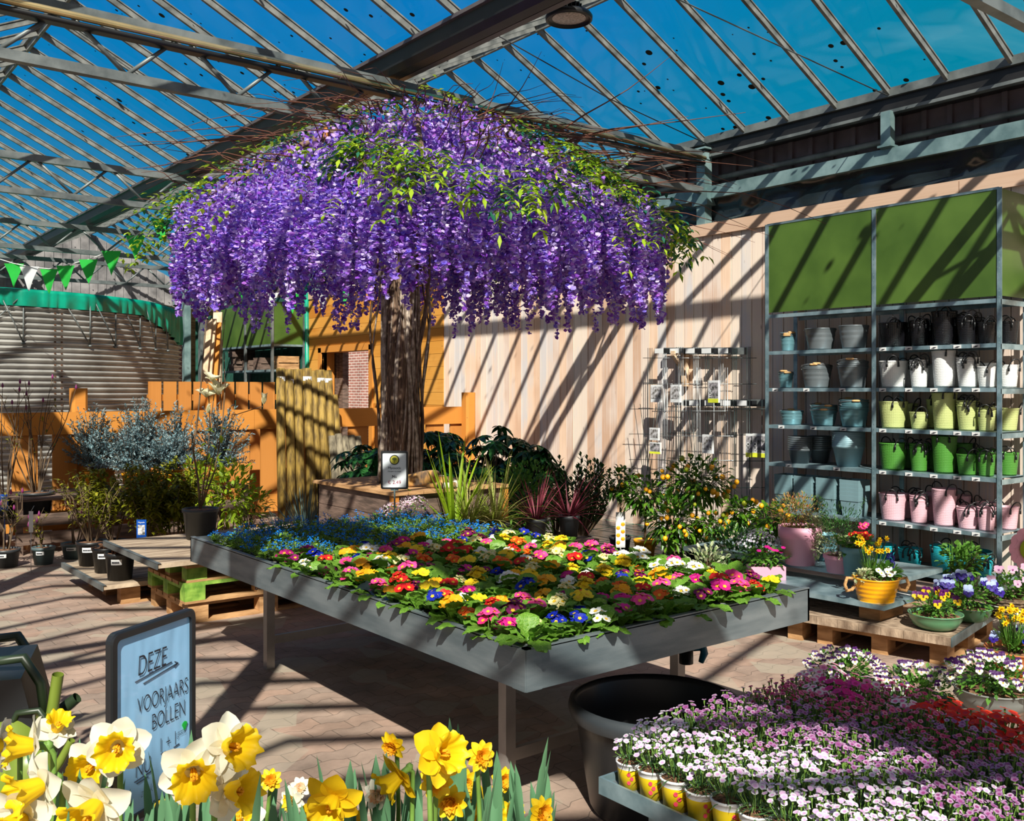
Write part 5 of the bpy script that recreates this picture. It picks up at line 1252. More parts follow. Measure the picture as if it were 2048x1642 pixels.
for (pa, pb, py, lab) in ((1330, 1492, 702, 'upper black hook rail with white price labels'), (1370, 1530, 806, 'lower black hook rail with white price labels')):
    t = thing('hook_rail', lab, 'rail', (0, 0, 0)); a = wp(pa, py, 8.32); b = wp(pb, py, 8.32)
    mb = MB(); mb.bar(a, b, 0.05, 0.075, up=(0, 0, 1)); mb.build('rail', M['galv'], t)
    for q in range(5):
        u = (q + 0.5) / 5; p = a.lerp(b, u); mb = MB(); mb.box((8.26, p.y, p.z), (0.13, 0.05, 0.05)); mb.build('hook', M['black'], t)
        mb = MB(); mb.box((8.17, p.y + 0.07, p.z), (0.004, 0.13, 0.055)); mb.build('price_label', M['white'], t)
mb = MB(); p = wp(1371, 715, 8.37); mb.box((8.36, p.y, p.z - 0.12), (0.06, 0.07, 0.42)); mb.bar((8.34, p.y, p.z - 0.16), (8.16, p.y, p.z + 0.03), 0.05, 0.03); mb.box((8.25, p.y, p.z + 0.05), (0.2, 0.06, 0.04)); tag(mb.build('wall_bracket', M['lightwood']), 'pale wooden bracket with a striped edge above the wire display', 'bracket')
M['photo'] = mat('printed flower photo', (0.10, 0.09, 0.07), 0.45, 0, 0.3, 35, c2=(0.62, 0.60, 0.62), lo=0.35, hi=0.6); M['yel'] = mat('lime card strip', (0.62, 0.66, 0.04), 0.5); M['photob'] = mat('printed dark photo', (0.03, 0.04, 0.03), 0.45, 0, 0.3, 30, c2=(0.45, 0.42, 0.45), lo=0.35, hi=0.65)
for i, (px, py, w, h, strip, x, txt) in enumerate(((1313, 787, 0.16, 0.20, 'white', 8.13, ''), (1352, 787, 0.16, 0.20, 'white', 8.12, ''), (1428, 783, 0.155, 0.24, 'yel', 8.11, 'TOP'), (1309, 868, 0.15, 0.14, 'white', 8.07, ''), (1311, 896, 0.15, 0.13, 'yel', 8.08, ''), (1416, 888, 0.15, 0.20, 'white', 8.03, ''), (1505, 891, 0.15, 0.24, 'yel', 8.04, 'ECO'), (1519, 891, 0.15, 0.24, 'yel', 8.02, 'ECO'))):
    p = wp(px, py, x); t = thing('product_card', '%s product card hanging in the wire display, %s' % ('lime-edged' if strip == 'yel' else 'white-edged', ['far left of the upper row', 'upper row beside the bracket', 'upper row right of centre', 'lower left, the upper one', 'lower left, the lower one', 'lower middle', 'beside the rack, left one', 'beside the rack, right one'][i]), 'card', (p.x, p.y, p.z), R(-90) + rg.uniform(-.12, .1), 'product cards')
    mb = MB(); mb.b2((-w / 2, -0.012, -h / 2), (w / 2, 0.012, h / 2)); mb.build('card_body', M['white'], t)
    mb = MB(); mb.b2((-w / 2 + 0.006, -0.0135, -h / 2 + h * 0.2), (w / 2 - 0.006, -0.012, h / 2 - h * 0.1)); mb.build('printed_photo', M['photob' if strip == 'yel' else 'photo'], t)
    if strip == 'yel': mb = MB(); mb.b2((-w / 2, -0.0136, -h / 2), (w / 2, -0.012, -h / 2 + h * 0.18)); mb.build('card_strip', M['yel'], t)
    if txt: o = text(txt, 0.055, t, (-w / 2 + 0.05, -0.0145, -0.02), M['white'], rz=0, bold=0.001); o.rotation_euler = (R(90), R(-90), 0)
# ================================================================== BLACK TUB
q = atd(1312, 3.78)
t = thing('plastic_tub', 'large round black plastic tub under the near end of the flower table', 'tub', (q[0], q[1], 0))
mb = MB(); mb.lathe([(0, 0), (0.245, 0), (0.262, 0.03), (0.305, 0.30), (0.318, 0.375), (0.335, 0.378), (0.345, 0.40), (0.338, 0.425), (0.322, 0.43), (0.312, 0.41), (0.298, 0.30), (0.25, 0.02), (0, 0.015)], 56); mb.build('tub_body', M['black'], t)
mb = MB(); mb.lathe([(0.336, 0.37), (0.347, 0.40), (0.34, 0.428), (0.322, 0.434)], 56, a0=0, a1=2 * PI); mb.build('tub_rim', M['pot'], t)
a = R(-118 - 38.4 + 15); mb = MB(); mb.box((0.322 * math.cos(a), 0.322 * math.sin(a), 0.30), (0.004, 0.02, 0.03), a); mb.build('sticker', M['card'], t)
# ================================================================== PALLETS AND DECKS
def pallet(name, x0, y0, z, lx, ly, label, m1, m2=None, group=None, rz=0, txt=False, m3=None):
    """lx along x (the long boards), blocks in three rows"""
    t = thing(name, label, 'pallet', (x0, y0, z), rz, group); m2 = m2 or m1; m3 = m3 or m1
    for i, y in enumerate((0.05, ly / 2, ly - 0.05)):
        mb = MB(); mb.b2((0, y - 0.05, 0), (lx, y + 0.05, 0.018)); mb.build('bottom_board', m1, t)
    for i, y in enumerate((0.05, ly / 2, ly - 0.05)):
        for j, x in enumerate((0.0725, lx / 2, lx - 0.0725)):
            mb = MB(); mb.b2((x - 0.0725, y - 0.05, 0.018), (x + 0.0725, y + 0.05, 0.10)); mb.build('block', m2 if j == 0 else m1, t)
    for i, x in enumerate((0.0725, lx / 2, lx - 0.0725)):
        mb = MB(); mb.b2((x - 0.0725, 0, 0.10), (x + 0.0725, ly, 0.12)); mb.build('cross_board', m3 if i == 0 else m1, t)
    n = 6
    for i in range(n):
        y = 0.06 + (ly - 0.12) * i / (n - 1); mb = MB(); mb.b2((0, y - 0.055, 0.12), (lx, y + 0.055, 0.144)); mb.build('top_board', m2 if i == 0 and m2 is not m1 else m1, t)
    if txt:
        o = text(txt, 0.052, t, (lx / 2, -0.003, 0.04), M['ink'], bold=0.0008)
    return t
PXa, PYa = 2.40, 6.68
pallet('pallet', PXa, PYa, 0, 1.2, 0.8, 'bare wooden pallet at the bottom of the stack behind the sign', M['palletw'], None, 'stacked pallets')
pallet('pallet', PXa - 0.03, PYa - 0.02, 0.145, 1.2, 0.8, 'green-painted pallet in the middle of the stack behind the sign', M['palletw'], M['palletg'], 'stacked pallets', 0, 'BEAMIX', M['palletg'])
pallet('pallet', PXa - 0.01, PYa, 0.290, 1.2, 0.8, 'top pallet of the stack, under the weathered deck', M['palletw'], M['palletg'], 'stacked pallets')
def deck(name, label, a, b, z, th_, m_, ex, side='x-', loc=None, rz=0):
    t = thing(name, label, 'deck', loc or (0, 0, 0), rz)
    n = max(2, round((b[1] - a[1]) / 0.14)); w = (b[1] - a[1]) / n
    mb = MB()
    for i in range(n): mb.b2((a[0], a[1] + i * w + 0.001, z), (b[0], a[1] + (i + 1) * w - 0.002, z + th_ + random.uniform(-.002, 0)))
    mb.build('planks', m_, t); mb = MB()
    if side == 'x-': mb.b2((a[0] - 0.006, a[1] - 0.01, z - 0.006), (a[0], b[1] + 0.01, z + th_ + 0.002)); mb.b2((a[0] - 0.006, a[1] - 0.01, z + th_), (a[0] + 0.022, b[1] + 0.01, z + th_ + 0.003))
    else: mb.b2((a[0], a[1] - 0.006, z - 0.006), (b[0], a[1], z + th_ + 0.002))
    mb.build('steel_edge', M['galvblue'] if side != 'x-' else M['galv'], t); return t
deck('plank_deck', 'weathered plank deck with steel edge on the pallet stack, left of the table', (2.15, 6.57), (3.7, 7.82), 0.435, 0.034, M['oldwood'], 0)
deck('plank_deck', 'low weathered plank deck with steel edge carrying three black pots', (2.06, 7.52), (3.3, 8.72), 0.145, 0.034, M['oldwood'], 0)
pallet('pallet', 2.22, 7.62, 0, 1.0, 0.9, 'low wooden pallet under the deck with the black pots', M['palletw'], None)
# ================================================================== GENERIC PLANTS
def cloud(mb, r, n, c, rad, ls, lw, mi=0, seg=3, shell=0.55, up=0.3, droop=0.2, fold=0.2, flat=False):
    for k in range(n):
        d = Vector((r.gauss(0, 1), r.gauss(0, 1), r.gauss(0, 1))).normalized(); q = r.uniform(shell, 1) if r.random() < 0.85 else r.uniform(0.2, shell)
        p = Vector(c) + Vector((d.x * rad[0], d.y * rad[1], d.z * rad[2])) * q
        dd = (d + Vector((r.uniform(-.6, .6), r.uniform(-.6, .6), r.uniform(-.6, .6) + up)))
        s = r.uniform(0.75, 1.2); mb.leaf(p, dd, (r.uniform(-.4, .4), r.uniform(-.4, .4), 1), ls * s, lw * s, mi, seg, droop, fold)
def stems(mb, r, n, z0, c, rad, rr=0.006, mi=0, base=0.02, wob=0.03):
    for k in range(n):
        a = r.uniform(0, 6.28); q = r.uniform(0.2, 0.8); e = Vector(c) + Vector((math.cos(a) * rad[0] * q, math.sin(a) * rad[1] * q, r.uniform(-.3, .8) * rad[2]))
        b = Vector((math.cos(a) * base, math.sin(a) * base, z0)); pts = [b.lerp(e, u) + Vector((r.uniform(-wob, wob) * (0 < u < 1), r.uniform(-wob, wob) * (0 < u < 1), 0)) for u in (0, 0.3, 0.6, 1)]
        mb.tube(pts, [rr, rr * 0.8, rr * 0.6, rr * 0.35], 5, mi, caps=False)
PL = {}
PL['fatsia'] = petalmat('fatsia leaf', [(0.008, 0.045, 0.012), (0.015, 0.08, 0.018), (0.03, 0.13, 0.03)], 0.12, rough=0.3)
PL['dark'] = petalmat('dark shrub leaf', [(0.015, 0.06, 0.012), (0.03, 0.11, 0.02), (0.07, 0.18, 0.03)], 0.2, rough=0.35)
PL['mid'] = petalmat('mid green leaf', [(0.05, 0.15, 0.02), (0.09, 0.24, 0.03), (0.16, 0.33, 0.05)], 0.3)
PL['bright'] = petalmat('yellow green leaf', [(0.16, 0.26, 0.01), (0.28, 0.40, 0.015), (0.42, 0.50, 0.03)], 0.35)
PL['olive'] = petalmat('olive leaf', [(0.09, 0.11, 0.006), (0.18, 0.19, 0.01), (0.34, 0.32, 0.02)], 0.3)
PL['juniper'] = petalmat('blue juniper needle', [(0.06, 0.13, 0.15), (0.14, 0.23, 0.26), (0.26, 0.36, 0.38)], 0.1)
PL['sedge'] = petalmat('sedge blade', [(0.20, 0.28, 0.02), (0.34, 0.42, 0.06), (0.45, 0.38, 0.16), (0.20, 0.34, 0.03)], 0.3)
PL['phorm'] = petalmat('sword leaf', [(0.18, 0.32, 0.01), (0.32, 0.46, 0.02)], 0.35)
PL['cordy'] = petalmat('red sword leaf', [(0.10, 0.012, 0.025), (0.22, 0.035, 0.06), (0.36, 0.11, 0.13)], 0.3)
PL['yucca'] = petalmat('blue grey blade', [(0.10, 0.17, 0.15), (0.20, 0.28, 0.25)], 0.1)
PL['pieris'] = petalmat('bronze leaf', [(0.10, 0.16, 0.02), (0.20, 0.26, 0.05), (0.45, 0.14, 0.06), (0.36, 0.34, 0.14)], 0.3)
PL['varie'] = petalmat('cream edged ivy', [(0.10, 0.22, 0.05), (0.48, 0.52, 0.30), (0.62, 0.64, 0.42), (0.16, 0.28, 0.08)], 0.3)
PL['kumq'] = petalmat('citrus leaf', [(0.025, 0.09, 0.008), (0.06, 0.17, 0.012), (0.14, 0.27, 0.02)], 0.25, rough=0.3)
M['fruit'] = mat('kumquat fruit', (0.85, 0.33, 0.005), 0.4, 0, 0.12, 30, c2=(0.90, 0.46, 0.01)); M['fruitg'] = mat('unripe fruit', (0.40, 0.46, 0.02), 0.4, 0, 0.1, 20)
M['orangepot'] = mat('orange pot', (0.85, 0.36, 0.01), 0.5, 0, 0.08, 5)
def pot(t, r, h, m_='pot', n=24, label=True, rimh=0.02, taper=0.76, z=0, soilm='soil', lab=None):
    mb = MB(); mb.lathe([(0, 0), (r * taper, 0), (r * 0.93, h - rimh * 1.4), (r * 0.99, h - rimh * 1.3), (r, h), (r * 0.93, h), (r * 0.9, h - 0.02)], n); o = mb.build('plant_pot', M[m_] if isinstance(m_, str) else m_, t, (0, 0, z))
    mb = MB(); mb.lathe([(r * 0.915, h - 0.016), (r * 0.5, h - 0.008), (0, h - 0.004)], n); mb.build('soil', M[soilm], t, (0, 0, z)); return o
def plant(name, label, cat, px, t_, z, build, rz=0, grp=None, dx=0):
    x, y = atd(px, t_); th_ = thing(name, label, cat, (x, y, z), rz, grp); build(th_); return th_
def shrub(n, c, rad, ls, lw, lm, potr, poth, seed, pm='pot', stm='twigd', ns=8, seg=3, up=0.3, shell=0.5, extra=None, droop=0.2):
    def f(t):
        r = random.Random(seed); pot(t, potr, poth, pm)
        mb = MB(); stems(mb, r, ns, poth - 0.01, c, rad); mb.build('stems', M[stm], t)
        mb = MB(); cloud(mb, r, n, c, rad, ls, lw, 0, seg, shell, up, droop)
        o = mb.build('foliage', PL[lm], t); o['kind'] = 'stuff'
        if extra: extra(t, r)
    return f
# ---- behind the table, by the wall
def fatsia(seed, h, sp, n):
    def f(t):
        r = random.Random(seed); pot(t, 0.15, 0.26); mb = MB(); ms = MB()
        for k in range(n):
            a = r.uniform(0, 6.28); q = sp * math.sqrt(r.uniform(0.05, 1)); zz = h * r.uniform(0.55, 1.0) - 0.25 * h * (q / sp) ** 2
            c = Vector((q * math.cos(a), q * math.sin(a), zz)); ms.tube([(0, 0, 0.24), (c.x * 0.4, c.y * 0.4, zz * 0.75), c], [0.009, 0.006, 0.004], 4, 0, caps=False)
            L_ = r.uniform(0.14, 0.20); tilt = Vector((math.cos(a) * 0.45, math.sin(a) * 0.45, 1)).normalized(); s = tilt.cross(Vector((0, 1, 0.1))).normalized(); u = tilt.cross(s)
            for j in range(8):
                aa = 2 * PI * j / 9 + r.uniform(-.1, .1); mb.leaf(c, (s * math.cos(aa) + u * math.sin(aa)) - Vector((0, 0, 0.12)), tilt, L_ * r.uniform(0.8, 1.1), L_ * 0.36, 0, 4, 0.35, 0.25)
        ms.build('stems', M['twigd'], t); o = mb.build('foliage', PL['fatsia'], t); o['kind'] = 'stuff'
    return f
plant('aralia', 'large dark aralia with hand-shaped leaves right of the wisteria trunk', 'potted plant', 985, 9.9, 0, fatsia(1, 1.28, 0.64, 84))
plant('aralia', 'dark aralia close behind the wisteria trunk', 'potted plant', 868, 10.2, 0, fatsia(2, 1.30, 0.50, 60))
plant('aralia', 'smaller dark aralia left of the trunk beside the round posts', 'potted plant', 735, 9.9, 0, fatsia(3, 1.16, 0.40, 44))
plant('aralia', 'low dark aralia in front of the plank wall', 'potted plant', 1058, 9.6, 0, fatsia(4, 1.12, 0.36, 40))
plant('evergreen_shrub', 'dense dark evergreen shrub right of the sword-leaved plant', 'potted plant', 1050, 8.7, 0, shrub(1500, (0, 0, 0.62), (0.34, 0.28, 0.40), 0.055, 0.022, 'mid', 0.14, 0.22, 5))
def spires(seed, n, h, sp, lm='dark', ls=0.05):
    def f(t):
        r = random.Random(seed); pot(t, 0.13, 0.22); mb = MB(); ms = MB()
        for k in range(n):
            a = r.uniform(0, 6.28); q = sp * math.sqrt(r.uniform(0.02, 1)); H = h * r.uniform(0.62, 1.0) * (1 - 0.25 * q / sp); e = Vector((q * math.cos(a), q * math.sin(a), H)); b = Vector((0.2 * e.x, 0.2 * e.y, 0.22)); mid = b.lerp(e, 0.5) + Vector((e.x * 0.18, e.y * 0.18, 0))
            ms.tube([b, mid, e], [0.008, 0.006, 0.003], 4, 0, caps=False)
            for j in range(34):
                u = 0.25 + 0.75 * j / 34; p = b.lerp(mid, u * 2) if u < 0.5 else mid.lerp(e, u * 2 - 1); aa = 2.4 * j
                mb.leaf(p, (math.cos(aa), math.sin(aa), 0.9), (0, 0, 1), ls * r.uniform(.8, 1.1), ls * 0.36, 0, 2, 0.05, 0.2)
        ms.build('stems', M['twigd'], t); o = mb.build('foliage', PL[lm], t); o['kind'] = 'stuff'
    return f
plant('upright_shrub', 'upright dark shrub with narrow leaves standing against the plank wall', 'potted plant', 1160, 9.3, 0, spires(6, 46, 1.18, 0.34, 'dark', 0.07))
plant('upright_shrub', 'slim upright shrub with a dark spire left of the red sword plants', 'potted plant', 1112, 9.5, 0, spires(7, 14, 1.22, 0.12, 'dark', 0.07))
def swords(seed, n, ln, w, lm, potr=0.12, poth=0.2, lo=0.5, hi=1.5, droop=0.25, seg=6, pm='pot'):
    def f(t):
        r = random.Random(seed); pot(t, potr, poth, pm); mb = MB()
        for k in range(n):
            a = r.uniform(0, 6.28); e = r.uniform(lo, hi); l = ln * r.uniform(0.65, 1.05)
            mb.leaf((0.03 * math.cos(a), 0.03 * math.sin(a), poth - 0.01), (math.cos(a) * math.cos(e), math.sin(a) * math.cos(e), math.sin(e)), (0, 0, 1), l, w * r.uniform(.7, 1.1), 0, seg, droop * (1.6 - e) , 0.35, shape=lambda u: (1 - u) ** 0.55 * (0.6 + 0.4 * min(1, u * 6)))
        o = mb.build('blades', PL[lm], t); o['kind'] = 'stuff'
    return f
plant('sword_plant', 'tall yellow-green sword-leaved plant in front of the podium', 'potted plant', 908, 7.32, 0.40, swords(8, 17, 0.86, 0.036, 'phorm', potr=.09, lo=0.75))
plant('sedge', 'arching green and straw sedge right of the sword-leaved plant', 'potted plant', 938, 7.42, 0.40, swords(9, 130, 0.66, 0.011, 'sedge', lo=0.25, hi=1.4, droop=0.5))
plant('sedge', 'second straw-coloured sedge behind the flower table', 'potted plant', 990, 7.58, 0.40, swords(10, 110, 0.66, 0.011, 'sedge', lo=0.3, hi=1.4, droop=0.5))
plant('red_cordyline', 'dark red cordyline behind the middle of the table', 'potted plant', 1072, 7.8, 0.40, swords(11, 40, 0.50, 0.017, 'cordy', potr=.09, lo=0.15, hi=1.35))
plant('red_cordyline', 'bright red cordyline behind the table, the right one of two', 'potted plant', 1138, 8.0, 0.40, swords(12, 42, 0.56, 0.017, 'cordy', potr=.09, lo=0.05, hi=1.3))
plant('blue_yucca', 'blue-grey spiky yucca left of the podium', 'potted plant', 612, 8.9, 0, swords(13, 130, 0.62, 0.014, 'yucca', poth=0.24, lo=0.1, hi=1.5, droop=0.05))
plant('blue_yucca', 'smaller blue-grey spiky yucca between posts and table', 'potted plant', 560, 9.1, 0, swords(14, 80, 0.50, 0.012, 'yucca', poth=0.18, lo=0.0, hi=1.3, droop=0.1))
t = thing('display_bench', 'low dark bench behind the far side of the flower table', 'bench', (0, 0, 0))
mb = MB(); mb.b2((4.0, 5.83, 0.375), (5.55, 6.18, 0.40)); mb.build('bench_top', M['darkwood'], t)
for x_ in (4.05, 5.5):
    for y_ in (5.86, 6.14): mb = MB(); mb.b2((x_ - .03, y_ - .02, 0), (x_ + .03, y_ + .02, .375)); mb.build('leg', M['darkwood'], t)
M['tinyfl'] = petalmat('pale pink blossom', [(0.62, 0.36, 0.50), (0.80, 0.62, 0.70), (0.85, 0.76, 0.78)], 0.3)
M['tinyfw'] = petalmat('lilac white blossom', [(0.55, 0.48, 0.66), (0.78, 0.75, 0.82), (0.82, 0.80, 0.84)], 0.3)
def flowermound(n, c, rad, fm, lm, nl, seed, potr, poth, pm='pot', fr=0.007, ls=0.03, lw=0.012, zmin=0.15):
    def f(t):
        r = random.Random(seed); pot(t, potr, poth, pm); mb = MB(); cloud(mb, r, nl, (c[0], c[1], c[2] - rad[2] * 0.25), rad, ls, lw, 0, 2, 0.3); o = mb.build('foliage', PL[lm], t); o['kind'] = 'stuff'
        mb = MB()
        for k in range(n):
            d = Vector((r.gauss(0, 1), r.gauss(0, 1), abs(r.gauss(0, 1)) + zmin)).normalized(); p = Vector(c) + Vector((d.x * rad[0], d.y * rad[1], d.z * rad[2])) * r.uniform(0.92, 1.12)
            x = d.cross(Vector((0.1, 1, 0))).normalized(); y = d.cross(x); s = fr * r.uniform(.7, 1.2)
            mb.add([p + (x * math.cos(q * 1.2566) + y * math.sin(q * 1.2566)) * s for q in range(5)], [(0, 1, 2, 3, 4)])
        o = mb.build('blossoms', fm, t); o['kind'] = 'stuff'
    return f
plant('rock_cress', 'low cushion of pale pink blossoms at the far edge of the table', 'potted flower', 790, 7.0, 0.50, flowermound(260, (0, 0, 0.23), (0.12, 0.12, 0.09), M['tinyfl'], 'mid', 160, 15, 0.06, 0.10), 0, 'pink cushions behind the price sign')
plant('rock_cress', 'taller cushion of pale pink blossoms right of the price sign', 'potted flower', 826, 7.0, 0.50, flowermound(300, (0, 0, 0.25), (0.13, 0.13, 0.12), M['tinyfl'], 'mid', 160, 16, 0.06, 0.10), 0, 'pink cushions behind the price sign')
x, y = atd(808, 7.0); mb = MB(); mb.b2((-0.3, -0.12, 0), (0.3, 0.12, 0.50)); o = mb.build('wooden_crate', M['darkwood'], None, (x, y, 0), R(-38.4)); tag(o, 'dark crate behind the table carrying the pale pink cushions', 'crate')
# kumquats and neighbours on the ground cloth
mb = MB()
vs = [(x_, y_, 0.012 + 0.010 * math.sin(x_ * 5 + y_ * 3)) for x_ in np.linspace(5.6, 8.38, 16) for y_ in np.linspace(5.6, 9.6, 24)]
mb.add(vs, [(i * 24 + j, i * 24 + j + 1, i * 24 + j + 25, i * 24 + j + 24) for i in range(15) for j in range(23)], 0, True)
for k in range(9): mb.tube([(5.65 + k * 0.33, 5.65, 0.03), (5.66 + k * 0.33, 9.55, 0.03)], 0.003, 4, 1)
for k in range(6): mb.tube([(5.65, 6 + k * 0.7, 0.03), (8.36, 6 + k * 0.7, 0.03)], 0.003, 4, 1)
tag(mb.build('ground_cloth', [M['blackfilm'], M['tarp']]), 'black ground cloth with green lines at the foot of the wall', 'cloth')
def kumquat(seed, c, rad, n, nf, stem=0.25, ls=0.075, fr=0.02, pm='pot'):
    def f(t):
        r = random.Random(seed); pot(t, 0.11, 0.18, pm); mb = MB(); mb.tube([(0, 0, 0.16), (0.01, 0, c[2] - rad[2] * 0.8)], [0.012, 0.010], 7); stems(mb, r, 12, c[2] - rad[2] * 0.8, c, rad); mb.build('trunk', M['twigd'], t)
        mb = MB(); cloud(mb, r, n, c, rad, ls, ls * 0.42, 0, 3, 0.45, 0.1, 0.4); o = mb.build('foliage', PL['kumq'], t); o['kind'] = 'stuff'
        for k in range(nf):
            d = Vector((r.gauss(0, 1), r.gauss(0, 1) - 0.6, r.gauss(0, .8))).normalized(); p = Vector(c) + Vector((d.x * rad[0], d.y * rad[1], d.z * rad[2])) * r.uniform(0.85, 1.08)
            mb = MB(); q = fr * r.uniform(.8, 1.15); mb.lathe([(0, -q * 1.15), (q * .6, -q * .9), (q, -q * .2), (q * .95, q * .4), (q * .5, q * .95), (0, q * 1.1)], 9, p); mb.build('fruit', M['fruit'] if r.random() < 0.85 else M['fruitg'], t)
    return f
plant('kumquat_tree', 'small standard kumquat tree with a photo tag, left of the others', 'potted tree', 1240, 9.4, 0.03, kumquat(21, (0, 0, 0.72), (0.18, 0.18, 0.16), 190, 5))
x, y = atd(1241, 9.2); t = thing('plant_tag', 'tall kumquat photo tag standing by the leftmost kumquat', 'tag', (x, y, 0.03), R(-38.4)); mb = MB(); mb.b2((-0.045, -0.002, 0.10), (0.045, 0.002, 0.44)); mb.b2((-0.006, -0.002, 0), (0.006, 0.002, 0.10)); mb.build('tag_card', M['white'], t)
mb = MB(); 
for q in range(6): mb.lathe([(0, -.022), (.018, -.012), (.02, 0), (.014, .016), (0, .02)], 8, (-0.022 + 0.045 * (q % 2), -0.003, 0.15 + 0.035 * q), sy=0.15)
mb.build('printed_fruit', M['fruit'], t)
plant('kumquat_tree', 'standard kumquat tree in a yellow-rimmed pot behind the table', 'potted tree', 1290, 9.2, 0.03, kumquat(22, (0, 0, 0.62), (0.27, 0.27, 0.19), 330, 9, pm='orangepot'))
plant('kumquat_tree', 'largest kumquat tree, a round crown full of orange fruit', 'potted tree', 1392, 8.9, 0.03, kumquat(23, (0, 0, 0.76), (0.36, 0.36, 0.23), 620, 30, fr=0.024))
plant('kumquat_tree', 'bushy kumquat with green and orange fruit in front of the largest one', 'potted tree', 1348, 8.4, 0.03, kumquat(24, (0, 0, 0.46), (0.26, 0.26, 0.24), 520, 18))
plant('kumquat_tree', 'small kumquat with fruit close to the tall rack, left one', 'potted tree', 1484, 8.3, 0.03, kumquat(25, (0, 0, 0.56), (0.17, 0.17, 0.13), 200, 12))
plant('kumquat_tree', 'small kumquat beside the bronze-leaved shrub', 'potted tree', 1540, 7.9, 0.03, kumquat(26, (0, 0, 0.56), (0.17, 0.17, 0.13), 200, 10))
plant('kumquat_tree', 'low kumquat with clustered fruit under the largest crown', 'potted tree', 1425, 8.2, 0.03, kumquat(27, (0, 0, 0.46), (0.16, 0.16, 0.12), 170, 14))
plant('evergreen_shrub', 'low glossy evergreen in front of the kumquats', 'potted plant', 1462, 7.3, 0, shrub(620, (0, 0, 0.42), (0.22, 0.22, 0.20), 0.055, 0.018, 'dark', 0.12, 0.2, 31))
plant('mottled_shrub', 'small cream-mottled evergreen behind the table edge', 'potted plant', 1415, 7.0, 0, shrub(330, (0, 0, 0.36), (0.17, 0.17, 0.15), 0.05, 0.022, 'varie', 0.1, 0.18, 32))
plant('laurustinus', 'white-flowering shrub left of the pink pot', 'potted plant', 1518, 6.9, 0.0, flowermound(240, (0, 0, 0.50), (0.17, 0.17, 0.14), M['tinyfw'], 'dark', 480, 33, 0.12, 0.2, fr=0.009, ls=0.04, lw=0.018))
# ================================================================== RIGHT DISPLAY
# rotated weathered platform on a pallet
RZ9 = R(11)
c0 = Vector((5.49, 2.80, 0))
deck('plank_platform', 'thick weathered plank platform at right carrying the zinc shelves and green bowls', (-0.0, 0.0), (1.15, 1.9), 0.146, 0.05, M['oldwoodx'], 0, side='y-', loc=c0, rz=RZ9)
pallet('pallet', c0.x + 0.09, c0.y + 0.07, 0, 1.0, 0.8, 'orange-brown pallet under the near end of the weathered platform', M['palletw'], None, None, RZ9)
pallet('pallet', c0.x - 0.09, c0.y + 0.95, 0, 1.0, 0.85, 'orange-brown pallet under the far end of the weathered platform', M['palletw'], None, None, RZ9)
pallet('pallet', 5.15, 1.35, 0, 1.2, 1.0, 'orange-brown pallet on the floor at the right edge, under the terracotta bowl', M['palletw'], None, None, R(8))
def zshelf(label, cx_, cy_, z, lx, ly, rz, legz):
    t = thing('zinc_shelf', label, 'shelf', (cx_, cy_, 0), rz); mb = MB(); mb.b2((0, 0, z - 0.03), (lx, ly, z)); mb.build('shelf_top', M['galvblue'], t)
    for (a, b) in ((0.14, 0.10), (0.14, ly - 0.25)): mb = MB(); mb.b2((a, b, legz), (a + 0.30, b + 0.14, z - 0.031)); mb.build('wooden_block', M['palletw'], t)
    return t
zshelf('low zinc-topped display shelf with the yellow tub', 5.40, 3.17, 0.33, 0.55, 1.35, R(3), 0.197)
zshelf('higher zinc-topped display shelf with the pink pot', 5.80, 3.30, 0.42, 0.62, 1.75, R(3), 0.197)
# yellow tub
M['yellowtub'] = mat('yellow enamel', (0.85, 0.38, 0.005), 0.32, 0, 0.06, 4, coat=0.4); M['rope'] = mat('rope', (0.48, 0.26, 0.10), 0.9, 0, 0.3, 60, 0.8, 90)
pw = at(1752, 1200, 0.33)
t = thing('yellow_tub', 'yellow ribbed metal tub with rope handles, white primroses and yellow narcissi', 'planter', pw, R(-38.4))
mb = MB(); pr = [(0, 0.003), (0.108, 0.0)]
for i in range(20): u = i / 19; pr.append((0.108 + 0.032 * u + 0.002 * math.sin(u * 30) * (0.15 < u < 0.85), 0.135 * u))
pr += [(0.145, 0.138), (0.145, 0.146), (0.138, 0.146), (0.132, 0.125), (0, 0.128)]; mb.lathe(pr, 40); mb.build('tub_body', M['yellowtub'], t)
mb = MB(); mb.lathe([(0.132, 0.132), (0, 0.14)], 24); mb.build('soil', M['soil'], t)
for s in (-1, 1): mb = MB(); mb.tube([(s * 0.142, -0.0, 0.135), (s * 0.185, -0.01, 0.14), (s * 0.20, -0.015, 0.10), (s * 0.185, -0.01, 0.06), (s * 0.150, 0, 0.065), (s * 0.135, 0, 0.09)], 0.011, 8); mb.build('rope_handle', M['rope'], t)
def narc_small(mb, c, d, r, mi=0, mt=1, rnd=random):
    c, d = Vector(c), Vector(d).normalized(); a = d.cross(Vector((0, 0.2, 1))).normalized(); b = d.cross(a)
    for k in range(6):
        th_ = k * PI / 3; rd = a * math.cos(th_) + b * math.sin(th_); mb.leaf(c, rd + d * 0.15, d, r, r * 0.62, mi, 2, 0.0, 0.15)
    K = 8; vs = []
    for i, (q, z) in enumerate(((0.22, 0), (0.26, 0.35), (0.40, 0.62))):
        for k in range(K): th_ = 2 * PI * k / K; vs.append(c + (a * math.cos(th_) + b * math.sin(th_)) * (r * q) + d * (r * z))
    mb.add(vs, [(i * K + k, i * K + (k + 1) % K, (i + 1) * K + (k + 1) % K, (i + 1) * K + k) for i in range(2) for k in range(K)], mt, True)
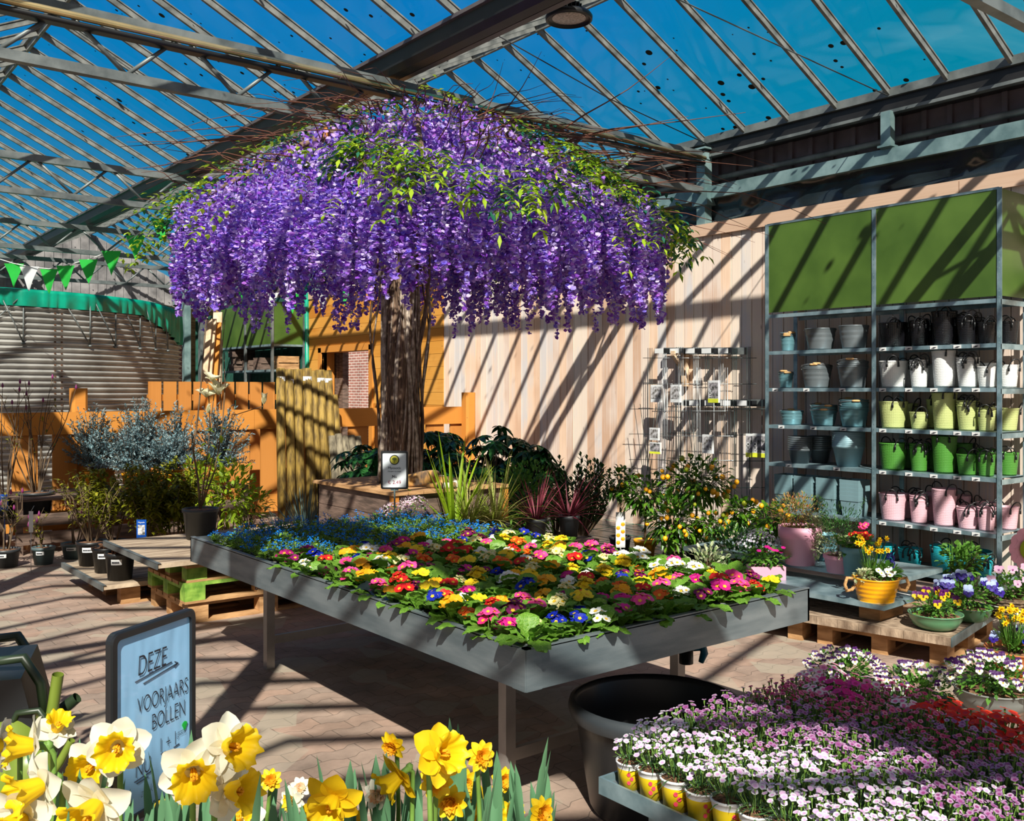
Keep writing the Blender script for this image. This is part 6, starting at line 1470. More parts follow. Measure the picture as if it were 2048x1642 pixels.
PM['narc'] = petalmat('narcissus yellow', [(0.85, 0.60, 0.01), (0.88, 0.68, 0.02)], 0.3); PM['narco'] = petalmat('narcissus trumpet', [(0.85, 0.42, 0.005), (0.88, 0.50, 0.01)], 0.3)
def narcs(t, n, x0, y0, z0, sp, h, seed, fr=0.022, lean=0.3):
    r = random.Random(seed); mb = MB(); ml = MB()
    for k in range(n):
        a = r.uniform(0, 6.28); q = sp * math.sqrt(r.random()); c = Vector((x0 + q * math.cos(a) * 1.6, y0 + q * math.sin(a) * 1.6, z0 + h * r.uniform(0.65, 1.0)))
        ml.tube([(x0 + q * math.cos(a) * .5, y0 + q * math.sin(a) * .5, z0), c], 0.0022, 4, 0, caps=False)
        narc_small(mb, c, (r.uniform(-.8, .8), -0.7 + r.uniform(-.5, .3), r.uniform(-.1, .5)), fr)
    for k in range(int(n * 1.6)):
        a = r.uniform(0, 6.28); ml.leaf((x0 + 0.3 * sp * math.cos(a), y0 + 0.3 * sp * math.sin(a), z0), (math.cos(a) * 0.5, math.sin(a) * 0.5, 1), (0, 0, 1), h * r.uniform(.5, .85), 0.009, 0, 4, 0.25, 0.2)
    ml.build('narcissus_leaves', PL['mid'], t); mb.build('narcissus_blooms', [PM['narc'], PM['narco']], t)
narcs(t, 20, -0.01, 0.04, 0.135, 0.07, 0.25, 41)
r = random.Random(42); mb = MB()
for k in range(13): five_petal(mb, (0.035 + r.uniform(-.055, .055), -0.07 + r.uniform(-.03, .03), 0.185 + r.uniform(-.02, .02)), (r.uniform(-.5, .5), -0.7, 0.8), 0.020, r)
mb.build('primrose_blooms', [PM['white'], M['eye']], t)
mb = MB(); cloud(mb, r, 130, (-0.085, -0.03, 0.155), (0.06, 0.06, 0.045), 0.028, 0.02, 0); mb.build('ivy_leaves', PL['varie'], t)
mb = MB(); cloud(mb, r, 60, (0.07, -0.01, 0.17), (0.08, 0.07, 0.04), 0.06, 0.035, 0); mb.build('primrose_leaves', PL['mid'], t)
M['hyac'] = petalmat('hyacinth blue', [(0.02, 0.02, 0.22), (0.06, 0.06, 0.40)], 0.2)
mb = MB(); V = Vector((0.10, 0.03, 0.24))
for k in range(90): a = r.uniform(0, 6.28); zz = r.uniform(-.05, .05); rr = 0.028 * math.sqrt(max(0, 1 - (zz / .056) ** 2)); five_petal(mb, V + Vector((rr * math.cos(a), rr * math.sin(a), zz)), (math.cos(a), math.sin(a), 0.2), 0.008, r, 0, None)
mb.build('hyacinth_bloom', M['hyac'], t)
# big pots on the higher shelf
M['pinkpot'] = mat('pink glazed pot', (0.72, 0.34, 0.46), 0.45, 0, 0.06, 4); M['paleteal'] = mat('pale blue pot', (0.16, 0.36, 0.42), 0.5, 0, 0.08, 4); M['greenen'] = mat('green enamel', (0.10, 0.26, 0.13), 0.35, 0, 0.08, 4, coat=0.3); M['terra'] = mat('terracotta', (0.52, 0.17, 0.05), 0.75, 0, 0.2, 6)
def onshelf(px, t_, z): x, y = atd(px, t_); return (x, y, z)
t = thing('bronze_shrub', 'bronze and cream shrub with trailing ivy in a tall pink pot', 'potted plant', onshelf(1600, 6.75, 0.42), R(-38.4))
pot(t, 0.15, 0.27, 'pinkpot', 40, taper=0.66, rimh=0.06); r = random.Random(51)
mb = MB(); cloud(mb, r, 900, (-0.02, 0, 0.37), (0.20, 0.18, 0.13), 0.032, 0.010, 0, 2, 0.4, 0.6); o = mb.build('foliage', PL['pieris'], t); o['kind'] = 'stuff'
mb = MB(); cloud(mb, r, 260, (0.10, -0.08, 0.25), (0.10, 0.08, 0.12), 0.028, 0.022, 0, 2); cloud(mb, r, 70, (0.08, -0.13, 0.14), (0.035, 0.02, 0.09), 0.025, 0.02, 0, 2); mb.build('ivy_trail', PL['varie'], t)
t = thing('rosemary_planter', 'rosemary-like shrub with pale ivy in a dark planter beside the pink pot', 'potted plant', onshelf(1680, 6.45, 0.42), R(-38.4)); pot(t, 0.11, 0.12, 'pinkpot')
mb = MB(); cloud(mb, r, 900, (0, 0.02, 0.29), (0.19, 0.17, 0.18), 0.032, 0.006, 0, 2, 0.3, 0.8); 
for k in range(8):
    a = r.uniform(0, 6.28); b = Vector((0.1 * math.cos(a), 0.08 * math.sin(a), 0.30)); e = b + Vector((0.06 * math.cos(a), 0.05 * math.sin(a), 0.20))
    for j in range(36): mb.leaf(b.lerp(e, j / 36), (math.cos(2.4 * j), math.sin(2.4 * j), 0.8), (0, 0, 1), 0.028, 0.006, 0, 2, 0, 0.1)
o = mb.build('foliage', PL['dark'], t); o['kind'] = 'stuff'; mb = MB(); cloud(mb, r, 300, (0.0, -0.08, 0.18), (0.15, 0.07, 0.08), 0.024, 0.018, 0, 2); mb.build('ivy_leaves', PL['varie'], t)
t = thing('primrose_pot', 'pale blue pot with red and yellow primrose blooms behind the yellow tub', 'potted flower', onshelf(1712, 6.35, 0.42), R(-38.4)); pot(t, 0.105, 0.19, 'paleteal', 32, taper=0.68, rimh=0.03)
mb = MB(); cloud(mb, r, 60, (0, 0, 0.21), (0.11, 0.1, 0.04), 0.07, 0.04, 0); mb.build('leaves', PL['mid'], t); mb = MB()
for k in range(12): five_petal(mb, (0.03 + r.uniform(-.07, .07), -0.04 + r.uniform(-.04, .04), 0.265 + r.uniform(-.015, .02)), (r.uniform(-.5, .5), -.6, .8), 0.02, r)
mb.build('red_blooms', [PM['red'], M['eye']], t); mb = MB()
for k in range(5): five_petal(mb, (0.07 + r.uniform(-.04, .03), 0.0 + r.uniform(-.03, .03), 0.315 + r.uniform(-.01, .02)), (r.uniform(-.5, .5), -.6, .8), 0.022, r)
mb.build('pink_blooms', [PM['bright pink'], M['eye']], t)
t = thing('geranium_box', 'low pink box with bright green leaves and magenta blooms beside the pink pot', 'potted flower', onshelf(1532, 6.7, 0.0), R(-38.4))
mb = MB(); mb.b2((-0.12, -0.07, 0.30), (0.12, 0.07, 0.42)); mb.b2((-0.10, -0.06, 0), (0.10, 0.06, 0.30), 1); mb.build('planter_box', [M['pinkpot'], M['darkwood']], t)
mb = MB(); cloud(mb, r, 190, (0, 0, 0.47), (0.15, 0.10, 0.07), 0.04, 0.034, 0, 2); mb.build('leaves', PL['mid'], t); mb = MB()
for k in range(9): five_petal(mb, (r.uniform(-.12, .12), r.uniform(-.1, .02), 0.53 + r.uniform(-.02, .03)), (0, -.5, 1), 0.017, r, 0, None)
mb.build('blooms', PM['magenta'], t)
x, y, _ = onshelf(1652, 6.9, 0); t = thing('zinc_bucket', 'ribbed zinc bucket partly hidden behind the pink pot', 'bucket', (x, y, 0.42)); link('bucket_body', bucket_me(0.09, 0.19, BM['steelblue'], ribs=2), t)
# pansies
PZ = {'yp': ((0.10, 0.005, 0.13), (0.85, 0.55, 0.01), (0.10, 0.01, 0.03)), 'wb': ((0.45, 0.55, 0.85), (0.04, 0.015, 0.28), (0.01, 0.005, 0.10)), 'wp': ((0.07, 0.01, 0.12), (0.80, 0.78, 0.74), (0.75, 0.50, 0.03)), 'pk': ((0.62, 0.36, 0.52), (0.66, 0.42, 0.56), (0.25, 0.03, 0.20))}
PZM = {k: [petalmat('pansy %s %d' % (k, i), [tuple(x * .8 for x in c), c], 0.3) for i, c in enumerate(v)] for k, v in PZ.items()}
def pansy(mb, c, d, r, rnd):
    c, d = Vector(c), Vector(d).normalized(); up = (Vector((0, 0, 1)) - d * d.z); up = up.normalized() if up.length > .1 else Vector((0, 1, 0)); s = d.cross(up).normalized()
    def pet(cx_, cy_, rx, ry, mi, off):
        n = 9; mb.add([c + s * (cx_ * r) + up * (cy_ * r) + d * (off * r)] + [c + s * ((cx_ + rx * math.cos(a)) * r) + up * ((cy_ + ry * math.sin(a)) * r) + d * (off + 0.10 * math.sin(3 * a + rnd.random())) * r for a in np.linspace(0, 2 * PI, n + 1)[:-1]], [(0, 1 + i, 1 + (i + 1) % n) for i in range(n)], mi, True)
    pet(-0.42, 0.48, 0.55, 0.52, 0, 0.0); pet(0.42, 0.48, 0.55, 0.52, 0, 0.03)
    pet(-0.52, -0.10, 0.48, 0.42, 1, 0.10); pet(0.52, -0.10, 0.48, 0.42, 1, 0.10); pet(0, -0.48, 0.55, 0.50, 1, 0.14); pet(0, -0.15, 0.22, 0.20, 2, 0.20)
def pansybowl(name, label, loc, r, h, pm, kinds, n, fr, seed, fh=0.14, bowl=True, spread=1.15, rz=R(-38.4), lm='mid', nl=260, dome=0.6):
    t = thing(name, label, 'potted flower', loc, rz); rr = random.Random(seed)
    if bowl: mb = MB(); mb.lathe([(0, 0.003), (r * 0.6, 0), (r * 0.82, h * 0.25), (r * 0.96, h * 0.7), (r * 0.985, h), (r * 1.03, h + 0.004), (r * 1.02, h + 0.010), (r * 0.97, h + 0.006), (r * 0.93, h * 0.8), (0, h * 0.8)], 40); mb.build('bowl', pm, t); mb = MB(); mb.lathe([(r * 0.93, h * 0.85), (0, h * 0.95)], 24); mb.build('soil', M['soil'], t)
    else: pot(t, r, h, pm)
    mb = MB(); cloud(mb, rr, nl, (0, 0, h + fh * 0.35), (r * spread, r * spread, fh * 0.6), 0.035, 0.020, 0, 2, 0.3); o = mb.build('foliage', PL[lm], t); o['kind'] = 'stuff'
    for kk, kd in enumerate(kinds):
        mb = MB()
        for q in range(n // len(kinds)):
            a = rr.uniform(0, 6.28); rad = r * spread * math.sqrt(rr.random()); z = h + fh * (1 - (1 - dome) * (rad / (r * spread)) ** 2) + rr.uniform(-.02, .015)
            pansy(mb, (rad * math.cos(a), rad * math.sin(a), z), (math.cos(a) * 0.35 + rr.uniform(-.4, .4), -0.9 + rr.uniform(-.3, .3) + 0.3 * math.sin(a), 0.45), fr * rr.uniform(.85, 1.15), rr)
            if n <= 25: mb.build('bloom', PZM[kd], t); mb = MB()
        if n > 25: mb.build('blooms', PZM[kd], t)
    return t
pansybowl('pansy_bowl', 'green enamel bowl with yellow and purple pansies on the platform', at(1871, 1256, 0.197), 0.155, 0.085, M['greenen'], ['yp'], 15, 0.030, 61, 0.13, spread=0.95)
pansybowl('pansy_bowl', 'second green enamel bowl with blue and white pansies behind', at(1936, 1240, 0.197), 0.14, 0.08, M['greenen'], ['wb'], 22, 0.032, 62, 0.20, spread=1.3, nl=420)
M['wicker'] = mat('wicker', (0.10, 0.065, 0.04), 0.85, 0, 0.4, 40, 0.8, 60, c2=(0.22, 0.15, 0.09))
def basket(px, py, r, h, label, kinds, n, seed, z=0.197):
    loc = at(px, py, z); t = pansybowl('wicker_basket', label, loc, r, h, M['wicker'], kinds, n, 0.028, seed, 0.17, lm='mid', nl=300)
    mb = MB()
    for k in range(7): 
        zz = 0.01 + k * (h / 7); rr_ = r * (0.78 + 0.22 * k / 6); mb.tube([((rr_ + 0.004 * (-1) ** (j + k)) * math.cos(2 * PI * j / 32), (rr_ + 0.004 * (-1) ** (j + k)) * math.sin(2 * PI * j / 32), zz) for j in range(33)], 0.009, 5)
    mb.build('woven_side', M['wicker'], t); return t
basket(2018, 1236, 0.13, 0.13, 'dark wicker basket with pink pansies at the right edge of the platform', ['pk'], 4, 63)
basket(2075, 1226, 0.13, 0.16, 'second wicker basket cut off by the right edge', ['pk'], 3, 64)
t = pansybowl('terracotta_bowl', 'terracotta bowl with yellow narcissi and blue primroses at the right edge', at(2040, 1345, 0.145), 0.17, 0.12, M['terra'], ['wb'], 4, 0.028, 65, 0.10, nl=160, spread=0.9)
narcs(t, 24, -0.04, 0.0, 0.11, 0.06, 0.24, 66, 0.020)
r = random.Random(67); mb = MB()
for k in range(70): q = Vector((0.07 + r.uniform(-.07, .08), 0.03 + r.uniform(-.06, .06), 0.27 + r.uniform(-.05, .05))); five_petal(mb, q, (r.uniform(-.4, .4), -.6, .8), 0.008, r, 0, None)
mb.build('white_blooms', PM['white'], t); mb = MB()
for k in range(6): five_petal(mb, (0.02 + r.uniform(-.04, .06), -0.10 + r.uniform(-.02, .02), 0.19 + r.uniform(-.01, .02)), (0, -.7, .7), 0.022, r)
mb.build('blue_blooms', [PM['deep blue'], M['eye']], t)
for (px, tt, lab) in ((1800, 5.95, 'white plant tag lying beside the yellow tub'), (2000, 6.0, 'white plant tag behind the second green bowl')):
    x, y = atd(px, tt); mb = MB(); mb.bar((x - 0.05, y + 0.04, 0.40 if px < 1900 else 0.30), (x + 0.06, y - 0.05, 0.37 if px < 1900 else 0.27), 0.015, 0.002); tag(mb.build('plant_tag', M['white']), lab, 'tag')
t = plant('ivy_planter', 'leafy green planter with grape hyacinth stems behind the blue pansies', 'potted plant', 1925, 6.7, 0.197, shrub(260, (0, 0, 0.26), (0.17, 0.15, 0.12), 0.045, 0.035, 'mid', 0.11, 0.16, 68))
def spikes(t): 
    mb = MB(); rr = random.Random(3)
    for k in range(30): mb.leaf((rr.uniform(-.1, .1), rr.uniform(-.05, .05), 0.2), (rr.uniform(-.2, .2), 0, 1), (0, 1, 0), 0.2, 0.012, 0, 3, 0, 0.2)
    mb.build('spikes', PL['mid'], t)
spikes(t)
# hanging round ornament at far right
t = thing('flower_ornament', 'round pale metal flower ornament at the right edge', 'ornament', p3(2062, 1098, 6.9), R(-38.4)); mb = MB()
for k in range(12): a = 2 * PI * k / 12; mb.lathe([(0, 0), (0.05, 0.0), (0.05, 0.004), (0, 0.006)], 12, (0.11 * math.cos(a), 0, 0.11 * math.sin(a)), sy=1); 
me_ = MB(); me_.add([(p[0], (p[2] - 0.0) * 0.0 + 0.002 * (i % 2), p[2] + p[1]) for i, p in enumerate(mb.v)], mb.f); me_.build('petals', M['tinyfl'] if False else M['pinkpot'], t)
mb = MB(); mb.add([(0.085 * math.cos(a), -0.012, 0.085 * math.sin(a)) for a in np.linspace(0, 2 * PI, 25)[:-1]], [tuple(range(24))]); mb.build('center', PL['bright'], t); mb = MB(); mb.tube([(0, 0.01, -0.1), (0, 0.01, -0.25 - (p3(2062, 1098, 6.9).z - 0.25))], 0.006, 6); mb.build('pole', M['black'], t)
# ================================================================== LEFT PLANT GROUP
# dark stand carrying the junipers
xs_, ys_ = atd(130, 10.6)
t = thing('plant_stand', 'dark slatted wooden stand under the blue junipers', 'stand', (0, 0, 0))
SX0, SX1, SYa, SYb = 2.05, 4.45, 10.45, 11.35
for k in range(6): mb = MB(); mb.b2((SX0, SYa + k * 0.15, 0.53), (SX1, SYa + k * 0.15 + 0.13, 0.555)); mb.build('top_slat', M['darkwood'], t)
for x in (SX0 + 0.03, (SX0 + SX1) / 2, SX1 - 0.03):
    for y in (SYa + 0.03, SYb - 0.05): mb = MB(); mb.b2((x - 0.03, y - 0.03, 0), (x + 0.03, y + 0.03, 0.53)); mb.build('leg', M['darkwood'], t)
for z in (0.10, 0.28): mb = MB(); mb.b2((SX0, SYa - 0.005, z), (SX1, SYa + 0.012, z + 0.12)); mb.build('front_board', M['darkwood'], t)
def juniper(seed, rx, h, n):
    def f(t):
        r = random.Random(seed); pot(t, 0.10, 0.17, 'orangepot'); mb = MB(); ms = MB(); c = Vector((0, 0, 0.17))
        for k in range(n):
            a = r.uniform(0, 6.28); e = r.uniform(0.15, 1.5); l = h * r.uniform(0.5, 1.0); d = Vector((math.cos(a) * math.cos(e) * rx / h * 1.5, math.sin(a) * math.cos(e) * rx / h * 1.5, math.sin(e))); b = c; tip = c + d * l
            mid = b.lerp(tip, 0.5) + Vector((0, 0, 0.03)); ms.tube([b, mid, tip], [0.004, 0.003, 0.0015], 3, 0, caps=False)
            for j in range(30):
                u = 0.22 + 0.78 * (j + 0.5) / 30; p = b.lerp(mid, u * 2) if u < .5 else mid.lerp(tip, u * 2 - 1)
                dd = d.normalized() * 0.8 + Vector((r.gauss(0, .7), r.gauss(0, .7), r.gauss(0, .7))); mb.leaf(p, dd, (r.gauss(0, 1), r.gauss(0, 1), 1), r.uniform(0.026, 0.052), 0.015, 0, 2, 0, 0.3)
        ms.build('stems', M['twigd'], t); o = mb.build('foliage', PL['juniper'], t); o['kind'] = 'stuff'
    return f
JN = [(188, 10.8, 0.27, 0.80, 130, 'leftmost blue juniper in an orange pot'), (285, 11.0, 0.36, 0.88, 150, 'tall blue juniper in the middle of the group'), (352, 11.1, 0.24, 0.80, 80, 'blue juniper right of the tallest one'), (437, 10.95, 0.34, 0.78, 140, 'rightmost blue juniper behind the magnolia'), (262, 10.6, 0.36, 0.56, 130, 'low spreading blue juniper in the front row'), (335, 10.6, 0.32, 0.56, 120, 'small blue juniper in the front row, right one')]
for k, (px, tt, rx, h, n, lab) in enumerate(JN): plant('blue_juniper', lab, 'potted plant', px, tt, 0.556, juniper(70 + k, rx, h, n), 0, 'blue junipers')
# shrubs in front
plant('laurel_shrub', 'light green broad-leaved shrub right of the magnolia pot', 'potted plant', 458, 9.0, 0, shrub(330, (0, 0, 0.66), (0.28, 0.28, 0.34), 0.085, 0.034, 'bright', 0.14, 0.25, 81, 'orangepot'))
plant('laurel_shrub', 'light green broad-leaved shrub behind the magnolia pot', 'potted plant', 395, 9.3, 0, shrub(300, (0, 0, 0.70), (0.26, 0.26, 0.30), 0.08, 0.032, 'bright', 0.14, 0.25, 82))
plant('laurel_shrub', 'orange-potted light green shrub left of the long leaning posts', 'potted plant', 500, 9.4, 0, shrub(160, (0, 0, 0.52), (0.2, 0.2, 0.24), 0.08, 0.03, 'bright', 0.14, 0.30, 83, 'orangepot'))
def open_shrub(seed, n, h, sp, lm, ls, lw, nl, potr=0.13, poth=0.2, pm='pot', sm='twigd', rr=0.006, flat=0.8, base=0.03, flower=None):
    def f(t):
        r = random.Random(seed); pot(t, potr, poth, pm, lab=1); ms = MB(); mb = MB(); tips = []
        for k in range(n):
            a = r.uniform(0, 6.28); q = sp * r.uniform(0.2, 1); e = Vector((q * math.cos(a), q * math.sin(a), h * r.uniform(0.7, 1.0))); b = Vector((base * math.cos(a), base * math.sin(a), poth - 0.02)); m1 = b.lerp(e, 0.35) + Vector((r.uniform(-.03, .03), r.uniform(-.03, .03), 0.02)); m2 = b.lerp(e, 0.7) + Vector((r.uniform(-.04, .04), r.uniform(-.04, .04), 0))
            ms.tube([b, m1, m2, e], [rr, rr * .8, rr * .55, rr * .3], 5, 0, caps=False); tips.append(e)
            for j in range(3):
                u = r.uniform(0.4, 0.9); p = b.lerp(e, u); e2 = p + Vector((r.uniform(-.12, .12), r.uniform(-.12, .12), r.uniform(.05, .2))); ms.tube([p, e2], [rr * .4, rr * .2], 4, 0, caps=False); tips.append(e2)
                for q_ in range(nl // (4 * n) + 1): pp = p.lerp(e2, r.random()); mb.leaf(pp, (r.gauss(0, 1), r.gauss(0, 1), r.gauss(0.3, .6)), (0, 0, 1), ls * r.uniform(.7, 1.2), lw, 0, 3, 0.2, 0.2)
            for q_ in range(nl // (2 * n)): pp = b.lerp(e, r.uniform(0.35, 1)); mb.leaf(pp + Vector((r.gauss(0, .03), r.gauss(0, .03), r.gauss(0, .03))), (r.gauss(0, 1), r.gauss(0, 1), r.gauss(0.3, .6)), (0, 0, 1), ls * r.uniform(.7, 1.2), lw, 0, 3, 0.2, 0.2)
        ms.build('branches', M[sm], t)
        if nl: o = mb.build('foliage', PL[lm], t); o['kind'] = 'stuff'
        if flower: flower(t, tips, r)
    return f
def potlabel(t, r, h):
    a = R(-90 - 38.4 + 8 - 0); mb = MB(); mb.lathe([(r * 0.955, h * 0.60), (r * 0.975, h * 0.80)], 8, (0, 0, 0), a0=a - 0.36, a1=a + 0.36); 
    for q in range(5): aa = a - 0.25 + q * 0.1; mb.box((r * 0.972 * math.cos(aa), r * 0.972 * math.sin(aa), h * 0.69), (0.002, 0.010, 0.012), aa, 1)
    mb.build('pot_label', [M['white'], M['ink']], t)
DK = 0.1795
P = [(240, 1158, 0.115, 0.21), (213, 1143, 0.115, 0.20), (184, 1129, 0.13, 0.20)]
for k, (px, py, pr_, ph) in enumerate(P):
    loc = at(px, py, DK)
    t = thing('olive_shrub', ['small-leaved olive-green shrub in the black pot nearest the camera on the low deck', 'small-leaved olive-green shrub in the middle black pot on the low deck', 'open brown-stemmed shrub in the farthest black pot on the low deck'][k], 'potted plant', loc, 0, 'shrubs on the low deck')
    if k < 2:
        pot(t, pr_, ph, 'black'); mb = MB(); rq = random.Random(k); [mb.box((rq.gauss(0, .035), rq.gauss(0, .035), ph + rq.uniform(-.005, .018)), (.022, .014, .008), rq.uniform(0, 3)) for q in range(60)]; mb.build('bark_chips', M['soil'], t); potlabel(t, pr_, ph); t.name = 'bark_pot'; t['category'] = 'pot'; t['label'] = ['black pot of bark chips nearest the camera on the low deck', 'black pot of bark chips, middle of three on the low deck'][k]; continue
    open_shrub(90 + k, [10, 10, 14][k], [0.80, 0.90, 0.80][k], [0.30, 0.34, 0.36][k], 'olive', 0.045, 0.018, [900, 900, 300][k], pr_, ph, 'black')(t); potlabel(t, pr_, ph)
plant('olive_shrub', 'dense olive-green shrub in the shade behind the deck', 'potted plant', 290, 8.75, 0, open_shrub(94, 16, 1.0, 0.40, 'olive', 0.062, 0.026, 1900, 0.13, 0.22))
plant('olive_shrub', 'olive-green shrub directly left of the magnolia pot', 'potted plant', 350, 8.6, 0, open_shrub(95, 14, 0.95, 0.32, 'olive', 0.062, 0.026, 1600, 0.13, 0.22))
plant('olive_shrub', 'olive-green shrub in front of the leftmost juniper', 'potted plant', 226, 9.1, 0, open_shrub(96, 14, 0.92, 0.34, 'olive', 0.06, 0.026, 1400, 0.13, 0.22))
# pots on the floor at far left, with bare young trees
M['label_blue'] = mat('blue plant label', (0.0, 0.06, 0.35), 0.4, 0, 0.1, 5); M['purplebud'] = mat('purple bud', (0.18, 0.015, 0.11), 0.5, 0, 0.2, 20)
def bare(seed, n, h, sp, potr, poth, pm='potgrey', nb=4):
    def fl(t, tips, r):
        mb = MB()
        for e in tips[::max(1, len(tips) // nb)]: mb.lathe([(0, -0.02), (0.010, -0.01), (0.012, 0.005), (0.005, 0.03), (0, 0.035)], 8, e)
        mb.build('flower_buds', M['purplebud'], t)
    return open_shrub(seed, n, h, sp, 'olive', 0.05, 0.02, 24, potr, poth, pm, 'twigd', 0.008, flower=fl)
def fl_pot(px, py, pr_, ph, lab, n, h, sp, seed, pm='potgrey', z=0.0, wl=True):
    loc = at(px, py, z); t = thing('young_magnolia', lab, 'potted tree', loc, 0, 'bare young trees at far left'); bare(seed, n, h, sp, pr_, ph, pm)(t)
    if wl: potlabel(t, pr_, ph)
fl_pot(87, 1128, 0.105, 0.165, 'bare forked young magnolia in the grey pot at far left', 3, 0.48, 0.14, 101)
fl_pot(12, 1134, 0.125, 0.17, 'bare young magnolia in the dark pot cut off by the left edge', 6, 0.7, 0.22, 102, 'pot')
fl_pot(150, 1116, 0.13, 0.15, 'nearly bare shrub in the wide grey pot left of the low deck', 5, 0.55, 0.2, 103)
# dark crate bench with a larger pot and tall bare stems
x, y = atd(60, 9.9); t = thing('wooden_bench', 'low shaded wooden bench with pots at far left', 'bench', (x, y, 0)); 
for k in range(4): mb = MB(); mb.b2((-0.75, -0.22 + k * 0.12, 0.30), (0.75, -0.12 + k * 0.12, 0.33)); mb.build('bench_slat', M['darkwood'], t)
for s in (-0.65, 0, 0.65): mb = MB(); mb.b2((s - 0.04, -0.2, 0), (s + 0.04, 0.22, 0.30)); mb.build('bench_support', M['palletw'], t)
plant('tall_magnolia', 'tall bare many-stemmed magnolia in a dark pot on the far left bench', 'potted tree', 72, 9.9, 0.33, bare(104, 11, 1.45, 0.42, 0.17, 0.26, 'pot', 5), 0)
plant('tall_magnolia', 'tall bare magnolia at the very left edge', 'potted tree', 8, 9.8, 0.33, bare(105, 9, 1.4, 0.35, 0.15, 0.22, 'pot', 8), 0)
for px, py, tt, lab in ((283, 1058, 8.2, 'blue picture label standing behind the weathered deck'), (8, 1005, 9.5, 'blue picture label at the left edge')):
    p = p3(px, py, tt); t = thing('plant_label', lab, 'label', (p.x, p.y, 0), R(-38.4)); mb = MB(); mb.b2((-0.042, -0.002, p.z - 0.08), (0.042, 0.002, p.z + 0.08)); mb.b2((-0.008, -0.001, 0.0), (0.008, 0.001, p.z - 0.08)); mb.build('label_card', M['label_blue'], t)
    mb = MB(); mb.b2((-0.03, -0.004, p.z - 0.05), (0.03, -0.002, p.z + 0.035)); mb.build('label_photo', M['photo'], t); text('Magnolia', 0.016, t, (0, -0.004, p.z + 0.052), M['white'])
x, y = atd(62, 8.6); t = thing('paper_label', 'long white label tied to the young magnolia at far left', 'label', (x, y, 0)); mb = MB(); mb.box((0.0, 0, 0.46), (0.04, 0.002, 0.19), R(-38.4)); mb.tube([(0, 0, 0), (0, 0, .38)], .003, 4); mb.build('label_card', M['white'], t); mb = MB(); mb.tube([(0, 0.01, 0.55), (0.03, 0.02, 0.60)], 0.002, 4); mb.build('label_tie', M['string'], t)
# magnolia with cream flowers
MG = at(401, 1076, 0.471)
t = thing('flowering_magnolia', 'magnolia with cream blooms on bare stems in a dark grey pot on the deck', 'potted tree', MG, 0)
pot(t, 0.142, 0.235, 'pot', 36); M['mpet'] = petalmat('cream magnolia petal', [(0.78, 0.74, 0.48), (0.84, 0.81, 0.62)], 0.35)
mt = depth(MG.x, MG.y)
def mp(px, py, dt=0): q = p3(px, py, mt + dt); return q - MG
mb = MB()
for pts, rr in (([(398, 1018), (396, 960), (386, 900), (395, 840), (402, 770), (412, 640)], 0.010), ([(402, 1018), (412, 930), (420, 860), (428, 790)], 0.007), ([(404, 1018), (425, 920), (436, 880), (470, 830), (527, 812)], 0.006), ([(404, 1010), (430, 940), (445, 850), (450, 775), (448, 705)], 0.008), ([(420, 860), (418, 800), (416, 770)], 0.005), ([(440, 800), (444, 700), (450, 640)], 0.004)):
    q = [Vector((0, 0, 0.22)) if i == 0 and b_ == 1018 else mp(a, b_, 0.02 * math.sin(i)) for i, (a, b_) in enumerate(pts)]; mb.tube(q, [rr * (1 - 0.6 * i / len(q)) for i in range(len(q))], 6)
mb.build('branches', M['twigd'], t)
def magbloom(c, s, openness, seed, d=(0, -0.3, 1)):
    r = random.Random(seed); mb = MB(); d = Vector(d).normalized(); a = d.cross(Vector((1, 0.2, 0))).normalized(); b = d.cross(a)
    for k in range(9): th_ = k * 2.4; rd = a * math.cos(th_) + b * math.sin(th_); op = openness * r.uniform(.7, 1.2); mb.leaf(Vector(c), rd * op + d, rd * -1 + d, s * r.uniform(.85, 1.05), s * 0.42, 0, 5, 0.15 * op, 0.35)
    return mb.build('bloom', M['mpet'], t)
magbloom(mp(436, 790), 0.145, 0.8, 1); magbloom(mp(412, 795), 0.13, 1.2, 2); magbloom(mp(424, 762), 0.11, 1.3, 3); magbloom(mp(527, 808), 0.10, 0.28, 4); magbloom(mp(416, 826), 0.08, 0.15, 5)
r = random.Random(6); mb = MB()
for k in range(26): u = r.random(); c = mp(400 + r.uniform(-15, 55), 990 - 130 * u + r.uniform(-20, 20)); mb.leaf(c, (r.gauss(0, 1), r.gauss(0, 1), 0.4), (0, 0, 1), 0.08, 0.035, 0, 3, .2, .2)
mb.build('leaves', PL['bright'], t)
# ================================================================== NEAR RIGHT: DIANTHUS BENCH
BXa, BYb, BZ = 2.06, 2.15, 0.43
BXb, BYa = 3.20, 0.75
t = thing('display_bench', 'low grey metal bench full of dianthus pots at lower right', 'bench', (0, 0, 0))
mb = MB(); mb.b2((BXa, BYa, BZ - 0.012), (BXb, BYb, BZ - 0.002)); mb.build('tray_floor', M['alu'], t)
for a, b in (((BXa - 0.008, BYa, BZ - 0.03), (BXa, BYb, BZ + 0.022)), ((BXb, BYa, BZ - 0.03), (BXb + 0.008, BYb, BZ + 0.022)), ((BXa - 0.008, BYb, BZ - 0.03), (BXb + 0.008, BYb + 0.008, BZ + 0.022)), ((BXa, BYa - 0.008, BZ - 0.03), (BXb, BYa, BZ + 0.022))): mb = MB(); mb.b2(a, b); mb.build('tray_rim', M['galvblue'], t)
for x in (BXa + 0.12, BXb - 0.12):
    for y in (BYa + 0.12, BYb - 0.12): mb = MB(); mb.b2((x - 0.02, y - 0.02, 0), (x + 0.02, y + 0.02, BZ - 0.012)); mb.build('leg', M['galvblue'], t)
M['ypot'] = mat('yellow printed pot', (0.80, 0.58, 0.01), 0.4, 0, 0.05, 5)
